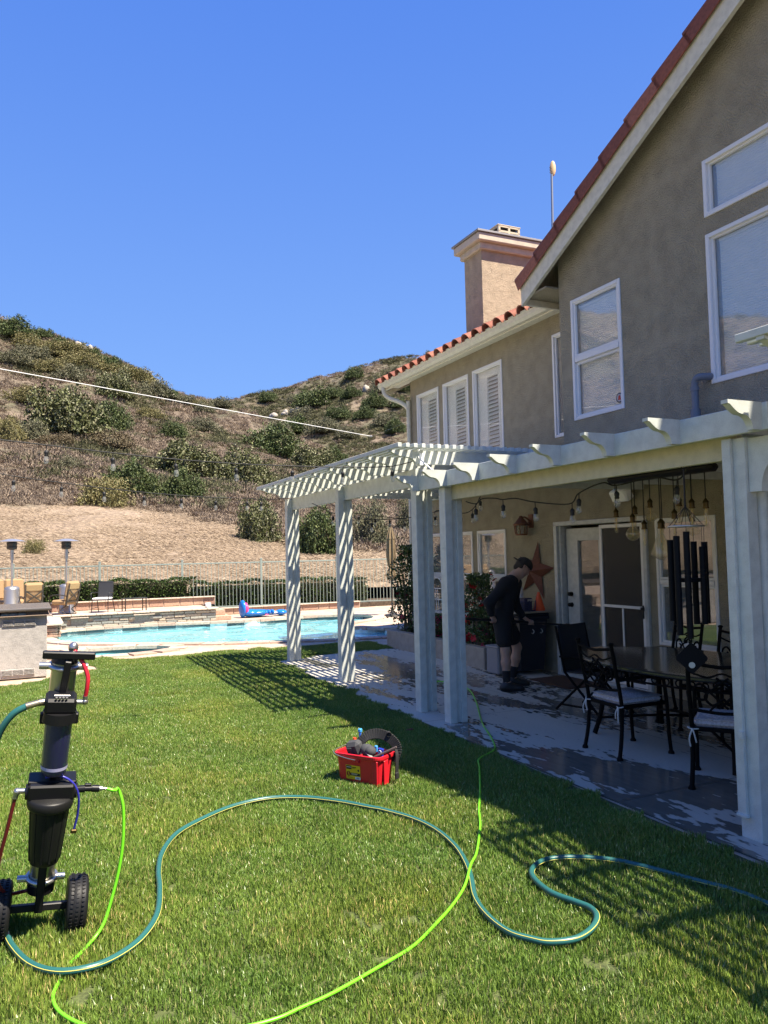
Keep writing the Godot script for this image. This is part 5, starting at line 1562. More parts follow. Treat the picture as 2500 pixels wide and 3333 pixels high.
	for v in [[-0.115, 0.83], [-0.13, 0.11]]:
		var vb := MB.new()
		vb.box(Vector3(v[0], v[1], 0.006), Vector3(0.45, 0.095, 0.02), 0.004)
		var vt := part(vb, "vent", bst, bq)
		var sb := MB.new(); sb.bar(Vector3(-0.065, 0, 0), Vector3(0.065, 0, 0), 0.006, 0.008)
		var smm := sb.mesh()
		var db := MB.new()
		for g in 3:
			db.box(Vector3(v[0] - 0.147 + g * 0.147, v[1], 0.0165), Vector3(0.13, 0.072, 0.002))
			for k in 4:
				var mi := put(smm, "slat", bst, vt)
				mi.position = Vector3(v[0] - 0.147 + g * 0.147, v[1] - 0.027 + k * 0.018, 0.02)
		part(db, "vent_shade", mat("vent_shade", lin(0.05, 0.047, 0.042), 0.9), vt)  # dark panels painted for the shade between the vent slats

func bulb_mesh() -> Array:
	var s := MB.new()
	s.cyl(Vector3(0, 0, 0), Vector3(0, -0.055, 0), 0.004, 0.004, 6)
	s.lathe([Vector2(0.0, -0.108), Vector2(0.017, -0.108), Vector2(0.019, -0.1), Vector2(0.017, -0.085), Vector2(0.02, -0.08), Vector2(0.02, -0.062), Vector2(0.012, -0.052), Vector2(0.004, -0.045)], 12)
	var g := MB.new()
	g.lathe([Vector2(0.0, -0.178), Vector2(0.012, -0.174), Vector2(0.0245, -0.158), Vector2(0.026, -0.145), Vector2(0.021, -0.125), Vector2(0.014, -0.107)], 14)
	var f := MB.new()
	f.cyl(Vector3(0, -0.107, 0), Vector3(0, -0.145, 0), 0.003, 0.002, 6)
	return [s.mesh(), g.mesh(), f.mesh()]

func string_light(label: String, pts: Array, bulbs: Array) -> void:
	var t := thing("string_light", label, "string lights", Vector3.ZERO, 0.0, "strings of bulbs over the garden and patio")
	var cord := mat("black_cord", lin(0.012, 0.012, 0.012), 0.6)
	var b := MB.new()
	var path := smooth_path(pts, 6)
	b.tube(path, 0.006, 6)
	part(b, "cord", cord, t)
	var bm := bulb_mesh()
	var gm := glass("bulb_glass", Color(0.8, 0.8, 0.76), 0.18, 0.03)
	for q in bulbs:
		# q is the fraction along the points
		var i := int(q)
		var c: Vector3 = path[mini(int(q * 6), path.size() - 1)]
		var s := put(bm[0], "socket", cord, t)
		s.position = c
		s.rotation = Vector3(0.05 * sin(q * 7), 0, 0.05 * cos(q * 5))
		put(bm[1], "bulb", gm, s)
		put(bm[2], "filament", mat("filament", lin(0.3, 0.28, 0.22), 0.5), s)

func build_strings() -> void:
	string_light("upper string of bulbs stretched across the lawn to the far pergola corner", [Vector3(3.98, 2.79, -7.44), Vector3(3.61, 2.69, -7.54), Vector3(3.05, 2.67, -7.58), Vector3(2.50, 2.67, -7.62), Vector3(1.93, 2.69, -7.72), Vector3(1.34, 2.73, -7.82), Vector3(0.75, 2.78, -7.87), Vector3(0.16, 2.84, -7.92), Vector3(-0.44, 2.89, -7.88), Vector3(-1.06, 2.96, -7.84), Vector3(-2.4, 3.15, -7.7), Vector3(-4.5, 3.5, -7.5)], [1.0, 2.0, 3.0, 4.0, 5.0, 6.0, 7.0, 8.0, 9.0])
	string_light("lower string of bulbs stretched across the lawn to the farthest pergola post", [Vector3(3.87, 2.66, -12.05), Vector3(3.22, 2.60, -11.37), Vector3(2.93, 2.59, -11.07), Vector3(2.42, 2.58, -10.86), Vector3(1.90, 2.59, -10.66), Vector3(1.38, 2.61, -10.46), Vector3(0.87, 2.64, -10.25), Vector3(0.37, 2.68, -10.04), Vector3(-0.15, 2.73, -9.84), Vector3(-0.7, 2.8, -9.6), Vector3(-2.2, 3.0, -9.0), Vector3(-4.5, 3.4, -8.2)], [1.0, 2.0, 3.0, 4.0, 5.0, 6.0, 7.0, 8.0, 9.0])
	string_light("string of bulbs sagging under the far pergola in front of the parasol", [Vector3(3.82, 2.5, -10.75), Vector3(3.96, 2.33, -10.27), Vector3(4.16, 2.24, -9.96), Vector3(4.31, 2.21, -9.68), Vector3(4.56, 2.20, -9.34), Vector3(4.65, 2.21, -9.19), Vector3(4.83, 2.26, -8.88), Vector3(4.85, 2.28, -8.76), Vector3(5.06, 2.23, -8.55), Vector3(5.14, 2.27, -8.40), Vector3(5.18, 2.42, -8.27), Vector3(5.2, 2.7, -8.1)], [1.0, 3.0, 4.5, 6.3, 8.0, 9.0, 10.0])
	string_light("thin farther string of bulbs under the pergola by the house corner", [Vector3(4.5, 2.68, -12.2), Vector3(4.88, 2.45, -12.05), Vector3(5.08, 2.42, -11.96), Vector3(5.33, 2.37, -11.84), Vector3(5.55, 2.34, -11.74), Vector3(5.87, 2.33, -11.60), Vector3(6.6, 2.5, -11.3)], [2.0, 3.0, 4.0, 5.2])
	string_light("string of bulbs hooked along the patio cover beam above the person", [Vector3(3.98, 2.24, -6.62), Vector3(4.02, 2.21, -6.5), Vector3(4.02, 2.25, -6.38), Vector3(4.02, 2.24, -6.16), Vector3(4.04, 2.22, -6.05), Vector3(4.08, 2.22, -5.9), Vector3(4.12, 2.17, -5.66), Vector3(4.22, 2.13, -5.31), Vector3(4.2, 2.21, -5.15), Vector3(4.2, 2.27, -4.86), Vector3(4.24, 2.24, -4.74), Vector3(4.28, 2.27, -4.39), Vector3(4.29, 2.23, -4.16), Vector3(4.24, 2.30, -4.0), Vector3(4.2, 2.42, -3.8)], [1.0, 4.0, 6.0, 7.2, 8.1, 10.0, 12.0])
	# the pale wire over the lawn, running on to the hillside
	var w := thing("white_wire", "taut white wire slanting across the sky side of the hill", "wire", Vector3.ZERO)
	var b := MB.new()
	b.tube([Vector3(-2.8, 5.13, -13.64), Vector3(7.477, 4.553, -16.791)], 0.0075, 6)
	part(b, "wire", mat("white_rope", lin(0.75, 0.75, 0.74), 0.6), w)
	b = MB.new()
	b.cyl(Vector3(7.477, 4.553, -16.791), Vector3(7.52, 4.55, -16.8), 0.02, 0.02, 8)
	part(b, "end_clip", mat("galvanised", Color.WHITE), w)
	b = MB.new()
	b.tube([Vector3(7.52, 4.55, -16.8), Vector3(8.2, 4.9, -13.15)], 0.0012, 4)
	part(b, "stay", mat("galvanised", Color.WHITE), w)

func flower_shrub(label: String, at: Vector3, size: Vector3, n: int, leaf_l: float, flowers: int, fcol: Color, sd: int, fs := 0.05) -> void:
	rng.seed = sd
	var t := thing("flowering_shrub", label, "shrub", at, 0.0, "flowering plants in the planter")
	var lm := mat("planter_leaves", Color.WHITE, 0.4)
	lm.vertex_color_use_as_albedo = true
	lm.backlight_enabled = true
	lm.backlight = Color(0.12, 0.2, 0.05)
	var b := MB.new(); var st := MB.new()
	var tips := []
	for k in 16:
		var o := Vector3(rf(-0.4, 0.4), rf(0.6, 1.0), rf(-0.4, 0.4)) * size
		st.tube([Vector3(rf(-0.1, 0.1), 0, rf(-0.1, 0.1)) * size.x, o * Vector3(0.4, 0.5, 0.4), o], 0.008, 4, PackedFloat32Array([0.014, 0.008, 0.004]))
	for k in n:
		var y := pow(rng.randf(), 0.8)
		var w := 0.5 * (0.55 + 0.6 * sin(PI * (0.15 + 0.75 * y))) * (0.8 + 0.25 * sin(y * 13.0 + sd))
		var d := rand_dir(); d.y = 0
		var c := Vector3(d.x * size.x * w, y * size.y, d.z * size.z * w) * Vector3(pow(rng.randf(), 0.35), 1, pow(rng.randf(), 0.35))
		b.tint(Color(0.03, 0.06, 0.015).lerp(Color(0.09, 0.15, 0.04), rng.randf()) * rf(0.7, 1.25))
		leaf(b, c, (Vector3(c.x, 0.25, c.z).normalized() + rand_dir() * 0.9).normalized(), leaf_l * rf(0.6, 1.2), leaf_l * rf(0.4, 0.6))
		if tips.size() < flowers and k % 5 == 0: tips.append(c * Vector3(1.08, 1.0, 1.08))
	part(st, "stem", mats["shrub_wood"], t)
	part(b, "foliage", lm, t)
	var f := MB.new()
	for k in 5:
		var a := TAU * k / 5
		var o := Vector3(cos(a), 0.35, sin(a)); var s := Vector3(-sin(a), 0, cos(a)) * 0.45
		f.tri(Vector3.ZERO, o * 0.6 + s, o); f.tri(Vector3.ZERO, o, o * 0.6 - s)
		f.tri(o * 0.6 + s, o * 1.0 + Vector3(0, 0.15, 0), o)
	var fm := f.mesh()
	var mm := mat("petal_%d" % sd, Color(fcol.r, fcol.g, fcol.b).linear_to_srgb(), 0.6)
	for q in tips:
		var mi := put(fm, "flower", mm, t)
		mi.position = q
		mi.basis = Basis(rand_dir(), rf(0, TAU)).scaled(Vector3.ONE * fs * rf(0.7, 1.2))

func build_planter() -> void:
	var t := thing("planter_box", "long low rendered planter against the house wall", "planter", Vector3(6.02, 0, -11.3))
	var pm := mat("planter_render", lin(0.36, 0.32, 0.26), 0.9, 0.0, texs["stucco_tone"], 1.0, texs["grit"], 0.3)
	var b := MB.new()
	b.box(Vector3(0.07, 0.16, 0), Vector3(0.14, 0.33, 3.34), 0.01); b.box(Vector3(0.41, 0.16, 1.6), Vector3(0.56, 0.328, 0.14), 0.01); b.box(Vector3(0.41, 0.16, -1.6), Vector3(0.56, 0.328, 0.14), 0.01)
	part(b, "wall", pm, t)
	b = MB.new(); b.box(Vector3(0.41, 0.13, 0), Vector3(0.56, 0.26, 3.1)); part(b, "soil", mat("bed_soil", Color.WHITE), t)
	flower_shrub("tall leafy shrub with few red flowers at the pool end of the planter", Vector3(6.35, 0.25, -12.7), Vector3(0.75, 1.6, 0.7), 2600, 0.065, 14, Color(0.4, 0.02, 0.05), 401)
	flower_shrub("bush full of red trumpet flowers behind the person", Vector3(6.36, 0.25, -10.25), Vector3(0.7, 1.12, 0.95), 2400, 0.06, 42, Color(0.5, 0.012, 0.02), 402, 0.062)
	flower_shrub("low magenta flowering plant in the middle of the planter", Vector3(6.3, 0.25, -11.55), Vector3(0.6, 0.42, 0.8), 1100, 0.05, 70, Color(0.42, 0.01, 0.12), 403, 0.045)
	flower_shrub("leafy plant with pink flowers at the near end of the planter", Vector3(6.28, 0.25, -9.85), Vector3(0.55, 0.6, 0.4), 900, 0.06, 14, Color(0.5, 0.03, 0.12), 404, 0.055)
	# white arched trellis
	var tr := thing("white_trellis", "white metal arched trellis standing in the planter by the window", "trellis", Vector3(6.52, 0.25, -11.9))
	var wm := mat("white_metal", lin(0.65, 0.66, 0.66), 0.4)
	b = MB.new()
	var arc := [Vector3(0.0, 0.0, -0.19), Vector3(0, 0.85, -0.19)]
	for k in 9: arc.append(Vector3(0, 0.85 + 0.19 * sin(PI * (k + 1) / 10), -0.19 * cos(PI * (k + 1) / 10)))
	arc.append_array([Vector3(0, 0.85, 0.19), Vector3(0, 0.0, 0.19)])
	b.tube(arc, 0.012, 8); part(b, "arch", wm, tr)
	for y in [0.3, 0.42, 0.66, 0.85]:
		b = MB.new(); b.bar(Vector3(0, y, -0.19), Vector3(0, y, 0.19), 0.014, 0.014); part(b, "crossbar", wm, tr)
	for z in [-0.12, 0.0, 0.12]:
		b = MB.new(); b.bar(Vector3(0, 0.02, z), Vector3(0, 0.85, z * 0.5 - 0.06), 0.011, 0.011); part(b, "rod", wm, tr)

# ---------------------------------------------------------------- on the patio
func iron_chair(label: String, at: Vector3, yaw: float, cushion: bool) -> Node3D:
	# cast metal dining chair; local +z is the front
	var t := thing("patio_chair", label, "chair", at, yaw, "black cast metal dining chairs")
	var m := mat("cast_black", lin(0.01, 0.011, 0.013), 0.42)
	m.metallic_specular = 0.3
	var b: MB
	for sx in [-1.0, 1.0]:
		b = MB.new()
		b.tube(smooth_path([Vector3(sx * 0.225, 0.93, -0.31), Vector3(sx * 0.225, 0.7, -0.27), Vector3(sx * 0.22, 0.45, -0.225), Vector3(sx * 0.222, 0.2, -0.235), Vector3(sx * 0.232, 0.015, -0.27)], 4), 0.0165, 8)
		b.lathe([Vector2(0, 0), Vector2(0.026, 0.0), Vector2(0.026, 0.012), Vector2(0.016, 0.03)], 10, Vector3(sx * 0.232, 0.014 - 0.014, -0.27))
		b.ball(Vector3(sx * 0.225, 0.94, -0.312), Vector3(0.026, 0.016, 0.024), 10, 6)
		part(b, "back_leg", m, t)
		b = MB.new()
		b.tube(smooth_path([Vector3(sx * 0.235, 0.64, 0.2), Vector3(sx * 0.238, 0.43, 0.225), Vector3(sx * 0.236, 0.2, 0.235), Vector3(sx * 0.24, 0.015, 0.25)], 4), 0.0155, 8)
		b.lathe([Vector2(0, 0), Vector2(0.026, 0.0), Vector2(0.026, 0.012), Vector2(0.016, 0.03)], 10, Vector3(sx * 0.24, 0.0, 0.25))
		part(b, "front_leg", m, t)
		b = MB.new()
		b.tube(smooth_path([Vector3(sx * 0.225, 0.64, -0.265), Vector3(sx * 0.25, 0.655, -0.1), Vector3(sx * 0.255, 0.65, 0.1), Vector3(sx * 0.237, 0.635, 0.215)], 4), 0.014, 8)
		part(b, "arm", m, t)
	b = MB.new()
	ring(b, 0.0, 0.03, -0.24, 0.24, -0.23, 0.23, 0.03)
	var sf := part(b, "seat_frame", m, t)
	sf.transform = Transform3D(Basis(Vector3(0, 1, 0), Vector3(1, 0, 0), Vector3(0, 0, -1)), Vector3(0, 0.405, 0))
	for k in 5:
		b = MB.new(); b.bar(Vector3(-0.21, 0.415, -0.16 + k * 0.08), Vector3(0.21, 0.415, -0.16 + k * 0.08), 0.03, 0.008); part(b, "seat_slat", m, t)
	b = MB.new(); b.tube(smooth_path([Vector3(-0.225, 0.9, -0.305), Vector3(-0.1, 0.885, -0.315), Vector3(0, 0.875, -0.315), Vector3(0.1, 0.885, -0.315), Vector3(0.225, 0.9, -0.305)], 4), 0.013, 8); part(b, "top_rail", m, t)
	b = MB.new(); b.tube(smooth_path([Vector3(-0.225, 0.84, -0.295), Vector3(-0.1, 0.8, -0.305), Vector3(0, 0.83, -0.305), Vector3(0.1, 0.8, -0.305), Vector3(0.225, 0.84, -0.295)], 4), 0.008, 6); part(b, "vine_rail", m, t)
	b = MB.new(); b.tube(smooth_path([Vector3(-0.22, 0.56, -0.245), Vector3(0, 0.545, -0.265), Vector3(0.22, 0.56, -0.245)], 4), 0.012, 8); part(b, "lower_rail", m, t)
	b = MB.new()   # interlaced scrollwork
	for sx in [-1.0, 1.0]:
		b.tube(smooth_path([Vector3(sx * -0.03, 0.58, -0.268), Vector3(sx * 0.07, 0.68, -0.285), Vector3(sx * 0.14, 0.75, -0.292), Vector3(sx * 0.19, 0.72, -0.288), Vector3(sx * 0.18, 0.65, -0.278), Vector3(sx * 0.12, 0.64, -0.278), Vector3(sx * 0.105, 0.68, -0.283), Vector3(sx * 0.135, 0.705, -0.286)], 5), 0.009, 6)
		b.tube(smooth_path([Vector3(sx * 0.04, 0.8, -0.303), Vector3(sx * -0.06, 0.72, -0.292), Vector3(sx * -0.12, 0.66, -0.28), Vector3(sx * -0.07, 0.6, -0.27), Vector3(0, 0.65, -0.278)], 5), 0.009, 6)
		b.tube(smooth_path([Vector3(sx * 0.02, 0.78, -0.3), Vector3(sx * 0.055, 0.76, -0.297), Vector3(sx * 0.05, 0.72, -0.29), Vector3(sx * 0.015, 0.73, -0.292)], 5), 0.008, 6)
		b.tube(smooth_path([Vector3(sx * 0.1, 0.548, -0.26), Vector3(sx * 0.05, 0.6, -0.268), Vector3(0, 0.62, -0.272)], 5), 0.008, 6)
	part(b, "scrollwork", m, t)
	if cushion:
		var cm := mat("mottled_cushion", lin(0.6, 0.57, 0.58), 0.95, 0.0, grey_tex("mottle", 512, [[111, 0.04, 4, 1.0], [112, 0.15, 2, 0.5]], 0.6, 1.25), 0.5)
		b = MB.new()
		b.box(Vector3(0, 0.455, 0.0), Vector3(0.43, 0.065, 0.42), 0.03)
		b.ball(Vector3(0, 0.475, 0.0), Vector3(0.19, 0.03, 0.18), 16, 6)
		part(b, "seat_cushion", cm, t)
		b = MB.new()
		for y in [0.428, 0.482]: b.tube([Vector3(-0.205, y, -0.2), Vector3(0.205, y, -0.2), Vector3(0.205, y, 0.2), Vector3(-0.205, y, 0.2), Vector3(-0.205, y, -0.2)], 0.005, 5)
		part(b, "piping", cm, t)
		var tm := mat("tie_cord", lin(0.55, 0.54, 0.5), 0.9)
		for sx in [-1.0, 1.0]:
			b = MB.new()
			b.tube(smooth_path([Vector3(sx * 0.12, 0.43, -0.21), Vector3(sx * 0.21, 0.42, -0.25), Vector3(sx * 0.25, 0.43, -0.23), Vector3(sx * 0.2, 0.42, -0.215)], 4), 0.005, 5)
			b.tube(smooth_path([Vector3(sx * 0.215, 0.425, -0.255), Vector3(sx * 0.2, 0.38, -0.27), Vector3(sx * 0.19, 0.33, -0.265)], 4), 0.006, 5)
			b.tube(smooth_path([Vector3(sx * 0.215, 0.425, -0.255), Vector3(sx * 0.235, 0.36, -0.275), Vector3(sx * 0.23, 0.3, -0.27)], 4), 0.006, 5)
			part(b, "tie", tm, t)
	return t

func build_dining() -> void:
	var blk := mat("cast_black", Color.BLACK)
	iron_chair("black scrollwork chair with a mottled cushion, its back to the lawn", Vector3(4.66, 0.014, -5.19), PI / 2 - 0.06, true)
	iron_chair("black scrollwork chair with a mottled cushion half hidden by the near post", Vector3(4.66, 0.014, -4.14), deg_to_rad(128), true)
	iron_chair("black scrollwork chair across the table, its back rising by the window", Vector3(5.82, 0.014, -5.25), -PI / 2, true)
	iron_chair("black scrollwork chair across the table, seen through the table legs", Vector3(5.95, 0.014, -6.05), -PI / 2 - 0.2, true)
	# oval table
	var t := thing("dining_table", "black oval patio dining table with a ringed apron", "table", Vector3(5.22, 0.014, -5.0))
	var b := MB.new()
	var sx := 0.7; var sz := 1.24
	var prof := [[0.0, 0.735], [0.9, 0.735], [0.985, 0.733], [1.0, 0.724], [1.0, 0.712], [0.985, 0.7], [0.0, 0.7]]
	var n := 64
	for j in prof.size() - 1:
		for k in n:
			var q := []
			for e in [[k, j], [k, j + 1], [k + 1, j + 1], [k + 1, j]]:
				var a: float = TAU * e[0] / n
				var r: float = prof[e[1]][0]
				q.append(Vector3(cos(a) * sx * r, prof[e[1]][1], sin(a) * sz * r))
			if j == 0: b.tri(q[0], q[2], q[1])
			elif j == prof.size() - 2: b.tri(q[0], q[3], q[1])
			else: b.quad(q[0], q[3], q[2], q[1])
	part(b, "top", mat("table_top", lin(0.045, 0.043, 0.038), 0.12, 0.0, texs["mottle"], 0.4), t)
	b = MB.new()
	for y in [0.695, 0.625]:
		var path := []
		for k in n + 1: path.append(Vector3(cos(TAU * k / n) * sx * 0.93, y, sin(TAU * k / n) * sz * 0.95))
		b.tube(path, 0.009, 6)
	part(b, "apron_rail", blk, t)
	var rg := MB.new()
	var cr := []
	for k in 13: cr.append(Vector3(0, cos(TAU * k / 12) * 0.026, sin(TAU * k / 12) * 0.026))
	rg.tube(cr, 0.0065, 6)
	var rm := rg.mesh()
	for k in 64:
		var a := TAU * k / 64
		var mi := put(rm, "apron_ring", blk, t)
		mi.position = Vector3(cos(a) * sx * 0.93, 0.66, sin(a) * sz * 0.95)
		mi.rotation.y = -atan2(sin(a) / sz, cos(a) / sx)
	for q in [[-0.36, -0.75], [0.36, -0.75], [-0.36, 0.75], [0.36, 0.75]]:
		b = MB.new()
		b.tube(smooth_path([Vector3(q[0], 0.7, q[1]), Vector3(q[0] * 0.95, 0.45, q[1] * 0.97), Vector3(q[0] * 1.02, 0.2, q[1] * 1.0), Vector3(q[0] * 1.15, 0.01, q[1] * 1.05)], 4), 0.022, 8)
		part(b, "leg", blk, t)
	b = MB.new()
	b.tube(smooth_path([Vector3(-0.37, 0.15, -0.77), Vector3(0, 0.26, 0), Vector3(0.37, 0.15, 0.77)], 6), 0.012, 6)
	b.tube(smooth_path([Vector3(0.37, 0.15, -0.77), Vector3(0, 0.262, 0), Vector3(-0.37, 0.15, 0.77)], 6), 0.012, 6)
	part(b, "stretcher", blk, t)
	# folding sling chair at the far end of the table
	var f := thing("folding_chair", "dark folding sling chair at the far end of the oval table", "chair", Vector3(5.48, 0.014, -6.62), 0.25)
	var fab := mat("dark_sling", lin(0.016, 0.018, 0.023), 0.8)
	b = MB.new(); b.T = Transform3D(Basis(Vector3.RIGHT, -0.16), Vector3(0, 0.42, -0.17)); b.box(Vector3(0, 0.24, 0), Vector3(0.47, 0.5, 0.016), 0.006); part(b, "back_sling", fab, f)
	b = MB.new(); b.box(Vector3(0, 0.42, 0.04), Vector3(0.46, 0.02, 0.42), 0.008); part(b, "seat_sling", fab, f)
	for s in [-1.0, 1.0]:
		b = MB.new(); b.tube([Vector3(s * 0.25, 0.9, -0.26), Vector3(s * 0.25, 0.42, -0.16), Vector3(s * 0.25, 0.01, 0.26)], 0.014, 8); part(b, "front_leg", blk, f)
		b = MB.new(); b.tube([Vector3(s * 0.235, 0.46, 0.2), Vector3(s * 0.235, 0.01, -0.3)], 0.014, 8); part(b, "back_leg", blk, f)
		b = MB.new(); b.box(Vector3(s * 0.26, 0.58, 0.0), Vector3(0.045, 0.022, 0.42), 0.008); part(b, "arm", blk, f)
		b = MB.new(); b.bar(Vector3(s * 0.24, 0.07, -0.24), Vector3(s * 0.24, 0.07, 0.2), 0.018, 0.018); part(b, "foot_bar", blk, f)
	# pendant light bar
	var cl := thing("pendant_light", "dark bar pendant light with many amber bulbs over the table", "pendant light", Vector3(5.2, 0, 0))
	b = MB.new(); b.box(Vector3(0, 2.405, -5.26), Vector3(0.13, 0.075, 1.28), 0.03); part(b, "bar", mat("dark_wood", lin(0.012, 0.008, 0.006), 0.5), cl)
	b = MB.new()
	for z in [-5.7, -4.85]: b.cyl(Vector3(0, 2.44, z), Vector3(0, 2.53, z), 0.006, 0.006, 6)
	part(b, "hanger", blk, cl)
	var cord := mat("black_cord", lin(0.012, 0.012, 0.012), 0.6)
	var brass := mat("aged_brass", lin(0.11, 0.075, 0.028), 0.4, 0.85)
	var amber := glass("amber_glass", Color(0.93, 0.82, 0.55), 0.22, 0.03)
	var sock := MB.new()
	sock.lathe([Vector2(0, -0.062), Vector2(0.026, -0.062), Vector2(0.027, -0.05), Vector2(0.022, -0.048), Vector2(0.022, -0.015), Vector2(0.026, -0.013), Vector2(0.024, 0.0), Vector2(0.01, 0.018), Vector2(0.004, 0.03)], 14)
	var sm := sock.mesh()
	var shapes := {
		"tube": [Vector2(0, -0.215), Vector2(0.01, -0.21), Vector2(0.0165, -0.195), Vector2(0.0165, -0.07), Vector2(0.013, -0.06)],
		"globe": [Vector2(0, -0.235), Vector2(0.03, -0.228), Vector2(0.055, -0.205), Vector2(0.066, -0.172), Vector2(0.055, -0.135), Vector2(0.03, -0.108), Vector2(0.016, -0.085), Vector2(0.014, -0.06)],
		"diamond": [Vector2(0, -0.345), Vector2(0.03, -0.338), Vector2(0.088, -0.3), Vector2(0.09, -0.285), Vector2(0.05, -0.17), Vector2(0.024, -0.105), Vector2(0.017, -0.06)],
		"squat": [Vector2(0, -0.19), Vector2(0.04, -0.182), Vector2(0.068, -0.155), Vector2(0.068, -0.145), Vector2(0.04, -0.115), Vector2(0.017, -0.09), Vector2(0.014, -0.06)]}
	var gl := {}
	for k in shapes:
		var mb := MB.new(); mb.lathe(shapes[k], 20); gl[k] = mb.mesh()
	var fil := MB.new(); fil.cyl(Vector3(0, -0.06, 0), Vector3(0, -0.19, 0), 0.0045, 0.003, 6)
	var fm := fil.mesh()
	for q in [[-5.8, 2.1, "tube", -0.03], [-5.62, 2.12, "tube", 0.04], [-5.58, 2.04, "globe", -0.03], [-5.42, 2.17, "squat", 0.04], [-5.43, 1.97, "tube", -0.03], [-5.28, 1.97, "tube", 0.04], [-5.23, 1.97, "diamond", -0.03], [-5.07, 2.16, "tube", 0.04], [-5.06, 2.05, "tube", -0.03], [-4.92, 2.02, "squat", 0.03], [-4.86, 2.13, "tube", -0.03], [-4.72, 2.12, "tube", -0.02]]:
		b = MB.new(); b.cyl(Vector3(q[3], q[1] + 0.02, q[0]), Vector3(q[3], 2.37, q[0]), 0.005, 0.005, 6); part(b, "cord", cord, cl)
		var s := put(sm, "socket", brass, cl); s.position = Vector3(q[3], q[1], q[0])
		put(gl[q[2]], "bulb", amber, s)
		put(fm, "filament", mat("filament_gold", lin(0.5, 0.36, 0.12), 0.3, 0.5), s)
	# wind chime
	var w := thing("wind_chime", "large black tubular wind chime with a diamond sail hanging from the beam", "wind chime", Vector3(3.96, 0, -3.78))
	b = MB.new(); b.cyl(Vector3(0, 2.0, 0), Vector3(0, 2.26, 0), 0.007, 0.006, 6)
	b.tube(smooth_path([Vector3(0, 2.24, 0), Vector3(-0.02, 2.27, 0.0), Vector3(0.0, 2.3, 0.0)], 4), 0.003, 5)
	part(b, "hanging_cord", cord, w)
	b = MB.new()
	var rp := []
	for k in 33: rp.append(Vector3(cos(TAU * k / 32) * 0.112, 1.878, sin(TAU * k / 32) * 0.112))
	b.tube(rp, 0.006, 6); part(b, "ring", mat("polished_steel", Color.WHITE), w)
	b = MB.new()
	for k in 6: b.cyl(Vector3(cos(TAU * k / 6) * 0.112, 1.878, sin(TAU * k / 6) * 0.112), Vector3(0, 2.01, 0), 0.0025, 0.0025, 4)
	b.cyl(Vector3(0, 1.1, 0), Vector3(0, 2.0, 0), 0.0022, 0.0022, 4)
	part(b, "strings", cord, w)
	var tubem := mat("chime_black", lin(0.009, 0.01, 0.012), 0.5)
	tubem.metallic_specular = 0.2
	for q0 in [[145, 1.815, 1.17], [112, 1.841, 1.15], [224, 1.79, 1.25], [56, 1.742, 1.24], [-46, 1.777, 1.225], [5, 1.772, 1.235]]:
		var ca := cos(deg_to_rad(q0[0])) * 0.112; var sa := sin(deg_to_rad(q0[0])) * 0.112
		var q := [0.907 * ca - 0.42 * sa, 0.42 * ca + 0.907 * sa, q0[1], q0[2]]
		b = MB.new(); b.cyl(Vector3(q[0], q[3], q[1]), Vector3(q[0], q[2], q[1]), 0.0205, 0.0205, 18); var tu := part(b, "tube", tubem, w)
		b = MB.new(); b.cyl(Vector3(q[0], q[2], q[1]), Vector3(q[0], 1.878, q[1]), 0.0022, 0.0022, 4); part(b, "tube_string", cord, tu)
	b = MB.new(); b.cyl(Vector3(0, 1.51, 0), Vector3(0, 1.535, 0), 0.075, 0.075, 20); part(b, "clapper", tubem, w)
	b = MB.new()
	b.T = Transform3D(Basis(Vector3.UP, -0.72), Vector3(0, 1.01, 0))
	var dia := PackedVector2Array()
	for k in 4:
		var a := TAU * k / 4
		for j in 5:
			var e := a + (j - 2) * 0.22
			dia.append(Vector2(cos(a), sin(a)) * 0.07 + Vector2(cos(e), sin(e)) * 0.027)
	b.prism(dia, -0.004, 0.004); part(b, "sail", tubem, w)
	b = MB.new(); b.T = Transform3D(Basis(Vector3.UP, -0.72), Vector3(0, 0.965, 0)) * Transform3D(Basis(Vector3.RIGHT, PI / 2), Vector3.ZERO)
	b.cyl(Vector3(0, 0.004, 0), Vector3(0, 0.0055, 0), 0.02, 0.02, 18); part(b, "emblem", mat("emblem_pale", lin(0.6, 0.6, 0.5), 0.4), w)

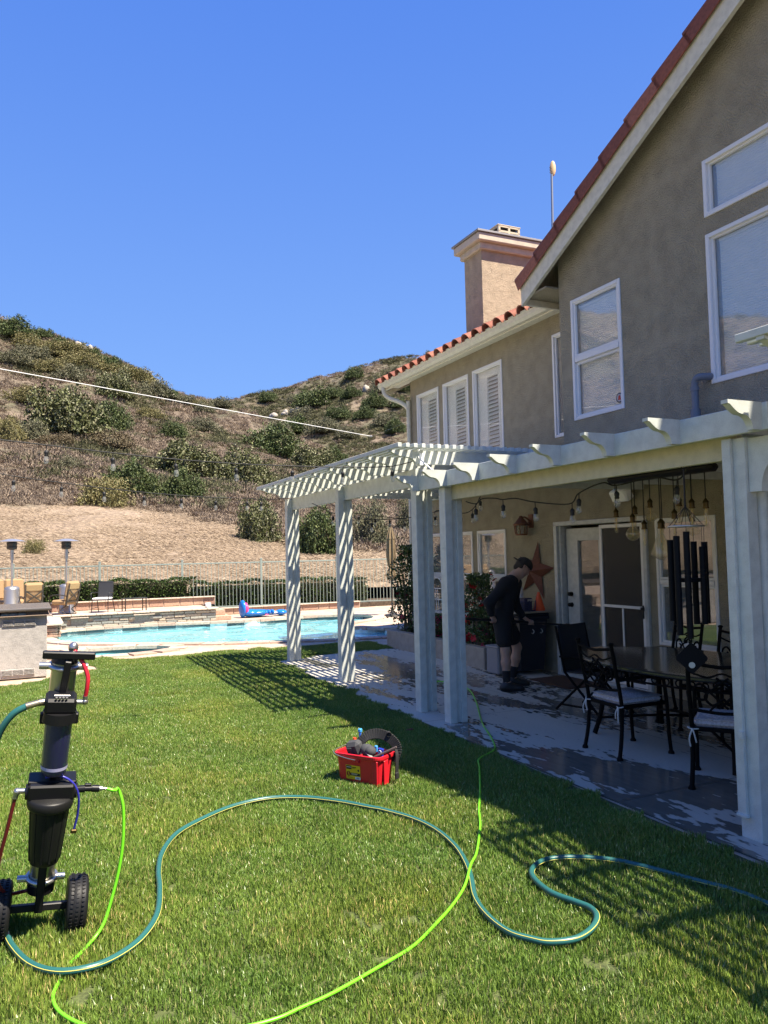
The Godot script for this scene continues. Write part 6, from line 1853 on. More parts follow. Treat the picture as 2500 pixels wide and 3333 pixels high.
func build_bins() -> void:
	var blk := mat("bin_plastic", lin(0.01, 0.012, 0.02), 0.55)
	var t := thing("trash_bin", "black wheeled rubbish bin by the door with things on its lid", "trash bin", Vector3(6.35, 0.014, -9.1))
	var b := MB.new()
	var lo := [Vector3(-0.19, 0.06, 0.2), Vector3(0.19, 0.06, 0.2), Vector3(0.19, 0.06, -0.18), Vector3(-0.19, 0.06, -0.18)]
	var hi := [Vector3(-0.235, 0.8, 0.25), Vector3(0.235, 0.8, 0.25), Vector3(0.235, 0.8, -0.24), Vector3(-0.235, 0.8, -0.24)]
	for k in 4: b.quad(lo[k], lo[(k + 1) % 4], hi[(k + 1) % 4], hi[k])
	b.quad(lo[3], lo[2], lo[1], lo[0])
	b.box(Vector3(0, 0.78, 0.005), Vector3(0.5, 0.05, 0.52), 0.012)
	part(b, "body", blk, t)
	b = MB.new(); b.box(Vector3(0, 0.825, 0.0), Vector3(0.53, 0.045, 0.55), 0.02); b.box(Vector3(0.3, 0.77, 0.1), Vector3(0.11, 0.05, 0.1), 0.012); part(b, "lid", blk, t)
	for sx in [-1.0, 1.0]:
		b = MB.new(); b.cyl(Vector3(sx * 0.17, 0.075, -0.2), Vector3(sx * 0.22, 0.075, -0.2), 0.075, 0.075, 16); part(b, "wheel", blk, t)
	b = MB.new()
	for x in [-0.02, 0.12]:
		b.tube(smooth_path([Vector3(x, 0.63, 0.25), Vector3(x + 0.015, 0.6, 0.265), Vector3(x, 0.57, 0.26), Vector3(x - 0.02, 0.58, 0.26)], 4), 0.006, 6)
	part(b, "hook", mat("polished_steel", Color.WHITE), t)
	t = thing("serving_board", "pale board laid on top of the black bin", "board", Vector3(6.33, 0.864, -9.02))
	b = MB.new(); b.box(Vector3(0, 0.012, 0), Vector3(0.6, 0.022, 0.42), 0.006); part(b, "board", mat("pale_board", lin(0.3, 0.25, 0.18), 0.6), t)
	t = thing("traffic_cone", "bright orange ribbed cone standing on the bin", "cone", Vector3(6.51, 0.888, -8.93))
	b = MB.new()
	var pr := [Vector2(0, 0), Vector2(0.085, 0.0), Vector2(0.085, 0.03)]
	for k in 8: pr.append_array([Vector2(0.078 - k * 0.0075, 0.04 + k * 0.026), Vector2(0.073 - k * 0.0075, 0.058 + k * 0.026)])
	pr.append_array([Vector2(0.018, 0.255), Vector2(0.0, 0.26)])
	b.lathe(pr, 22, Vector3.ZERO, true); part(b, "cone", mat("cone_orange", lin(0.75, 0.09, 0.015), 0.45), t)
	t = thing("wire_basket", "dark blue slatted basket beside the cone", "basket", Vector3(6.29, 0.888, -8.96))
	var bl := mat("basket_blue", lin(0.03, 0.035, 0.09), 0.6)
	b = MB.new()
	for k in 6:
		var y := 0.01 + k * 0.025; var w := 0.1 + k * 0.002
		b.tube([Vector3(-w, y, -w), Vector3(w, y, -w), Vector3(w, y, w), Vector3(-w, y, w), Vector3(-w, y, -w)], 0.0065, 6)
	b.box(Vector3(0, 0.005, 0), Vector3(0.2, 0.008, 0.2))
	for a in [[-0.1, -0.1], [0.1, -0.1], [0.1, 0.1], [-0.1, 0.1], [0, 0.1], [0, -0.1], [0.1, 0], [-0.1, 0]]: b.bar(Vector3(a[0], 0, a[1]), Vector3(a[0] * 1.1, 0.15, a[1] * 1.1), 0.012, 0.012)
	part(b, "basket", bl, t)
	t = thing("detergent_box", "purple box with a white and orange label in the basket", "box", Vector3(6.29, 0.9, -8.95), 0.2)
	b = MB.new(); b.box(Vector3(0, 0.085, 0), Vector3(0.15, 0.17, 0.13), 0.006); part(b, "carton", mat("carton_purple", lin(0.035, 0.03, 0.07), 0.6), t)
	b = MB.new(); b.box(Vector3(0.03, 0.14, 0.066), Vector3(0.09, 0.03, 0.003)); part(b, "label", mat("carton_white", lin(0.5, 0.45, 0.4), 0.6), t)
	t = thing("paper_bag", "upright white paper roll behind the basket", "paper roll", Vector3(6.27, 0.888, -9.13))
	b = MB.new(); b.lathe([Vector2(0, 0), Vector2(0.095, 0), Vector2(0.1, 0.16), Vector2(0.095, 0.3), Vector2(0.08, 0.345), Vector2(0.05, 0.36), Vector2(0, 0.36)], 20); part(b, "roll", mat("white_cushion", Color.WHITE), t)
	b = MB.new(); b.lathe([Vector2(0.098, 0.06), Vector2(0.102, 0.07), Vector2(0.102, 0.12), Vector2(0.098, 0.13)], 20); part(b, "band", mat("parasol_cloth", Color.WHITE), t)
	t = thing("grey_utility_tub", "light grey utility tub standing between the planter and the black bin", "tub", Vector3(5.98, 0.014, -9.2))
	b = MB.new(); b.box(Vector3(0, 0.2, 0), Vector3(0.2, 0.38, 0.3), 0.02); b.box(Vector3(0, 0.385, 0), Vector3(0.22, 0.03, 0.32), 0.01); part(b, "tub", mat("tub_grey", lin(0.24, 0.24, 0.25), 0.6), t)
	b = MB.new(); b.box(Vector3(0, 0.3, 0.153), Vector3(0.1, 0.03, 0.012), 0.004); part(b, "grip", mat("tub_grey", Color.WHITE), t)
	t = thing("blue_bucket", "blue plastic bucket at the end of the planter", "bucket", Vector3(6.09, 0.014, -9.4))
	b = MB.new(); b.lathe([Vector2(0, 0), Vector2(0.085, 0), Vector2(0.09, 0.01), Vector2(0.112, 0.29), Vector2(0.118, 0.292), Vector2(0.118, 0.31), Vector2(0.108, 0.31), Vector2(0.084, 0.02), Vector2(0, 0.02)], 22); part(b, "pail", mat("pail_blue", lin(0.012, 0.05, 0.2), 0.45), t)
	b = MB.new(); b.tube(smooth_path([Vector3(-0.115, 0.27, 0), Vector3(-0.08, 0.2, 0.1), Vector3(0, 0.18, 0.125), Vector3(0.08, 0.2, 0.1), Vector3(0.115, 0.27, 0)], 4), 0.004, 6); part(b, "handle", mat("polished_steel", Color.WHITE), t)

# ---------------------------------------------------------------- the person
func blob(out: MB, bones: Array, cell: float, k: float) -> void:
	# tapered capsules [a, b, ra, rb] joined smoothly, meshed as surface nets
	var lo := Vector3.ONE * INF; var hi := -lo
	for q in bones:
		var r: float = maxf(q[2], q[3]) + k * 3.0 + cell * 2.0
		for e in [q[0], q[1]]:
			lo = lo.min(e - Vector3.ONE * r); hi = hi.max(e + Vector3.ONE * r)
	var nx := int((hi.x - lo.x) / cell) + 2; var ny := int((hi.y - lo.y) / cell) + 2; var nz := int((hi.z - lo.z) / cell) + 2
	var S := PackedFloat32Array(); S.resize(nx * ny * nz)
	for q in bones:
		var a: Vector3 = q[0]; var b: Vector3 = q[1]; var ra: float = q[2]; var rb: float = q[3]
		var ab := b - a; var l2 := maxf(ab.length_squared(), 1e-9)
		var m := maxf(ra, rb) + k * 3.0 + cell
		var p0 := (a.min(b) - Vector3.ONE * m - lo) / cell; var p1 := (a.max(b) + Vector3.ONE * m - lo) / cell
		var flat: float = q[4] if q.size() > 4 else 1.0
		for iy in range(maxi(0, int(p0.y)), mini(ny, int(p1.y) + 1)):
			for iz in range(maxi(0, int(p0.z)), mini(nz, int(p1.z) + 1)):
				var base := (iy * nz + iz) * nx
				for ix in range(maxi(0, int(p0.x)), mini(nx, int(p1.x) + 1)):
					var p := lo + Vector3(ix, iy, iz) * cell
					var t := clampf((p - a).dot(ab) / l2, 0.0, 1.0)
					var d := p.distance_to(a + ab * t) - lerpf(ra, rb, t)
					if d < k * 3.0: S[base + ix] += exp(-d / k)
	# value > 1 is inside
	var idx := {}
	var vs := PackedVector3Array()
	var step := [0, 1, nx, nx + 1, nx * nz, nx * nz + 1, nx * nz + nx, nx * nz + nx + 1]
	var off := [Vector3(0, 0, 0), Vector3(1, 0, 0), Vector3(0, 0, 1), Vector3(1, 0, 1), Vector3(0, 1, 0), Vector3(1, 1, 0), Vector3(0, 1, 1), Vector3(1, 1, 1)]
	var edges := [[0, 1], [2, 3], [4, 5], [6, 7], [0, 2], [1, 3], [4, 6], [5, 7], [0, 4], [1, 5], [2, 6], [3, 7]]
	for iy in ny - 1:
		for iz in nz - 1:
			for ix in nx - 1:
				var i := (iy * nz + iz) * nx + ix
				var mask := 0
				for c in 8:
					if S[i + step[c]] > 1.0: mask |= 1 << c
				if mask == 0 or mask == 255: continue
				var sum := Vector3.ZERO; var cnt := 0
				for e in edges:
					var s0 := S[i + step[e[0]]]; var s1 := S[i + step[e[1]]]
					if (s0 > 1.0) == (s1 > 1.0): continue
					var f0 := -log(maxf(s0, 1e-4)); var f1 := -log(maxf(s1, 1e-4))
					sum += (off[e[0]] as Vector3).lerp(off[e[1]], f0 / (f0 - f1)); cnt += 1
				idx[i] = vs.size()
				vs.append(lo + (Vector3(ix, iy, iz) + sum / cnt) * cell)
	var tris := PackedInt32Array()
	for i in idx:
		var here: bool = S[i] > 1.0
		# edges from the cell's first corner along x, y, z
		for ax in 3:
			var st: int = [1, nx * nz, nx][ax]
			if here == (S[i + st] > 1.0): continue
			var o1: int = [nx, 1, nx * nz][ax]; var o2: int = [nx * nz, nx, 1][ax]
			var q := [i, i - o1, i - o1 - o2, i - o2]
			var ok := true
			for w in q:
				if not idx.has(w): ok = false
			if not ok: continue
			if here: q.reverse()
			tris.append_array([idx[q[0]], idx[q[1]], idx[q[2]], idx[q[0]], idx[q[2]], idx[q[3]]])
	var nn := PackedVector3Array(); nn.resize(vs.size())
	for j in range(0, tris.size(), 3):
		var m := (vs[tris[j + 1]] - vs[tris[j]]).cross(vs[tris[j + 2]] - vs[tris[j]])
		for w in 3: nn[tris[j + w]] += m
	# decide the outward side once
	var flip := 1.0
	var vote := 0.0
	var ce: Vector3 = (bones[0][0] + bones[0][1]) * 0.5
	for j in range(0, vs.size(), 7):
		if vs[j].distance_to(ce) < 0.25: vote += nn[j].normalized().dot((vs[j] - ce).normalized())
	if vote < 0: flip = -1.0
	for j in range(0, tris.size(), 3):
		var a := tris[j]; var b := tris[j + 1]; var c := tris[j + 2]
		if flip < 0: var s := b; b = c; c = s
		out.p(vs[a], nn[a] * flip); out.p(vs[c], nn[c] * flip); out.p(vs[b], nn[b] * flip)

func grip(out: MB, at: Vector3, pole: Vector3, wrist: Vector3, thumb_sign: float) -> void:
	# a hand closed round a pole of radius 16 mm: palm on the wrist's side, four curled fingers, thumb along the pole
	var back := (wrist - at)
	back = (back - pole * back.dot(pole)).normalized()
	var side := pole.cross(back)
	var bones := []
	for i in 4:
		var o := at + pole * (-0.028 + i * 0.0195)
		var len_k: float = [0.9, 1.0, 0.97, 0.8][i]
		var pts := []
		for j in 5:
			var a := 0.35 + j * 0.95 * len_k
			pts.append(o + (back * cos(a) + side * sin(a)) * (0.027 - j * 0.0008))
		for j in 4: bones.append([pts[j], pts[j + 1], 0.0095 - j * 0.0006, 0.0092 - j * 0.0006])
		bones.append([o + (back * cos(-0.3) - side * 0.0) * 0.028, pts[0], 0.011, 0.0098])
		bones.append([wrist.lerp(at + back * 0.03, 0.35), o + back * 0.029, 0.013, 0.0115])
	var tb := at + pole * 0.03 * thumb_sign + back * 0.02
	bones.append([wrist.lerp(at, 0.45), tb - side * 0.012, 0.0135, 0.0115])
	bones.append([tb - side * 0.012, at + pole * 0.052 * thumb_sign - side * 0.024, 0.0108, 0.0098])
	bones.append([at + pole * 0.052 * thumb_sign - side * 0.024, at + pole * 0.068 * thumb_sign - side * 0.02 - back * 0.012, 0.0096, 0.008])
	bones.append([wrist, wrist.lerp(at, 0.5), 0.024, 0.02])
	blob(out, bones, 0.0042, 0.0035)

func build_person() -> void:
	var t := thing("person", "person in black clothes and a backward cap bending to hold a long pole", "person", Vector3(5.5, 0.014, -8.17), deg_to_rad(-25.0))
	# local +x is where the person faces, +z is towards the lawn (the person's right)
	var skin := mat("skin", lin(0.42, 0.26, 0.19), 0.55)
	skin.subsurf_scatter_enabled = true
	skin.subsurf_scatter_strength = 0.15
	var cloth := mat("black_shirt", lin(0.012, 0.013, 0.017), 0.9, 0.0, texs["tone"], 0.15)
	var P := {
		"pel": Vector3(-0.09, 0.92, 0), "chest": Vector3(-0.015, 1.225, 0), "nb": Vector3(0.065, 1.375, 0), "head": Vector3(0.19, 1.505, 0),
		"rh": Vector3(-0.11, 0.88, 0.095), "rk": Vector3(-0.085, 0.48, 0.15), "ra": Vector3(-0.085, 0.1, 0.175),
		"lh": Vector3(-0.06, 0.88, -0.095), "lk": Vector3(0.11, 0.49, -0.15), "la": Vector3(0.045, 0.1, -0.17),
		"rs": Vector3(-0.06, 1.315, 0.17), "re": Vector3(-0.28, 1.09, 0.24), "rw": Vector3(-0.255, 0.94, 0.2),
		"ls": Vector3(0.11, 1.3, -0.17), "le": Vector3(0.1, 1.04, -0.21), "lw": Vector3(0.2, 0.875, -0.16)}
	var pr := Vector3(-0.235, 0.868, 0.17); var pl := Vector3(0.28, 0.8, -0.13)
	var pd := (pl - pr).normalized()
	var b := MB.new()
	var face := Vector3(0.72, -0.69, 0).normalized(); var crown := Vector3(0.69, 0.72, 0).normalized()
	var h: Vector3 = P.head
	blob(b, [[P.pel, P.chest, 0.1, 0.11], [P.chest, P.nb, 0.1, 0.07], [P.nb, h - crown * 0.05 - face * 0.02, 0.058, 0.052], [h + crown * 0.03 - face * 0.02, h - crown * 0.01 + face * 0.01, 0.088, 0.08],
		[h - crown * 0.03 + face * 0.03, h - crown * 0.085 + face * 0.055, 0.062, 0.038],
		[P.rh, P.rk, 0.082, 0.054], [P.rk, P.rk.lerp(P.ra, 0.35), 0.052, 0.055], [P.rk.lerp(P.ra, 0.35), P.ra, 0.055, 0.036], [P.ra, P.ra + Vector3(0.1, -0.06, 0), 0.036, 0.03],
		[P.lh, P.lk, 0.082, 0.054], [P.lk, P.lk.lerp(P.la, 0.35), 0.052, 0.055], [P.lk.lerp(P.la, 0.35), P.la, 0.055, 0.036], [P.la, P.la + Vector3(0.1, -0.06, 0), 0.036, 0.03],
		[P.nb, P.rs, 0.06, 0.05], [P.rs, P.re, 0.046, 0.038], [P.re, P.rw, 0.036, 0.026], [P.nb, P.ls, 0.06, 0.05], [P.ls, P.le, 0.046, 0.038], [P.le, P.lw, 0.036, 0.026]], 0.0125, 0.014)
	# face: nose, brow, lips, ears
	blob(b, [[h + face * 0.075 + crown * 0.012, h + face * 0.103 - crown * 0.018, 0.009, 0.013], [h + face * 0.082 + crown * 0.026 + Vector3(0, 0, 0.03), h + face * 0.082 + crown * 0.026 - Vector3(0, 0, 0.03), 0.011, 0.011],
		[h + face * 0.086 - crown * 0.052 + Vector3(0, 0, 0.014), h + face * 0.086 - crown * 0.052 - Vector3(0, 0, 0.014), 0.008, 0.008], [h - crown * 0.012 - face * 0.005 + Vector3(0, 0, 0.083), h + crown * 0.02 - face * 0.015 + Vector3(0, 0, 0.088), 0.011, 0.014], [h - crown * 0.012 - face * 0.005 - Vector3(0, 0, 0.083), h + crown * 0.02 - face * 0.015 - Vector3(0, 0, 0.088), 0.011, 0.014]], 0.005, 0.004)
	grip(b, pr, pd, P.rw, 1.0)
	grip(b, pl, pd, P.lw, 1.0)
	part(b, "body", skin, t)
	b = MB.new()
	for s in [-1.0, 1.0]: b.ball(h + face * 0.079 + crown * 0.008 + Vector3(0, 0, 0.03 * s), Vector3(0.009, 0.006, 0.011), 8, 6)
	part(b, "eye", mat("eye_dark", lin(0.03, 0.02, 0.015), 0.3), t)
	b = MB.new()
	blob(b, [[h - face * 0.045 + crown * 0.02, h - face * 0.055 - crown * 0.045, 0.075, 0.05], [h + crown * 0.01 - face * 0.03 + Vector3(0, 0, 0.045), h + crown * 0.01 - face * 0.03 - Vector3(0, 0, 0.045), 0.052, 0.052]], 0.01, 0.01)
	part(b, "hair", mat("dark_hair", lin(0.02, 0.014, 0.01), 0.7), t)
	# shirt with long sleeves
	b = MB.new()
	blob(b, [[P.pel + Vector3(0, -0.02, 0.05), P.chest + Vector3(-0.02, 0.02, 0.08), 0.125, 0.12], [P.pel + Vector3(0, -0.02, -0.05), P.chest + Vector3(0, 0.02, -0.08), 0.125, 0.12], [P.chest + Vector3(0, 0, 0.06), P.nb + Vector3(-0.035, -0.035, 0.05), 0.12, 0.075], [P.chest - Vector3(0, 0, 0.06), P.nb + Vector3(-0.025, -0.035, -0.05), 0.12, 0.075],
		[P.nb + Vector3(-0.05, -0.06, 0.06), P.rs, 0.085, 0.078], [P.rs, P.re, 0.077, 0.06], [P.re, P.rw.lerp(P.re, 0.12), 0.06, 0.046], [P.nb + Vector3(-0.03, -0.06, -0.06), P.ls, 0.085, 0.078], [P.ls, P.le, 0.077, 0.06], [P.le, P.lw.lerp(P.le, 0.12), 0.06, 0.046]], 0.0135, 0.02)
	part(b, "shirt", cloth, t)
	b = MB.new()
	blob(b, [[P.pel + Vector3(0, 0.02, 0.04), P.pel + Vector3(0.0, 0.02, -0.04), 0.135, 0.135], [P.rh, P.rh.lerp(P.rk, 0.66), 0.115, 0.106], [P.lh, P.lh.lerp(P.lk, 0.66), 0.115, 0.106]], 0.0135, 0.02)
	part(b, "shorts", cloth, t)
	for q in [["ra", "rk"], ["la", "lk"]]:
		var a: Vector3 = P[q[0]]; var kn: Vector3 = P[q[1]]
		b = MB.new()
		blob(b, [[a.lerp(kn, 0.34), a, 0.051, 0.045]], 0.011, 0.008)
		part(b, "sock", mat("black_sock", lin(0.014, 0.014, 0.015), 0.95), t)
		b = MB.new()
		blob(b, [[Vector3(a.x - 0.045, 0.045, a.z), Vector3(a.x + 0.16, 0.04, a.z + 0.01), 0.045, 0.038], [a + Vector3(0, -0.02, 0), Vector3(a.x + 0.05, 0.06, a.z), 0.052, 0.046], [Vector3(a.x - 0.05, 0.022, a.z), Vector3(a.x + 0.19, 0.022, a.z + 0.01), 0.026, 0.026]], 0.0105, 0.012)
		part(b, "shoe", mat("black_shoe", lin(0.015, 0.015, 0.016), 0.5), t)
	# backward cap
	b = MB.new()
	var cb := Basis(face, crown, face.cross(crown))
	b.T = Transform3D(cb, h + crown * 0.035 - face * 0.008)
	for j in 6:
		for i in 20:
			var q := []
			for e in [[i, j], [i, j + 1], [i + 1, j + 1], [i + 1, j]]:
				var th: float = TAU * e[0] / 20; var ph: float = PI / 2 * e[1] / 6
				q.append(Vector3(cos(th) * cos(ph), sin(ph), sin(th) * cos(ph)))
			var r := Vector3(0.112, 0.098, 0.1)
			b.qn(q[0] * r, q[0], q[1] * r, q[1], q[2] * r, q[2], q[3] * r, q[3])
	b.T = Transform3D(cb * Basis(Vector3(0, 0, 1), 0.15), h + crown * 0.03 - face * 0.09)
	var br := PackedVector2Array()
	for k in 13: br.append(Vector2(-0.085 * sin(PI * k / 12), 0.075 * cos(PI * k / 12)))
	b.T = b.T * Transform3D(Basis(Vector3.RIGHT, PI / 2), Vector3.ZERO)
	b.prism(br, -0.004, 0.004)
	part(b, "cap", mat("cap_cloth", lin(0.028, 0.024, 0.02), 0.9), t)
	# the pole in the hands, with its brush
	var tf := t.transform
	var w := thing("cleaning_pole", "long black water-fed pole held by the person across the patio", "pole", Vector3.ZERO)
	var A := tf * (pr - pd * 0.42); var B := tf * (pl + pd * 0.72)
	b = MB.new(); b.cyl(A, tf * (pl + pd * 0.1), 0.0175, 0.0165, 14); b.cyl(tf * (pl + pd * 0.1), B, 0.0135, 0.013, 12); part(b, "tube", mat("carbon_black", lin(0.012, 0.012, 0.013), 0.4), w)
	for s in [-0.3, 0.22, 0.62]:
		b = MB.new(); b.cyl(tf * (pl + pd * s), tf * (pl + pd * (s + 0.05)), 0.022, 0.022, 12); part(b, "clamp", mat("carbon_black", Color.BLACK), w)
	b = MB.new()
	b.T = Transform3D(Basis(), B)
	b.box(Vector3(0.04, -0.01, 0.02), Vector3(0.16, 0.03, 0.06), 0.008)
	part(b, "brush_head", mat("carbon_black", Color.BLACK), w)
	b = MB.new(); b.T = Transform3D(Basis(), B)
	for k in 8: b.box(Vector3(-0.025 + k * 0.018, -0.04, 0.02), Vector3(0.012, 0.035, 0.045))
	part(b, "bristles", mat("bristle", lin(0.03, 0.03, 0.03), 0.9), w)

# ---------------------------------------------------------------- tools on the lawn
const TEAL := [Vector3(-0.107, 0.04, -4.134), Vector3(-0.064, 0.04, -3.896), Vector3(0.011, 0.04, -3.685), Vector3(0.115, 0.045, -3.551), Vector3(0.247, 0.045, -3.523), Vector3(0.364, 0.04, -3.586), Vector3(0.476, 0.04, -3.708), Vector3(0.567, 0.04, -3.911), Vector3(0.621, 0.04, -4.199), Vector3(0.647, 0.04, -4.413), Vector3(0.706, 0.04, -4.673), Vector3(0.829, 0.04, -4.937), Vector3(1.007, 0.04, -5.118), Vector3(1.260, 0.04, -5.287), Vector3(1.518, 0.04, -5.340), Vector3(1.747, 0.036, -5.260), Vector3(1.935, 0.036, -5.070), Vector3(2.091, 0.036, -4.830), Vector3(2.149, 0.036, -4.735), Vector3(2.248, 0.036, -4.490), Vector3(2.279, 0.036, -4.240), Vector3(2.248, 0.036, -3.962), Vector3(2.182, 0.034, -3.735), Vector3(2.111, 0.032, -3.568), Vector3(2.004, 0.032, -3.350), Vector3(1.956, 0.034, -3.158), Vector3(1.955, 0.036, -2.985), Vector3(2.004, 0.04, -2.879), Vector3(2.061, 0.04, -2.822), Vector3(2.173, 0.042, -2.791), Vector3(2.296, 0.044, -2.831), Vector3(2.386, 0.044, -2.907), Vector3(2.418, 0.042, -2.994), Vector3(2.397, 0.04, -3.086), Vector3(2.361, 0.038, -3.220), Vector3(2.386, 0.036, -3.390), Vector3(2.444, 0.036, -3.491), Vector3(2.552, 0.036, -3.555), Vector3(2.676, 0.034, -3.554), Vector3(2.836, 0.03, -3.475), Vector3(2.961, 0.024, -3.361), Vector3(3.056, 0.018, -3.199), Vector3(3.110, 0.016, -3.076), Vector3(3.144, 0.024, -2.957), Vector3(3.190, 0.026, -2.826), Vector3(3.209, 0.026, -2.659), Vector3(3.22, 0.026, -2.0)]
const GREEN := [Vector3(0.154, 0.022, -3.633), Vector3(0.128, 0.022, -3.546), Vector3(0.099, 0.03, -3.448), Vector3(0.092, 0.034, -3.362), Vector3(0.114, 0.034, -3.267), Vector3(0.173, 0.034, -3.162), Vector3(0.290, 0.034, -3.021), Vector3(0.512, 0.034, -2.893), Vector3(0.714, 0.034, -2.858), Vector3(0.843, 0.034, -2.854), Vector3(0.941, 0.034, -2.877), Vector3(1.098, 0.034, -2.917), Vector3(1.352, 0.034, -3.014), Vector3(1.532, 0.034, -3.091), Vector3(1.722, 0.034, -3.227), Vector3(1.882, 0.034, -3.355), Vector3(2.024, 0.045, -3.484), Vector3(2.169, 0.058, -3.665), Vector3(2.314, 0.04, -3.840), Vector3(2.566, 0.034, -4.207), Vector3(2.719, 0.034, -4.467), Vector3(2.935, 0.034, -4.799), Vector3(3.242, 0.034, -5.301), Vector3(3.376, 0.034, -5.520), Vector3(3.662, 0.03, -5.732), Vector3(3.888, 0.026, -6.142), Vector3(4.133, 0.024, -6.682), Vector3(4.691, 0.024, -7.714), Vector3(5.0, 0.024, -8.4), Vector3(5.05, 0.024, -8.9), Vector3(4.85, 0.024, -9.2)]

func build_cart() -> void:
	var t := thing("filter_cart", "wheeled water filter cart with steel and black canisters on the lawn", "filter cart", Vector3(0.035, 0.0, -4.05), deg_to_rad(-2.0))
	t.rotation.z = deg_to_rad(-5.6)
	var blk := mat("satin_black", lin(0.009, 0.009, 0.01), 0.38)
	blk.metallic_specular = 0.35
	var rub := mat("tyre_rubber", lin(0.012, 0.012, 0.013), 0.5)
	rub.metallic_specular = 0.35
	var chrome := mat("chrome", lin(0.5, 0.48, 0.44), 0.3, 0.9)
	var steel := mat("vessel_steel", lin(0.46, 0.44, 0.36), 0.3, 0.95)
	var b: MB
	for s in [-1.0, 1.0]:
		b = MB.new()
		b.T = Transform3D(Basis(Vector3(0, 0, 1), -PI / 2), Vector3(s * 0.165, 0.128, 0))
		b.lathe([Vector2(0.07, -0.04), Vector2(0.11, -0.047), Vector2(0.124, -0.04), Vector2(0.129, -0.028), Vector2(0.126, -0.02), Vector2(0.1265, -0.018), Vector2(0.13, -0.012), Vector2(0.13, 0.012), Vector2(0.1265, 0.018), Vector2(0.126, 0.02), Vector2(0.129, 0.028), Vector2(0.124, 0.04), Vector2(0.11, 0.047), Vector2(0.07, 0.04)], 40)
		for k in 44:
			var a := TAU * k / 44
			for z in [-0.024, 0.0, 0.024]:
				var o := Vector3(cos(a + z), 0, sin(a + z)) * 0.1295
				var keep := b.T
				b.T = keep * Transform3D(Basis(Vector3.UP, -a - z), o + Vector3(0, z, 0))
				b.box(Vector3(0.001, 0, 0), Vector3(0.005, 0.012, 0.008))
				b.T = keep
		var w := part(b, "wheel", rub, t)
		b = MB.new()
		b.T = Transform3D(Basis(Vector3(0, 0, 1), -PI / 2), Vector3(s * 0.165, 0.128, 0))
		b.lathe([Vector2(0, -0.03), Vector2(0.03, -0.035), Vector2(0.07, -0.028), Vector2(0.07, 0.028), Vector2(0.03, 0.035), Vector2(0, 0.03)], 24)
		part(b, "rim", blk, w)
	b = MB.new(); b.bar(Vector3(-0.13, 0.128, 0), Vector3(0.13, 0.128, 0), 0.032, 0.032, 0.004); part(b, "axle", blk, t)
	# leaning column
	var col := Transform3D(Basis(Vector3.RIGHT, deg_to_rad(12.0)), Vector3(0, 0.128, 0))
	var H := func(y: float) -> float: return (1965.0 - y) * 0.000672
	b = MB.new(); b.T = col
	b.cyl(Vector3(0, 0.1, -0.03), Vector3(0, 1.19, -0.03), 0.055, 0.055, 28); var vessel := part(b, "steel_vessel", steel, t)
	b = MB.new(); b.T = col
	b.cyl(Vector3(0, 0.07, -0.03), Vector3(0, 0.11, -0.03), 0.06, 0.06, 24); part(b, "end_cap", blk, vessel)
	b = MB.new(); b.T = col
	b.cyl(Vector3(0, 1.185, -0.03), Vector3(0, 1.215, -0.03), 0.058, 0.05, 24); part(b, "end_cap", blk, vessel)
	for y in [0.135, 1.165]:
		b = MB.new(); b.T = col
		var rp := []
		for k in 29: rp.append(Vector3(cos(TAU * k / 28) * 0.063, y, sin(TAU * k / 28) * 0.063 - 0.03))
		b.tube(rp, 0.011, 8)
		b.cyl(Vector3(-0.105, y, -0.02), Vector3(-0.06, y, -0.02), 0.016, 0.016, 10); b.cyl(Vector3(0.06, y, -0.02), Vector3(0.1, y, -0.02), 0.016, 0.016, 10)
		part(b, "clamp", chrome, t)
	b = MB.new(); b.T = col
	b.bar(Vector3(-0.0, 0.0, 0.035), Vector3(-0.0, 0.32, 0.035), 0.036, 0.036, 0.004); b.bar(Vector3(0.0, 1.03, 0.035), Vector3(0.015, 1.21, 0.035), 0.036, 0.03, 0.004); b.bar(Vector3(0, 0.3, 0.035), Vector3(0, 1.05, 0.035), 0.034, 0.03, 0.004)
	part(b, "frame_bar", blk, t)
	b = MB.new(); b.T = col
	b.box(Vector3(0.015, 1.235, 0.035), Vector3(0.22, 0.034, 0.03), 0.005); part(b, "handle", blk, t)
	b = MB.new(); b.T = col; b.ball(Vector3(0.03, 1.25, -0.03), Vector3(0.022, 0.026, 0.022), 12, 8); part(b, "top_fitting", chrome, t)
	# clear blue canister
	b = MB.new(); b.T = col
	b.box(Vector3(0, 1.03, 0.075), Vector3(0.13, 0.07, 0.12), 0.012); b.cyl(Vector3(0, 0.955, 0.09), Vector3(0, 1.0, 0.09), 0.074, 0.07, 24)
	for s in [-1.0, 1.0]: b.box(Vector3(s * 0.068, 0.965, 0.09), Vector3(0.024, 0.05, 0.03), 0.005)
	part(b, "canister_head", blk, t)
	b = MB.new(); b.T = col
	b.lathe([Vector2(0, 0.70), Vector2(0.04, 0.702), Vector2(0.052, 0.712), Vector2(0.055, 0.73), Vector2(0.058, 0.96)], 28, Vector3(0, 0, 0.09)); var can := part(b, "blue_canister", mat("navy_acrylic", lin(0.012, 0.012, 0.06), 0.08), t)
	can.material_override.clearcoat_enabled = true
	b = MB.new(); b.T = col; b.lathe([Vector2(0.0563, 0.735), Vector2(0.0565, 0.75)], 28, Vector3(0, 0, 0.09)); part(b, "white_band", mat("canister_band", lin(0.35, 0.34, 0.5), 0.4), can)
	b = MB.new(); b.T = col
	for k in 4: b.cyl(Vector3(-0.02 + k * 0.014, 1.066, 0.13), Vector3(-0.02 + k * 0.014, 1.075, 0.133), 0.005, 0.005, 8)
	b.cyl(Vector3(-0.03, 1.075, 0.115), Vector3(0.035, 1.075, 0.115), 0.007, 0.007, 8)
	part(b, "bolts", chrome, t)
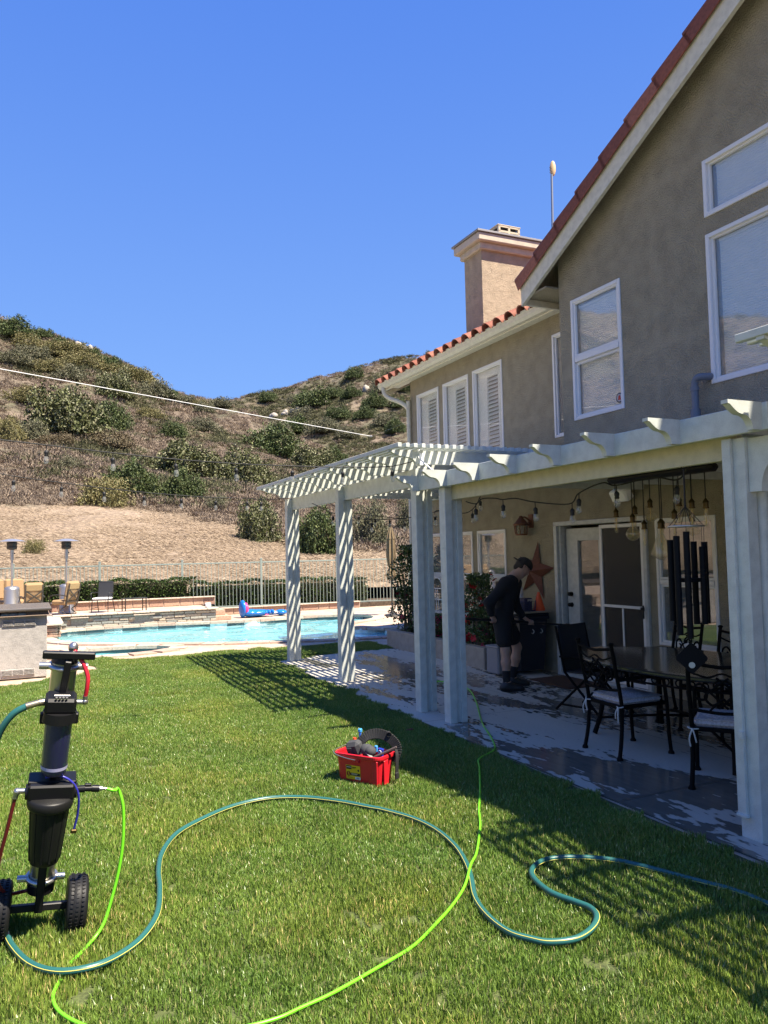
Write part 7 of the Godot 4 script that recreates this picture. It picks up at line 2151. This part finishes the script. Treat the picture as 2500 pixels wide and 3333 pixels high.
	# bracket and the big black housing
	b = MB.new(); b.T = col
	b.box(Vector3(0, 0.665, 0.06), Vector3(0.2, 0.02, 0.1), 0.004); b.box(Vector3(0, 0.635, 0.1), Vector3(0.19, 0.07, 0.09), 0.008)
	for s in [-1.0, 1.0]: b.cyl(Vector3(s * 0.085, 0.625, 0.1), Vector3(s * 0.107, 0.625, 0.1), 0.04, 0.032, 18)
	part(b, "bracket", blk, t)
	b = MB.new(); b.T = col
	b.lathe([Vector2(0, 0.285), Vector2(0.05, 0.286), Vector2(0.062, 0.295), Vector2(0.068, 0.33), Vector2(0.083, 0.555), Vector2(0.095, 0.56), Vector2(0.097, 0.567), Vector2(0.099, 0.6), Vector2(0.09, 0.608), Vector2(0.0, 0.612)], 36, Vector3(0, 0, 0.1))
	var hs := part(b, "filter_housing", mat("housing_black", lin(0.011, 0.011, 0.011), 0.42), t)
	hs.material_override.metallic_specular = 0.35
	b = MB.new(); b.T = col
	for k in 12:
		var a := TAU * k / 12 + 0.2
		b.bar(Vector3(cos(a) * 0.066, 0.31, 0.1 + sin(a) * 0.066), Vector3(cos(a) * 0.0815, 0.55, 0.1 + sin(a) * 0.0815), 0.008, 0.006)
	part(b, "rib", mats["housing_black"], hs)
	# fittings
	b = MB.new(); b.T = col
	b.cyl(Vector3(-0.107, 0.63, 0.1), Vector3(-0.135, 0.63, 0.1), 0.012, 0.012, 10); b.ball(Vector3(-0.14, 0.628, 0.1), Vector3(0.016, 0.016, 0.016), 10, 8); b.cyl(Vector3(-0.142, 0.63, 0.1), Vector3(-0.146, 0.598, 0.1), 0.012, 0.012, 10)
	part(b, "elbow", chrome, t)
	b = MB.new(); b.T = col
	b.cyl(Vector3(0.065, 1.03, 0.07), Vector3(0.095, 1.03, 0.07), 0.011, 0.011, 10); b.ball(Vector3(0.1, 1.032, 0.07), Vector3(0.015, 0.015, 0.015), 10, 8); b.cyl(Vector3(0.1, 1.03, 0.07), Vector3(0.1, 1.06, 0.07), 0.011, 0.011, 10)
	part(b, "elbow", chrome, t)
	b = MB.new(); b.T = col
	b.cyl(Vector3(-0.065, 1.03, 0.07), Vector3(-0.09, 1.028, 0.075), 0.016, 0.016, 6); b.cyl(Vector3(-0.09, 1.028, 0.075), Vector3(-0.14, 1.015, 0.085), 0.014, 0.015, 14)
	part(b, "hose_coupling", mat("pale_brass", lin(0.5, 0.42, 0.28), 0.3, 0.9), t)
	b = MB.new(); b.T = col
	b.cyl(Vector3(0.107, 0.63, 0.1), Vector3(0.14, 0.63, 0.1), 0.015, 0.017, 12); b.cyl(Vector3(0.14, 0.63, 0.1), Vector3(0.17, 0.63, 0.1), 0.013, 0.013, 12); b.box(Vector3(0.152, 0.648, 0.1), Vector3(0.03, 0.012, 0.014), 0.003); b.cyl(Vector3(0.17, 0.63, 0.1), Vector3(0.202, 0.628, 0.1), 0.016, 0.016, 12)
	part(b, "valve", blk, t)
	b = MB.new(); b.T = col
	b.cyl(Vector3(0.202, 0.628, 0.1), Vector3(0.215, 0.627, 0.1), 0.011, 0.011, 10); b.cyl(Vector3(0.215, 0.627, 0.1), Vector3(0.252, 0.624, 0.1), 0.007, 0.006, 10); part(b, "hose_barb", chrome, t)
	b = MB.new(); b.T = col
	b.tube(smooth_path([Vector3(0.035, 1.24, -0.02), Vector3(0.07, 1.21, 0.03), Vector3(0.1, 1.15, 0.06), Vector3(0.103, 1.1, 0.07), Vector3(0.1, 1.055, 0.07)], 6), 0.0095, 10)
	part(b, "red_hose", mat("red_tube", lin(0.5, 0.015, 0.03), 0.3), t)
	b = MB.new(); b.T = col
	b.tube(smooth_path([Vector3(-0.146, 0.6, 0.1), Vector3(-0.165, 0.45, 0.1), Vector3(-0.185, 0.3, 0.09), Vector3(-0.18, 0.18, 0.07), Vector3(-0.14, 0.1, 0.03), Vector3(-0.08, 0.07, -0.02), Vector3(-0.03, 0.075, -0.03)], 6), 0.0085, 10)
	part(b, "dark_red_hose", mat("dark_red_tube", lin(0.13, 0.012, 0.015), 0.35), t)
	b = MB.new(); b.T = col
	b.tube(smooth_path([Vector3(-0.03, 0.69, 0.1), Vector3(0.03, 0.7, 0.11), Vector3(0.085, 0.67, 0.12), Vector3(0.115, 0.61, 0.125), Vector3(0.12, 0.52, 0.12), Vector3(0.112, 0.45, 0.12)], 6), 0.0052, 8)
	part(b, "blue_tube", mat("blue_tube", lin(0.03, 0.03, 0.3), 0.3), t)
	b = MB.new(); b.T = col; b.box(Vector3(0.112, 0.438, 0.12), Vector3(0.026, 0.02, 0.016), 0.004); part(b, "tube_end", mat("aged_brass", Color.WHITE), t)
	# hoses lead away from it
	var at := t.transform * col
	var h := thing("garden_hose", "teal garden hose with a yellow stripe looping across the lawn", "hose")
	var path := [at * Vector3(-0.135, 1.016, 0.083), at * Vector3(-0.185, 0.985, 0.09), at * Vector3(-0.225, 0.92, 0.09), at * Vector3(-0.25, 0.83, 0.08), at * Vector3(-0.262, 0.74, 0.06), at * Vector3(-0.268, 0.64, 0.03), Vector3(-0.19, 0.5, -4.16), Vector3(-0.215, 0.3, -4.22), Vector3(-0.215, 0.12, -4.3), Vector3(-0.18, 0.05, -4.32)]
	path.append_array(TEAL)
	for i in range(11, path.size()): path[i] += Vector3(0, 0.006, 0)
	path = smooth_path(path, 5)
	var hm := mat("teal_hose", lin(0.022, 0.11, 0.1), 0.36)
	b = MB.new(); b.tube(path, 0.0148, 12); part(b, "hose", hm, h)
	var st := []
	for i in path.size():
		var d: Vector3 = (path[mini(i + 1, path.size() - 1)] - path[maxi(i - 1, 0)]).normalized()
		var s := d.cross(Vector3.UP)
		if s.length() < 0.2: s = Vector3(0, 0, 1)
		var tw := 0.35 + 0.5 * sin(i * 0.045)
		st.append(path[i] + (s.normalized() * cos(tw) + Vector3(0, sin(tw), 0)) * 0.0139)
	b = MB.new(); b.tube(st, 0.0021, 6); part(b, "stripe", mat("hose_stripe", lin(0.55, 0.5, 0.1), 0.4), h)
	h = thing("green_tubing", "thin bright green hose from the filter cart to the patio", "hose")
	path = [at * Vector3(0.235, 0.626, 0.1), at * Vector3(0.27, 0.618, 0.105), Vector3(0.385, 0.67, -3.86), Vector3(0.405, 0.6, -3.855), Vector3(0.408, 0.5, -3.855), Vector3(0.402, 0.4, -3.855), Vector3(0.384, 0.29, -3.855), Vector3(0.354, 0.18, -3.85), Vector3(0.315, 0.08, -3.83), Vector3(0.255, 0.032, -3.78)]
	path.append_array(GREEN)
	b = MB.new(); b.tube(smooth_path(path, 5), 0.0075, 8); part(b, "hose", mat("lime_hose", lin(0.16, 0.62, 0.02), 0.35), h)

func label_texture() -> ImageTexture:
	var im := Image.create(256, 200, false, Image.FORMAT_RGB8)
	im.fill(Color(0.86, 0.72, 0.1))
	im.fill_rect(Rect2i(6, 8, 96, 52), Color(0.16, 0.05, 0.05))
	im.fill_rect(Rect2i(14, 24, 80, 12), Color(0.75, 0.7, 0.6))
	im.fill_rect(Rect2i(114, 22, 70, 12), Color(0.2, 0.15, 0.05))
	im.fill_rect(Rect2i(114, 40, 46, 6), Color(0.35, 0.28, 0.08))
	im.fill_rect(Rect2i(80, 108, 170, 40), Color(0.1, 0.09, 0.08))
	im.fill_rect(Rect2i(92, 116, 112, 8), Color(0.8, 0.75, 0.6))
	im.fill_rect(Rect2i(92, 130, 100, 7), Color(0.7, 0.65, 0.5))
	for y in 200:
		for x in 256:
			var d := Vector2(x - 44, y - 124).length()
			if d < 36: im.set_pixel(x, y, Color(0.55, 0.08, 0.06) if d < 30 else Color(0.1, 0.08, 0.06))
			if d < 28 and absf(x - 44 - (y - 124) * 0.3) < 5: im.set_pixel(x, y, Color(0.85, 0.75, 0.2))
			if Vector2(x - 222, y - 66).length() < 16: im.set_pixel(x, y, Color(0.12, 0.1, 0.06))
	im.fill_rect(Rect2i(160, 160, 92, 36), Color(0.85, 0.85, 0.82))
	for k in 14: im.fill_rect(Rect2i(180 + k * 4, 166, 1 + k % 3, 24), Color(0.2, 0.2, 0.2))
	im.fill_rect(Rect2i(20, 172, 90, 6), Color(0.4, 0.33, 0.08))
	return ImageTexture.create_from_image(im)

func rrect(w: float, d: float, r: float, y: float) -> Array:
	var out := []
	for q in [[1, 1, 0], [-1, 1, 1], [-1, -1, 2], [1, -1, 3]]:
		for k in 6:
			var a: float = PI / 2 * (q[2] + k / 5.0)
			out.append(Vector3(q[0] * (w / 2 - r) + cos(a) * r, y, q[1] * (d / 2 - r) + sin(a) * r))
	return out

func build_bucket() -> void:
	var t := thing("red_bucket", "red rectangular cleaning bucket with a yellow label on the lawn", "bucket", Vector3(2.345, 0.008, -5.5), deg_to_rad(-57.0))
	var red := mat("red_plastic", lin(0.55, 0.012, 0.022), 0.35)
	red.subsurf_scatter_enabled = true
	red.subsurf_scatter_strength = 0.05
	var b := MB.new()
	var rows := [[0.37, 0.205, 0.05, 0.0], [0.4, 0.23, 0.05, 0.19], [0.425, 0.255, 0.055, 0.195], [0.43, 0.26, 0.055, 0.205], [0.43, 0.26, 0.055, 0.222], [0.415, 0.245, 0.05, 0.226], [0.398, 0.228, 0.046, 0.222], [0.36, 0.195, 0.045, 0.008]]
	var R := []
	for q in rows: R.append(rrect(q[0], q[1], q[2], q[3]))
	for j in R.size() - 1:
		for k in 24: b.quad(R[j][(k + 1) % 24], R[j][k], R[j + 1][k], R[j + 1][(k + 1) % 24])
	for k in range(1, 23):
		b.tri(R[0][0], R[0][k], R[0][k + 1]); b.tri(R[7][0], R[7][k + 1], R[7][k])
	var bk := part(b, "tub", red, t)
	b = MB.new()
	b.box(Vector3(0.0, 0.185, 0.119), Vector3(0.06, 0.045, 0.02), 0.006); b.box(Vector3(0.165, 0.1, 0.118), Vector3(0.05, 0.19, 0.012), 0.005); b.box(Vector3(0.208, 0.1, 0.03), Vector3(0.012, 0.18, 0.06), 0.005); b.box(Vector3(-0.212, 0.213, 0.0), Vector3(0.03, 0.02, 0.14), 0.008)
	part(b, "rib", red, bk)
	b = MB.new(); b.box(Vector3(0.02, 0.12, 0), Vector3(0.006, 0.2, 0.21)); part(b, "divider", red, bk)
	var lm := mat("bucket_label", Color.WHITE, 0.45)
	lm.albedo_texture = label_texture()
	b = MB.new()
	b.quad_uv(Vector3(-0.1, 0.035, 0.1072), Vector3(0.03, 0.035, 0.1072), Vector3(0.03, 0.14, 0.1142), Vector3(-0.1, 0.14, 0.1142))
	part(b, "label", lm, t)
	b = MB.new(); b.tube(smooth_path([Vector3(0.0, 0.188, 0.133), Vector3(-0.08, 0.195, 0.138), Vector3(-0.17, 0.212, 0.14), Vector3(-0.222, 0.224, 0.1), Vector3(-0.232, 0.228, 0.0), Vector3(-0.222, 0.232, -0.1), Vector3(-0.12, 0.238, -0.14), Vector3(0.0, 0.21, -0.133)], 5), 0.0035, 6); part(b, "wire_handle", mat("chrome", Color.WHITE), t)
	# the things put into it, each one loose
	var M := t.transform
	var g := thing("tool_belt", "black and grey tool belt heaped in the red bucket", "tool belt", t.position, t.rotation.y)
	var dark := mat("belt_black", lin(0.012, 0.012, 0.013), 0.75, 0.0, texs["tone"], 0.1)
	var grey := mat("belt_grey", lin(0.05, 0.052, 0.056), 0.85, 0.0, texs["tone"], 0.1)
	b = MB.new(); b.T = Transform3D(Basis(Vector3(0, 0, 1), 0.22) * Basis(Vector3(1, 0, 0), 0.3), Vector3(-0.07, 0.23, 0.02)); b.box(Vector3.ZERO, Vector3(0.13, 0.15, 0.09), 0.025); b.box(Vector3(-0.02, -0.01, 0.047), Vector3(0.05, 0.11, 0.01), 0.004); part(b, "pouch", grey, g)
	b = MB.new(); b.T = Transform3D(Basis(Vector3(0, 0, 1), -0.35), Vector3(0.035, 0.235, 0.015)); b.ball(Vector3.ZERO, Vector3(0.065, 0.05, 0.05), 14, 8); b.ball(Vector3(0.03, 0.015, 0.01), Vector3(0.045, 0.04, 0.045), 12, 8); part(b, "pad", grey, g)
	b = MB.new()
	var arc := smooth_path([Vector3(-0.06, 0.27, -0.02), Vector3(-0.02, 0.325, -0.05), Vector3(0.06, 0.345, -0.09), Vector3(0.14, 0.325, -0.11), Vector3(0.2, 0.28, -0.12), Vector3(0.225, 0.23, -0.11), Vector3(0.2, 0.15, -0.09)], 5)
	for i in arc.size() - 1: b.bar(arc[i], arc[i + 1] + (arc[i + 1] - arc[i]) * 0.1, 0.075, 0.014, 0.003, Vector3(0.1, 0.25, 1))
	part(b, "waist_belt", dark, g)
	b = MB.new(); b.cyl(Vector3(0.13, 0.345, -0.14), Vector3(0.16, 0.345, -0.1), 0.018, 0.018, 12, false); b.tube([Vector3(-0.005, 0.2, 0.075), Vector3(0.02, 0.17, 0.09), Vector3(0.035, 0.2, 0.085), Vector3(0.01, 0.225, 0.07), Vector3(-0.005, 0.2, 0.075)], 0.006, 6); part(b, "loop", dark, g)
	b = MB.new()
	var tail := smooth_path([Vector3(0.225, 0.245, -0.09), Vector3(0.245, 0.21, -0.07), Vector3(0.25, 0.14, -0.06), Vector3(0.248, 0.07, -0.055)], 5)
	for i in tail.size() - 1: b.bar(tail[i], tail[i + 1] + (tail[i + 1] - tail[i]) * 0.1, 0.03, 0.006, 0.0, Vector3(1, 0, 0.3))
	b.box(Vector3(0.25, 0.06, -0.055), Vector3(0.016, 0.05, 0.042), 0.005)
	part(b, "strap", dark, g)
	g = thing("blue_scraper", "blue handled scraper standing up behind the tool pouch", "scraper", t.position, t.rotation.y)
	b = MB.new(); b.bar(Vector3(-0.075, 0.2, -0.04), Vector3(-0.07, 0.355, -0.045), 0.026, 0.018, 0.005); part(b, "handle", mat("tool_blue", lin(0.02, 0.12, 0.5), 0.35), g)
	b = MB.new(); b.box(Vector3(-0.07, 0.365, -0.045), Vector3(0.028, 0.03, 0.03), 0.006); part(b, "blade_cap", mat("tool_light_blue", lin(0.05, 0.3, 0.65), 0.35), g)
	g = thing("red_bottle_cap", "small orange-red bottle cap beside the blue scraper", "bottle", t.position, t.rotation.y)
	b = MB.new(); b.cyl(Vector3(-0.11, 0.2, -0.02), Vector3(-0.108, 0.29, -0.022), 0.016, 0.016, 12); part(b, "neck", dark, g)
	b = MB.new(); b.cyl(Vector3(-0.108, 0.285, -0.022), Vector3(-0.107, 0.312, -0.023), 0.017, 0.014, 12); part(b, "cap", mat("cap_red", lin(0.65, 0.08, 0.02), 0.4), g)
	g = thing("squeegee", "dark wooden squeegee bar lying across the bucket rim", "squeegee", t.position, t.rotation.y)
	b = MB.new(); b.bar(Vector3(0.1, 0.195, 0.06), Vector3(0.27, 0.28, -0.03), 0.022, 0.016, 0.004); part(b, "bar", mat("worn_bar", lin(0.07, 0.05, 0.045), 0.6), g)
	b = MB.new(); b.bar(Vector3(0.105, 0.2, 0.062), Vector3(0.05, 0.235, 0.05), 0.03, 0.012, 0.004); part(b, "clip", mat("clip_grey", lin(0.22, 0.22, 0.2), 0.5), g)
	g = thing("blue_packet", "bright blue packet with a white ring logo in the bucket", "packet", t.position, t.rotation.y)
	b = MB.new(); b.T = Transform3D(Basis(Vector3(0, 0, 1), -0.12), Vector3(0.135, 0.2, -0.01)); b.box(Vector3.ZERO, Vector3(0.045, 0.12, 0.025), 0.004); part(b, "packet", mat("packet_blue", lin(0.015, 0.04, 0.35), 0.3), g)
	b = MB.new(); b.T = Transform3D(Basis(Vector3(0, 0, 1), -0.12), Vector3(0.135, 0.2, -0.01))
	var rg := []
	for k in 15: rg.append(Vector3(cos(TAU * k / 14) * 0.011, 0.035 + sin(TAU * k / 14) * 0.011, 0.0135))
	b.tube(rg, 0.0028, 5); part(b, "ring_logo", mat("white_cushion", Color.WHITE), g)
	g = thing("scrub_pad", "small light blue pad poking up in the middle of the bucket", "pad", t.position, t.rotation.y)
	b = MB.new(); b.box(Vector3(0.085, 0.245, -0.03), Vector3(0.025, 0.05, 0.02), 0.005); part(b, "pad", mat("tool_light_blue", Color.WHITE), g)
	# fallen petals
	var k := 0
	for q in [[Vector3(3.35, 0.03, -6.75), "fallen dark red petal on the shaded lawn"], [Vector3(5.4, 0.02, -9.35), "fallen red petal on the patio beside the planter"], [Vector3(4.63, 0.02, -8.6), "dark dry leaf on the patio between the posts"]]:
		var pt := thing("fallen_petal", q[1], "petal", q[0], k * 1.3)
		b = MB.new(); b.T = Transform3D(Basis(Vector3(1, 0, 0), 0.2), Vector3.ZERO)
		b.ball(Vector3.ZERO, Vector3(0.04, 0.006, 0.022), 10, 6); b.ball(Vector3(0.02, 0.008, 0.01), Vector3(0.025, 0.005, 0.02), 8, 6)
		part(b, "petal", mat("petal_dry" if k < 2 else "leaf_dry", lin(0.16, 0.01, 0.02) if k < 2 else lin(0.03, 0.02, 0.015), 0.7), pt)
		k += 1

func _ready() -> void:
	rng.seed = 1
	# camera at standing height, turned to the house and tipped up a little
	var cam := Camera3D.new()
	cam.name = "camera"
	cam.fov = 67.37
	cam.near = 0.05
	cam.far = 2000.0
	cam.transform = Transform3D(Basis(Vector3(0.90731, -0.02259, 0.41985), Vector3(-0.00159, 0.99836, 0.05714), Vector3(-0.42045, -0.05251, 0.90579)).orthonormalized(), Vector3(0, 1.75, 0))
	add_child(cam)
	cam.current = true
	var env := Environment.new()
	env.background_mode = Environment.BG_SKY
	var sky := Sky.new()
	var sm := ProceduralSkyMaterial.new()
	sm.sky_top_color = lin(0.021, 0.067, 0.262)
	sm.sky_horizon_color = lin(0.108, 0.197, 0.36)
	sm.sky_curve = 0.3
	sm.ground_bottom_color = Color(0.3, 0.26, 0.2)
	sm.ground_horizon_color = Color(0.5, 0.6, 0.75)
	sm.sun_angle_max = 30.0
	sm.sun_curve = 0.15
	sky.sky_material = sm
	env.sky = sky
	env.background_energy_multiplier = 1.0
	env.tonemap_mode = Environment.TONE_MAPPER_LINEAR
	env.tonemap_exposure = 3.1
	env.sdfgi_enabled = true
	env.ssao_enabled = true
	env.ssil_enabled = true
	var we := WorldEnvironment.new()
	we.name = "world_environment"
	we.environment = env
	add_child(we)
	var sun := DirectionalLight3D.new()
	sun.name = "sun"
	sun.light_energy = 1.38
	sun.light_color = Color(1.0, 0.955, 0.88)
	sun.light_angular_distance = 0.53
	sun.shadow_enabled = true
	add_child(sun)
	sun.look_at_from_position(Vector3(0.337, 1.0, 0.451) * 20.0, Vector3.ZERO)
	build_hills()
	build_ground()
	build_pool()
	build_patio()
	build_house()
	build_pergola()
	build_house_fittings()
	build_pool_side()
	build_pool_furniture()
	build_bushes()
	build_planter()
	build_strings()
	build_dining()
	build_bins()
	build_person()
	build_cart()
	build_bucket()
	build_scrub()
	build_grass()
#EXTRA
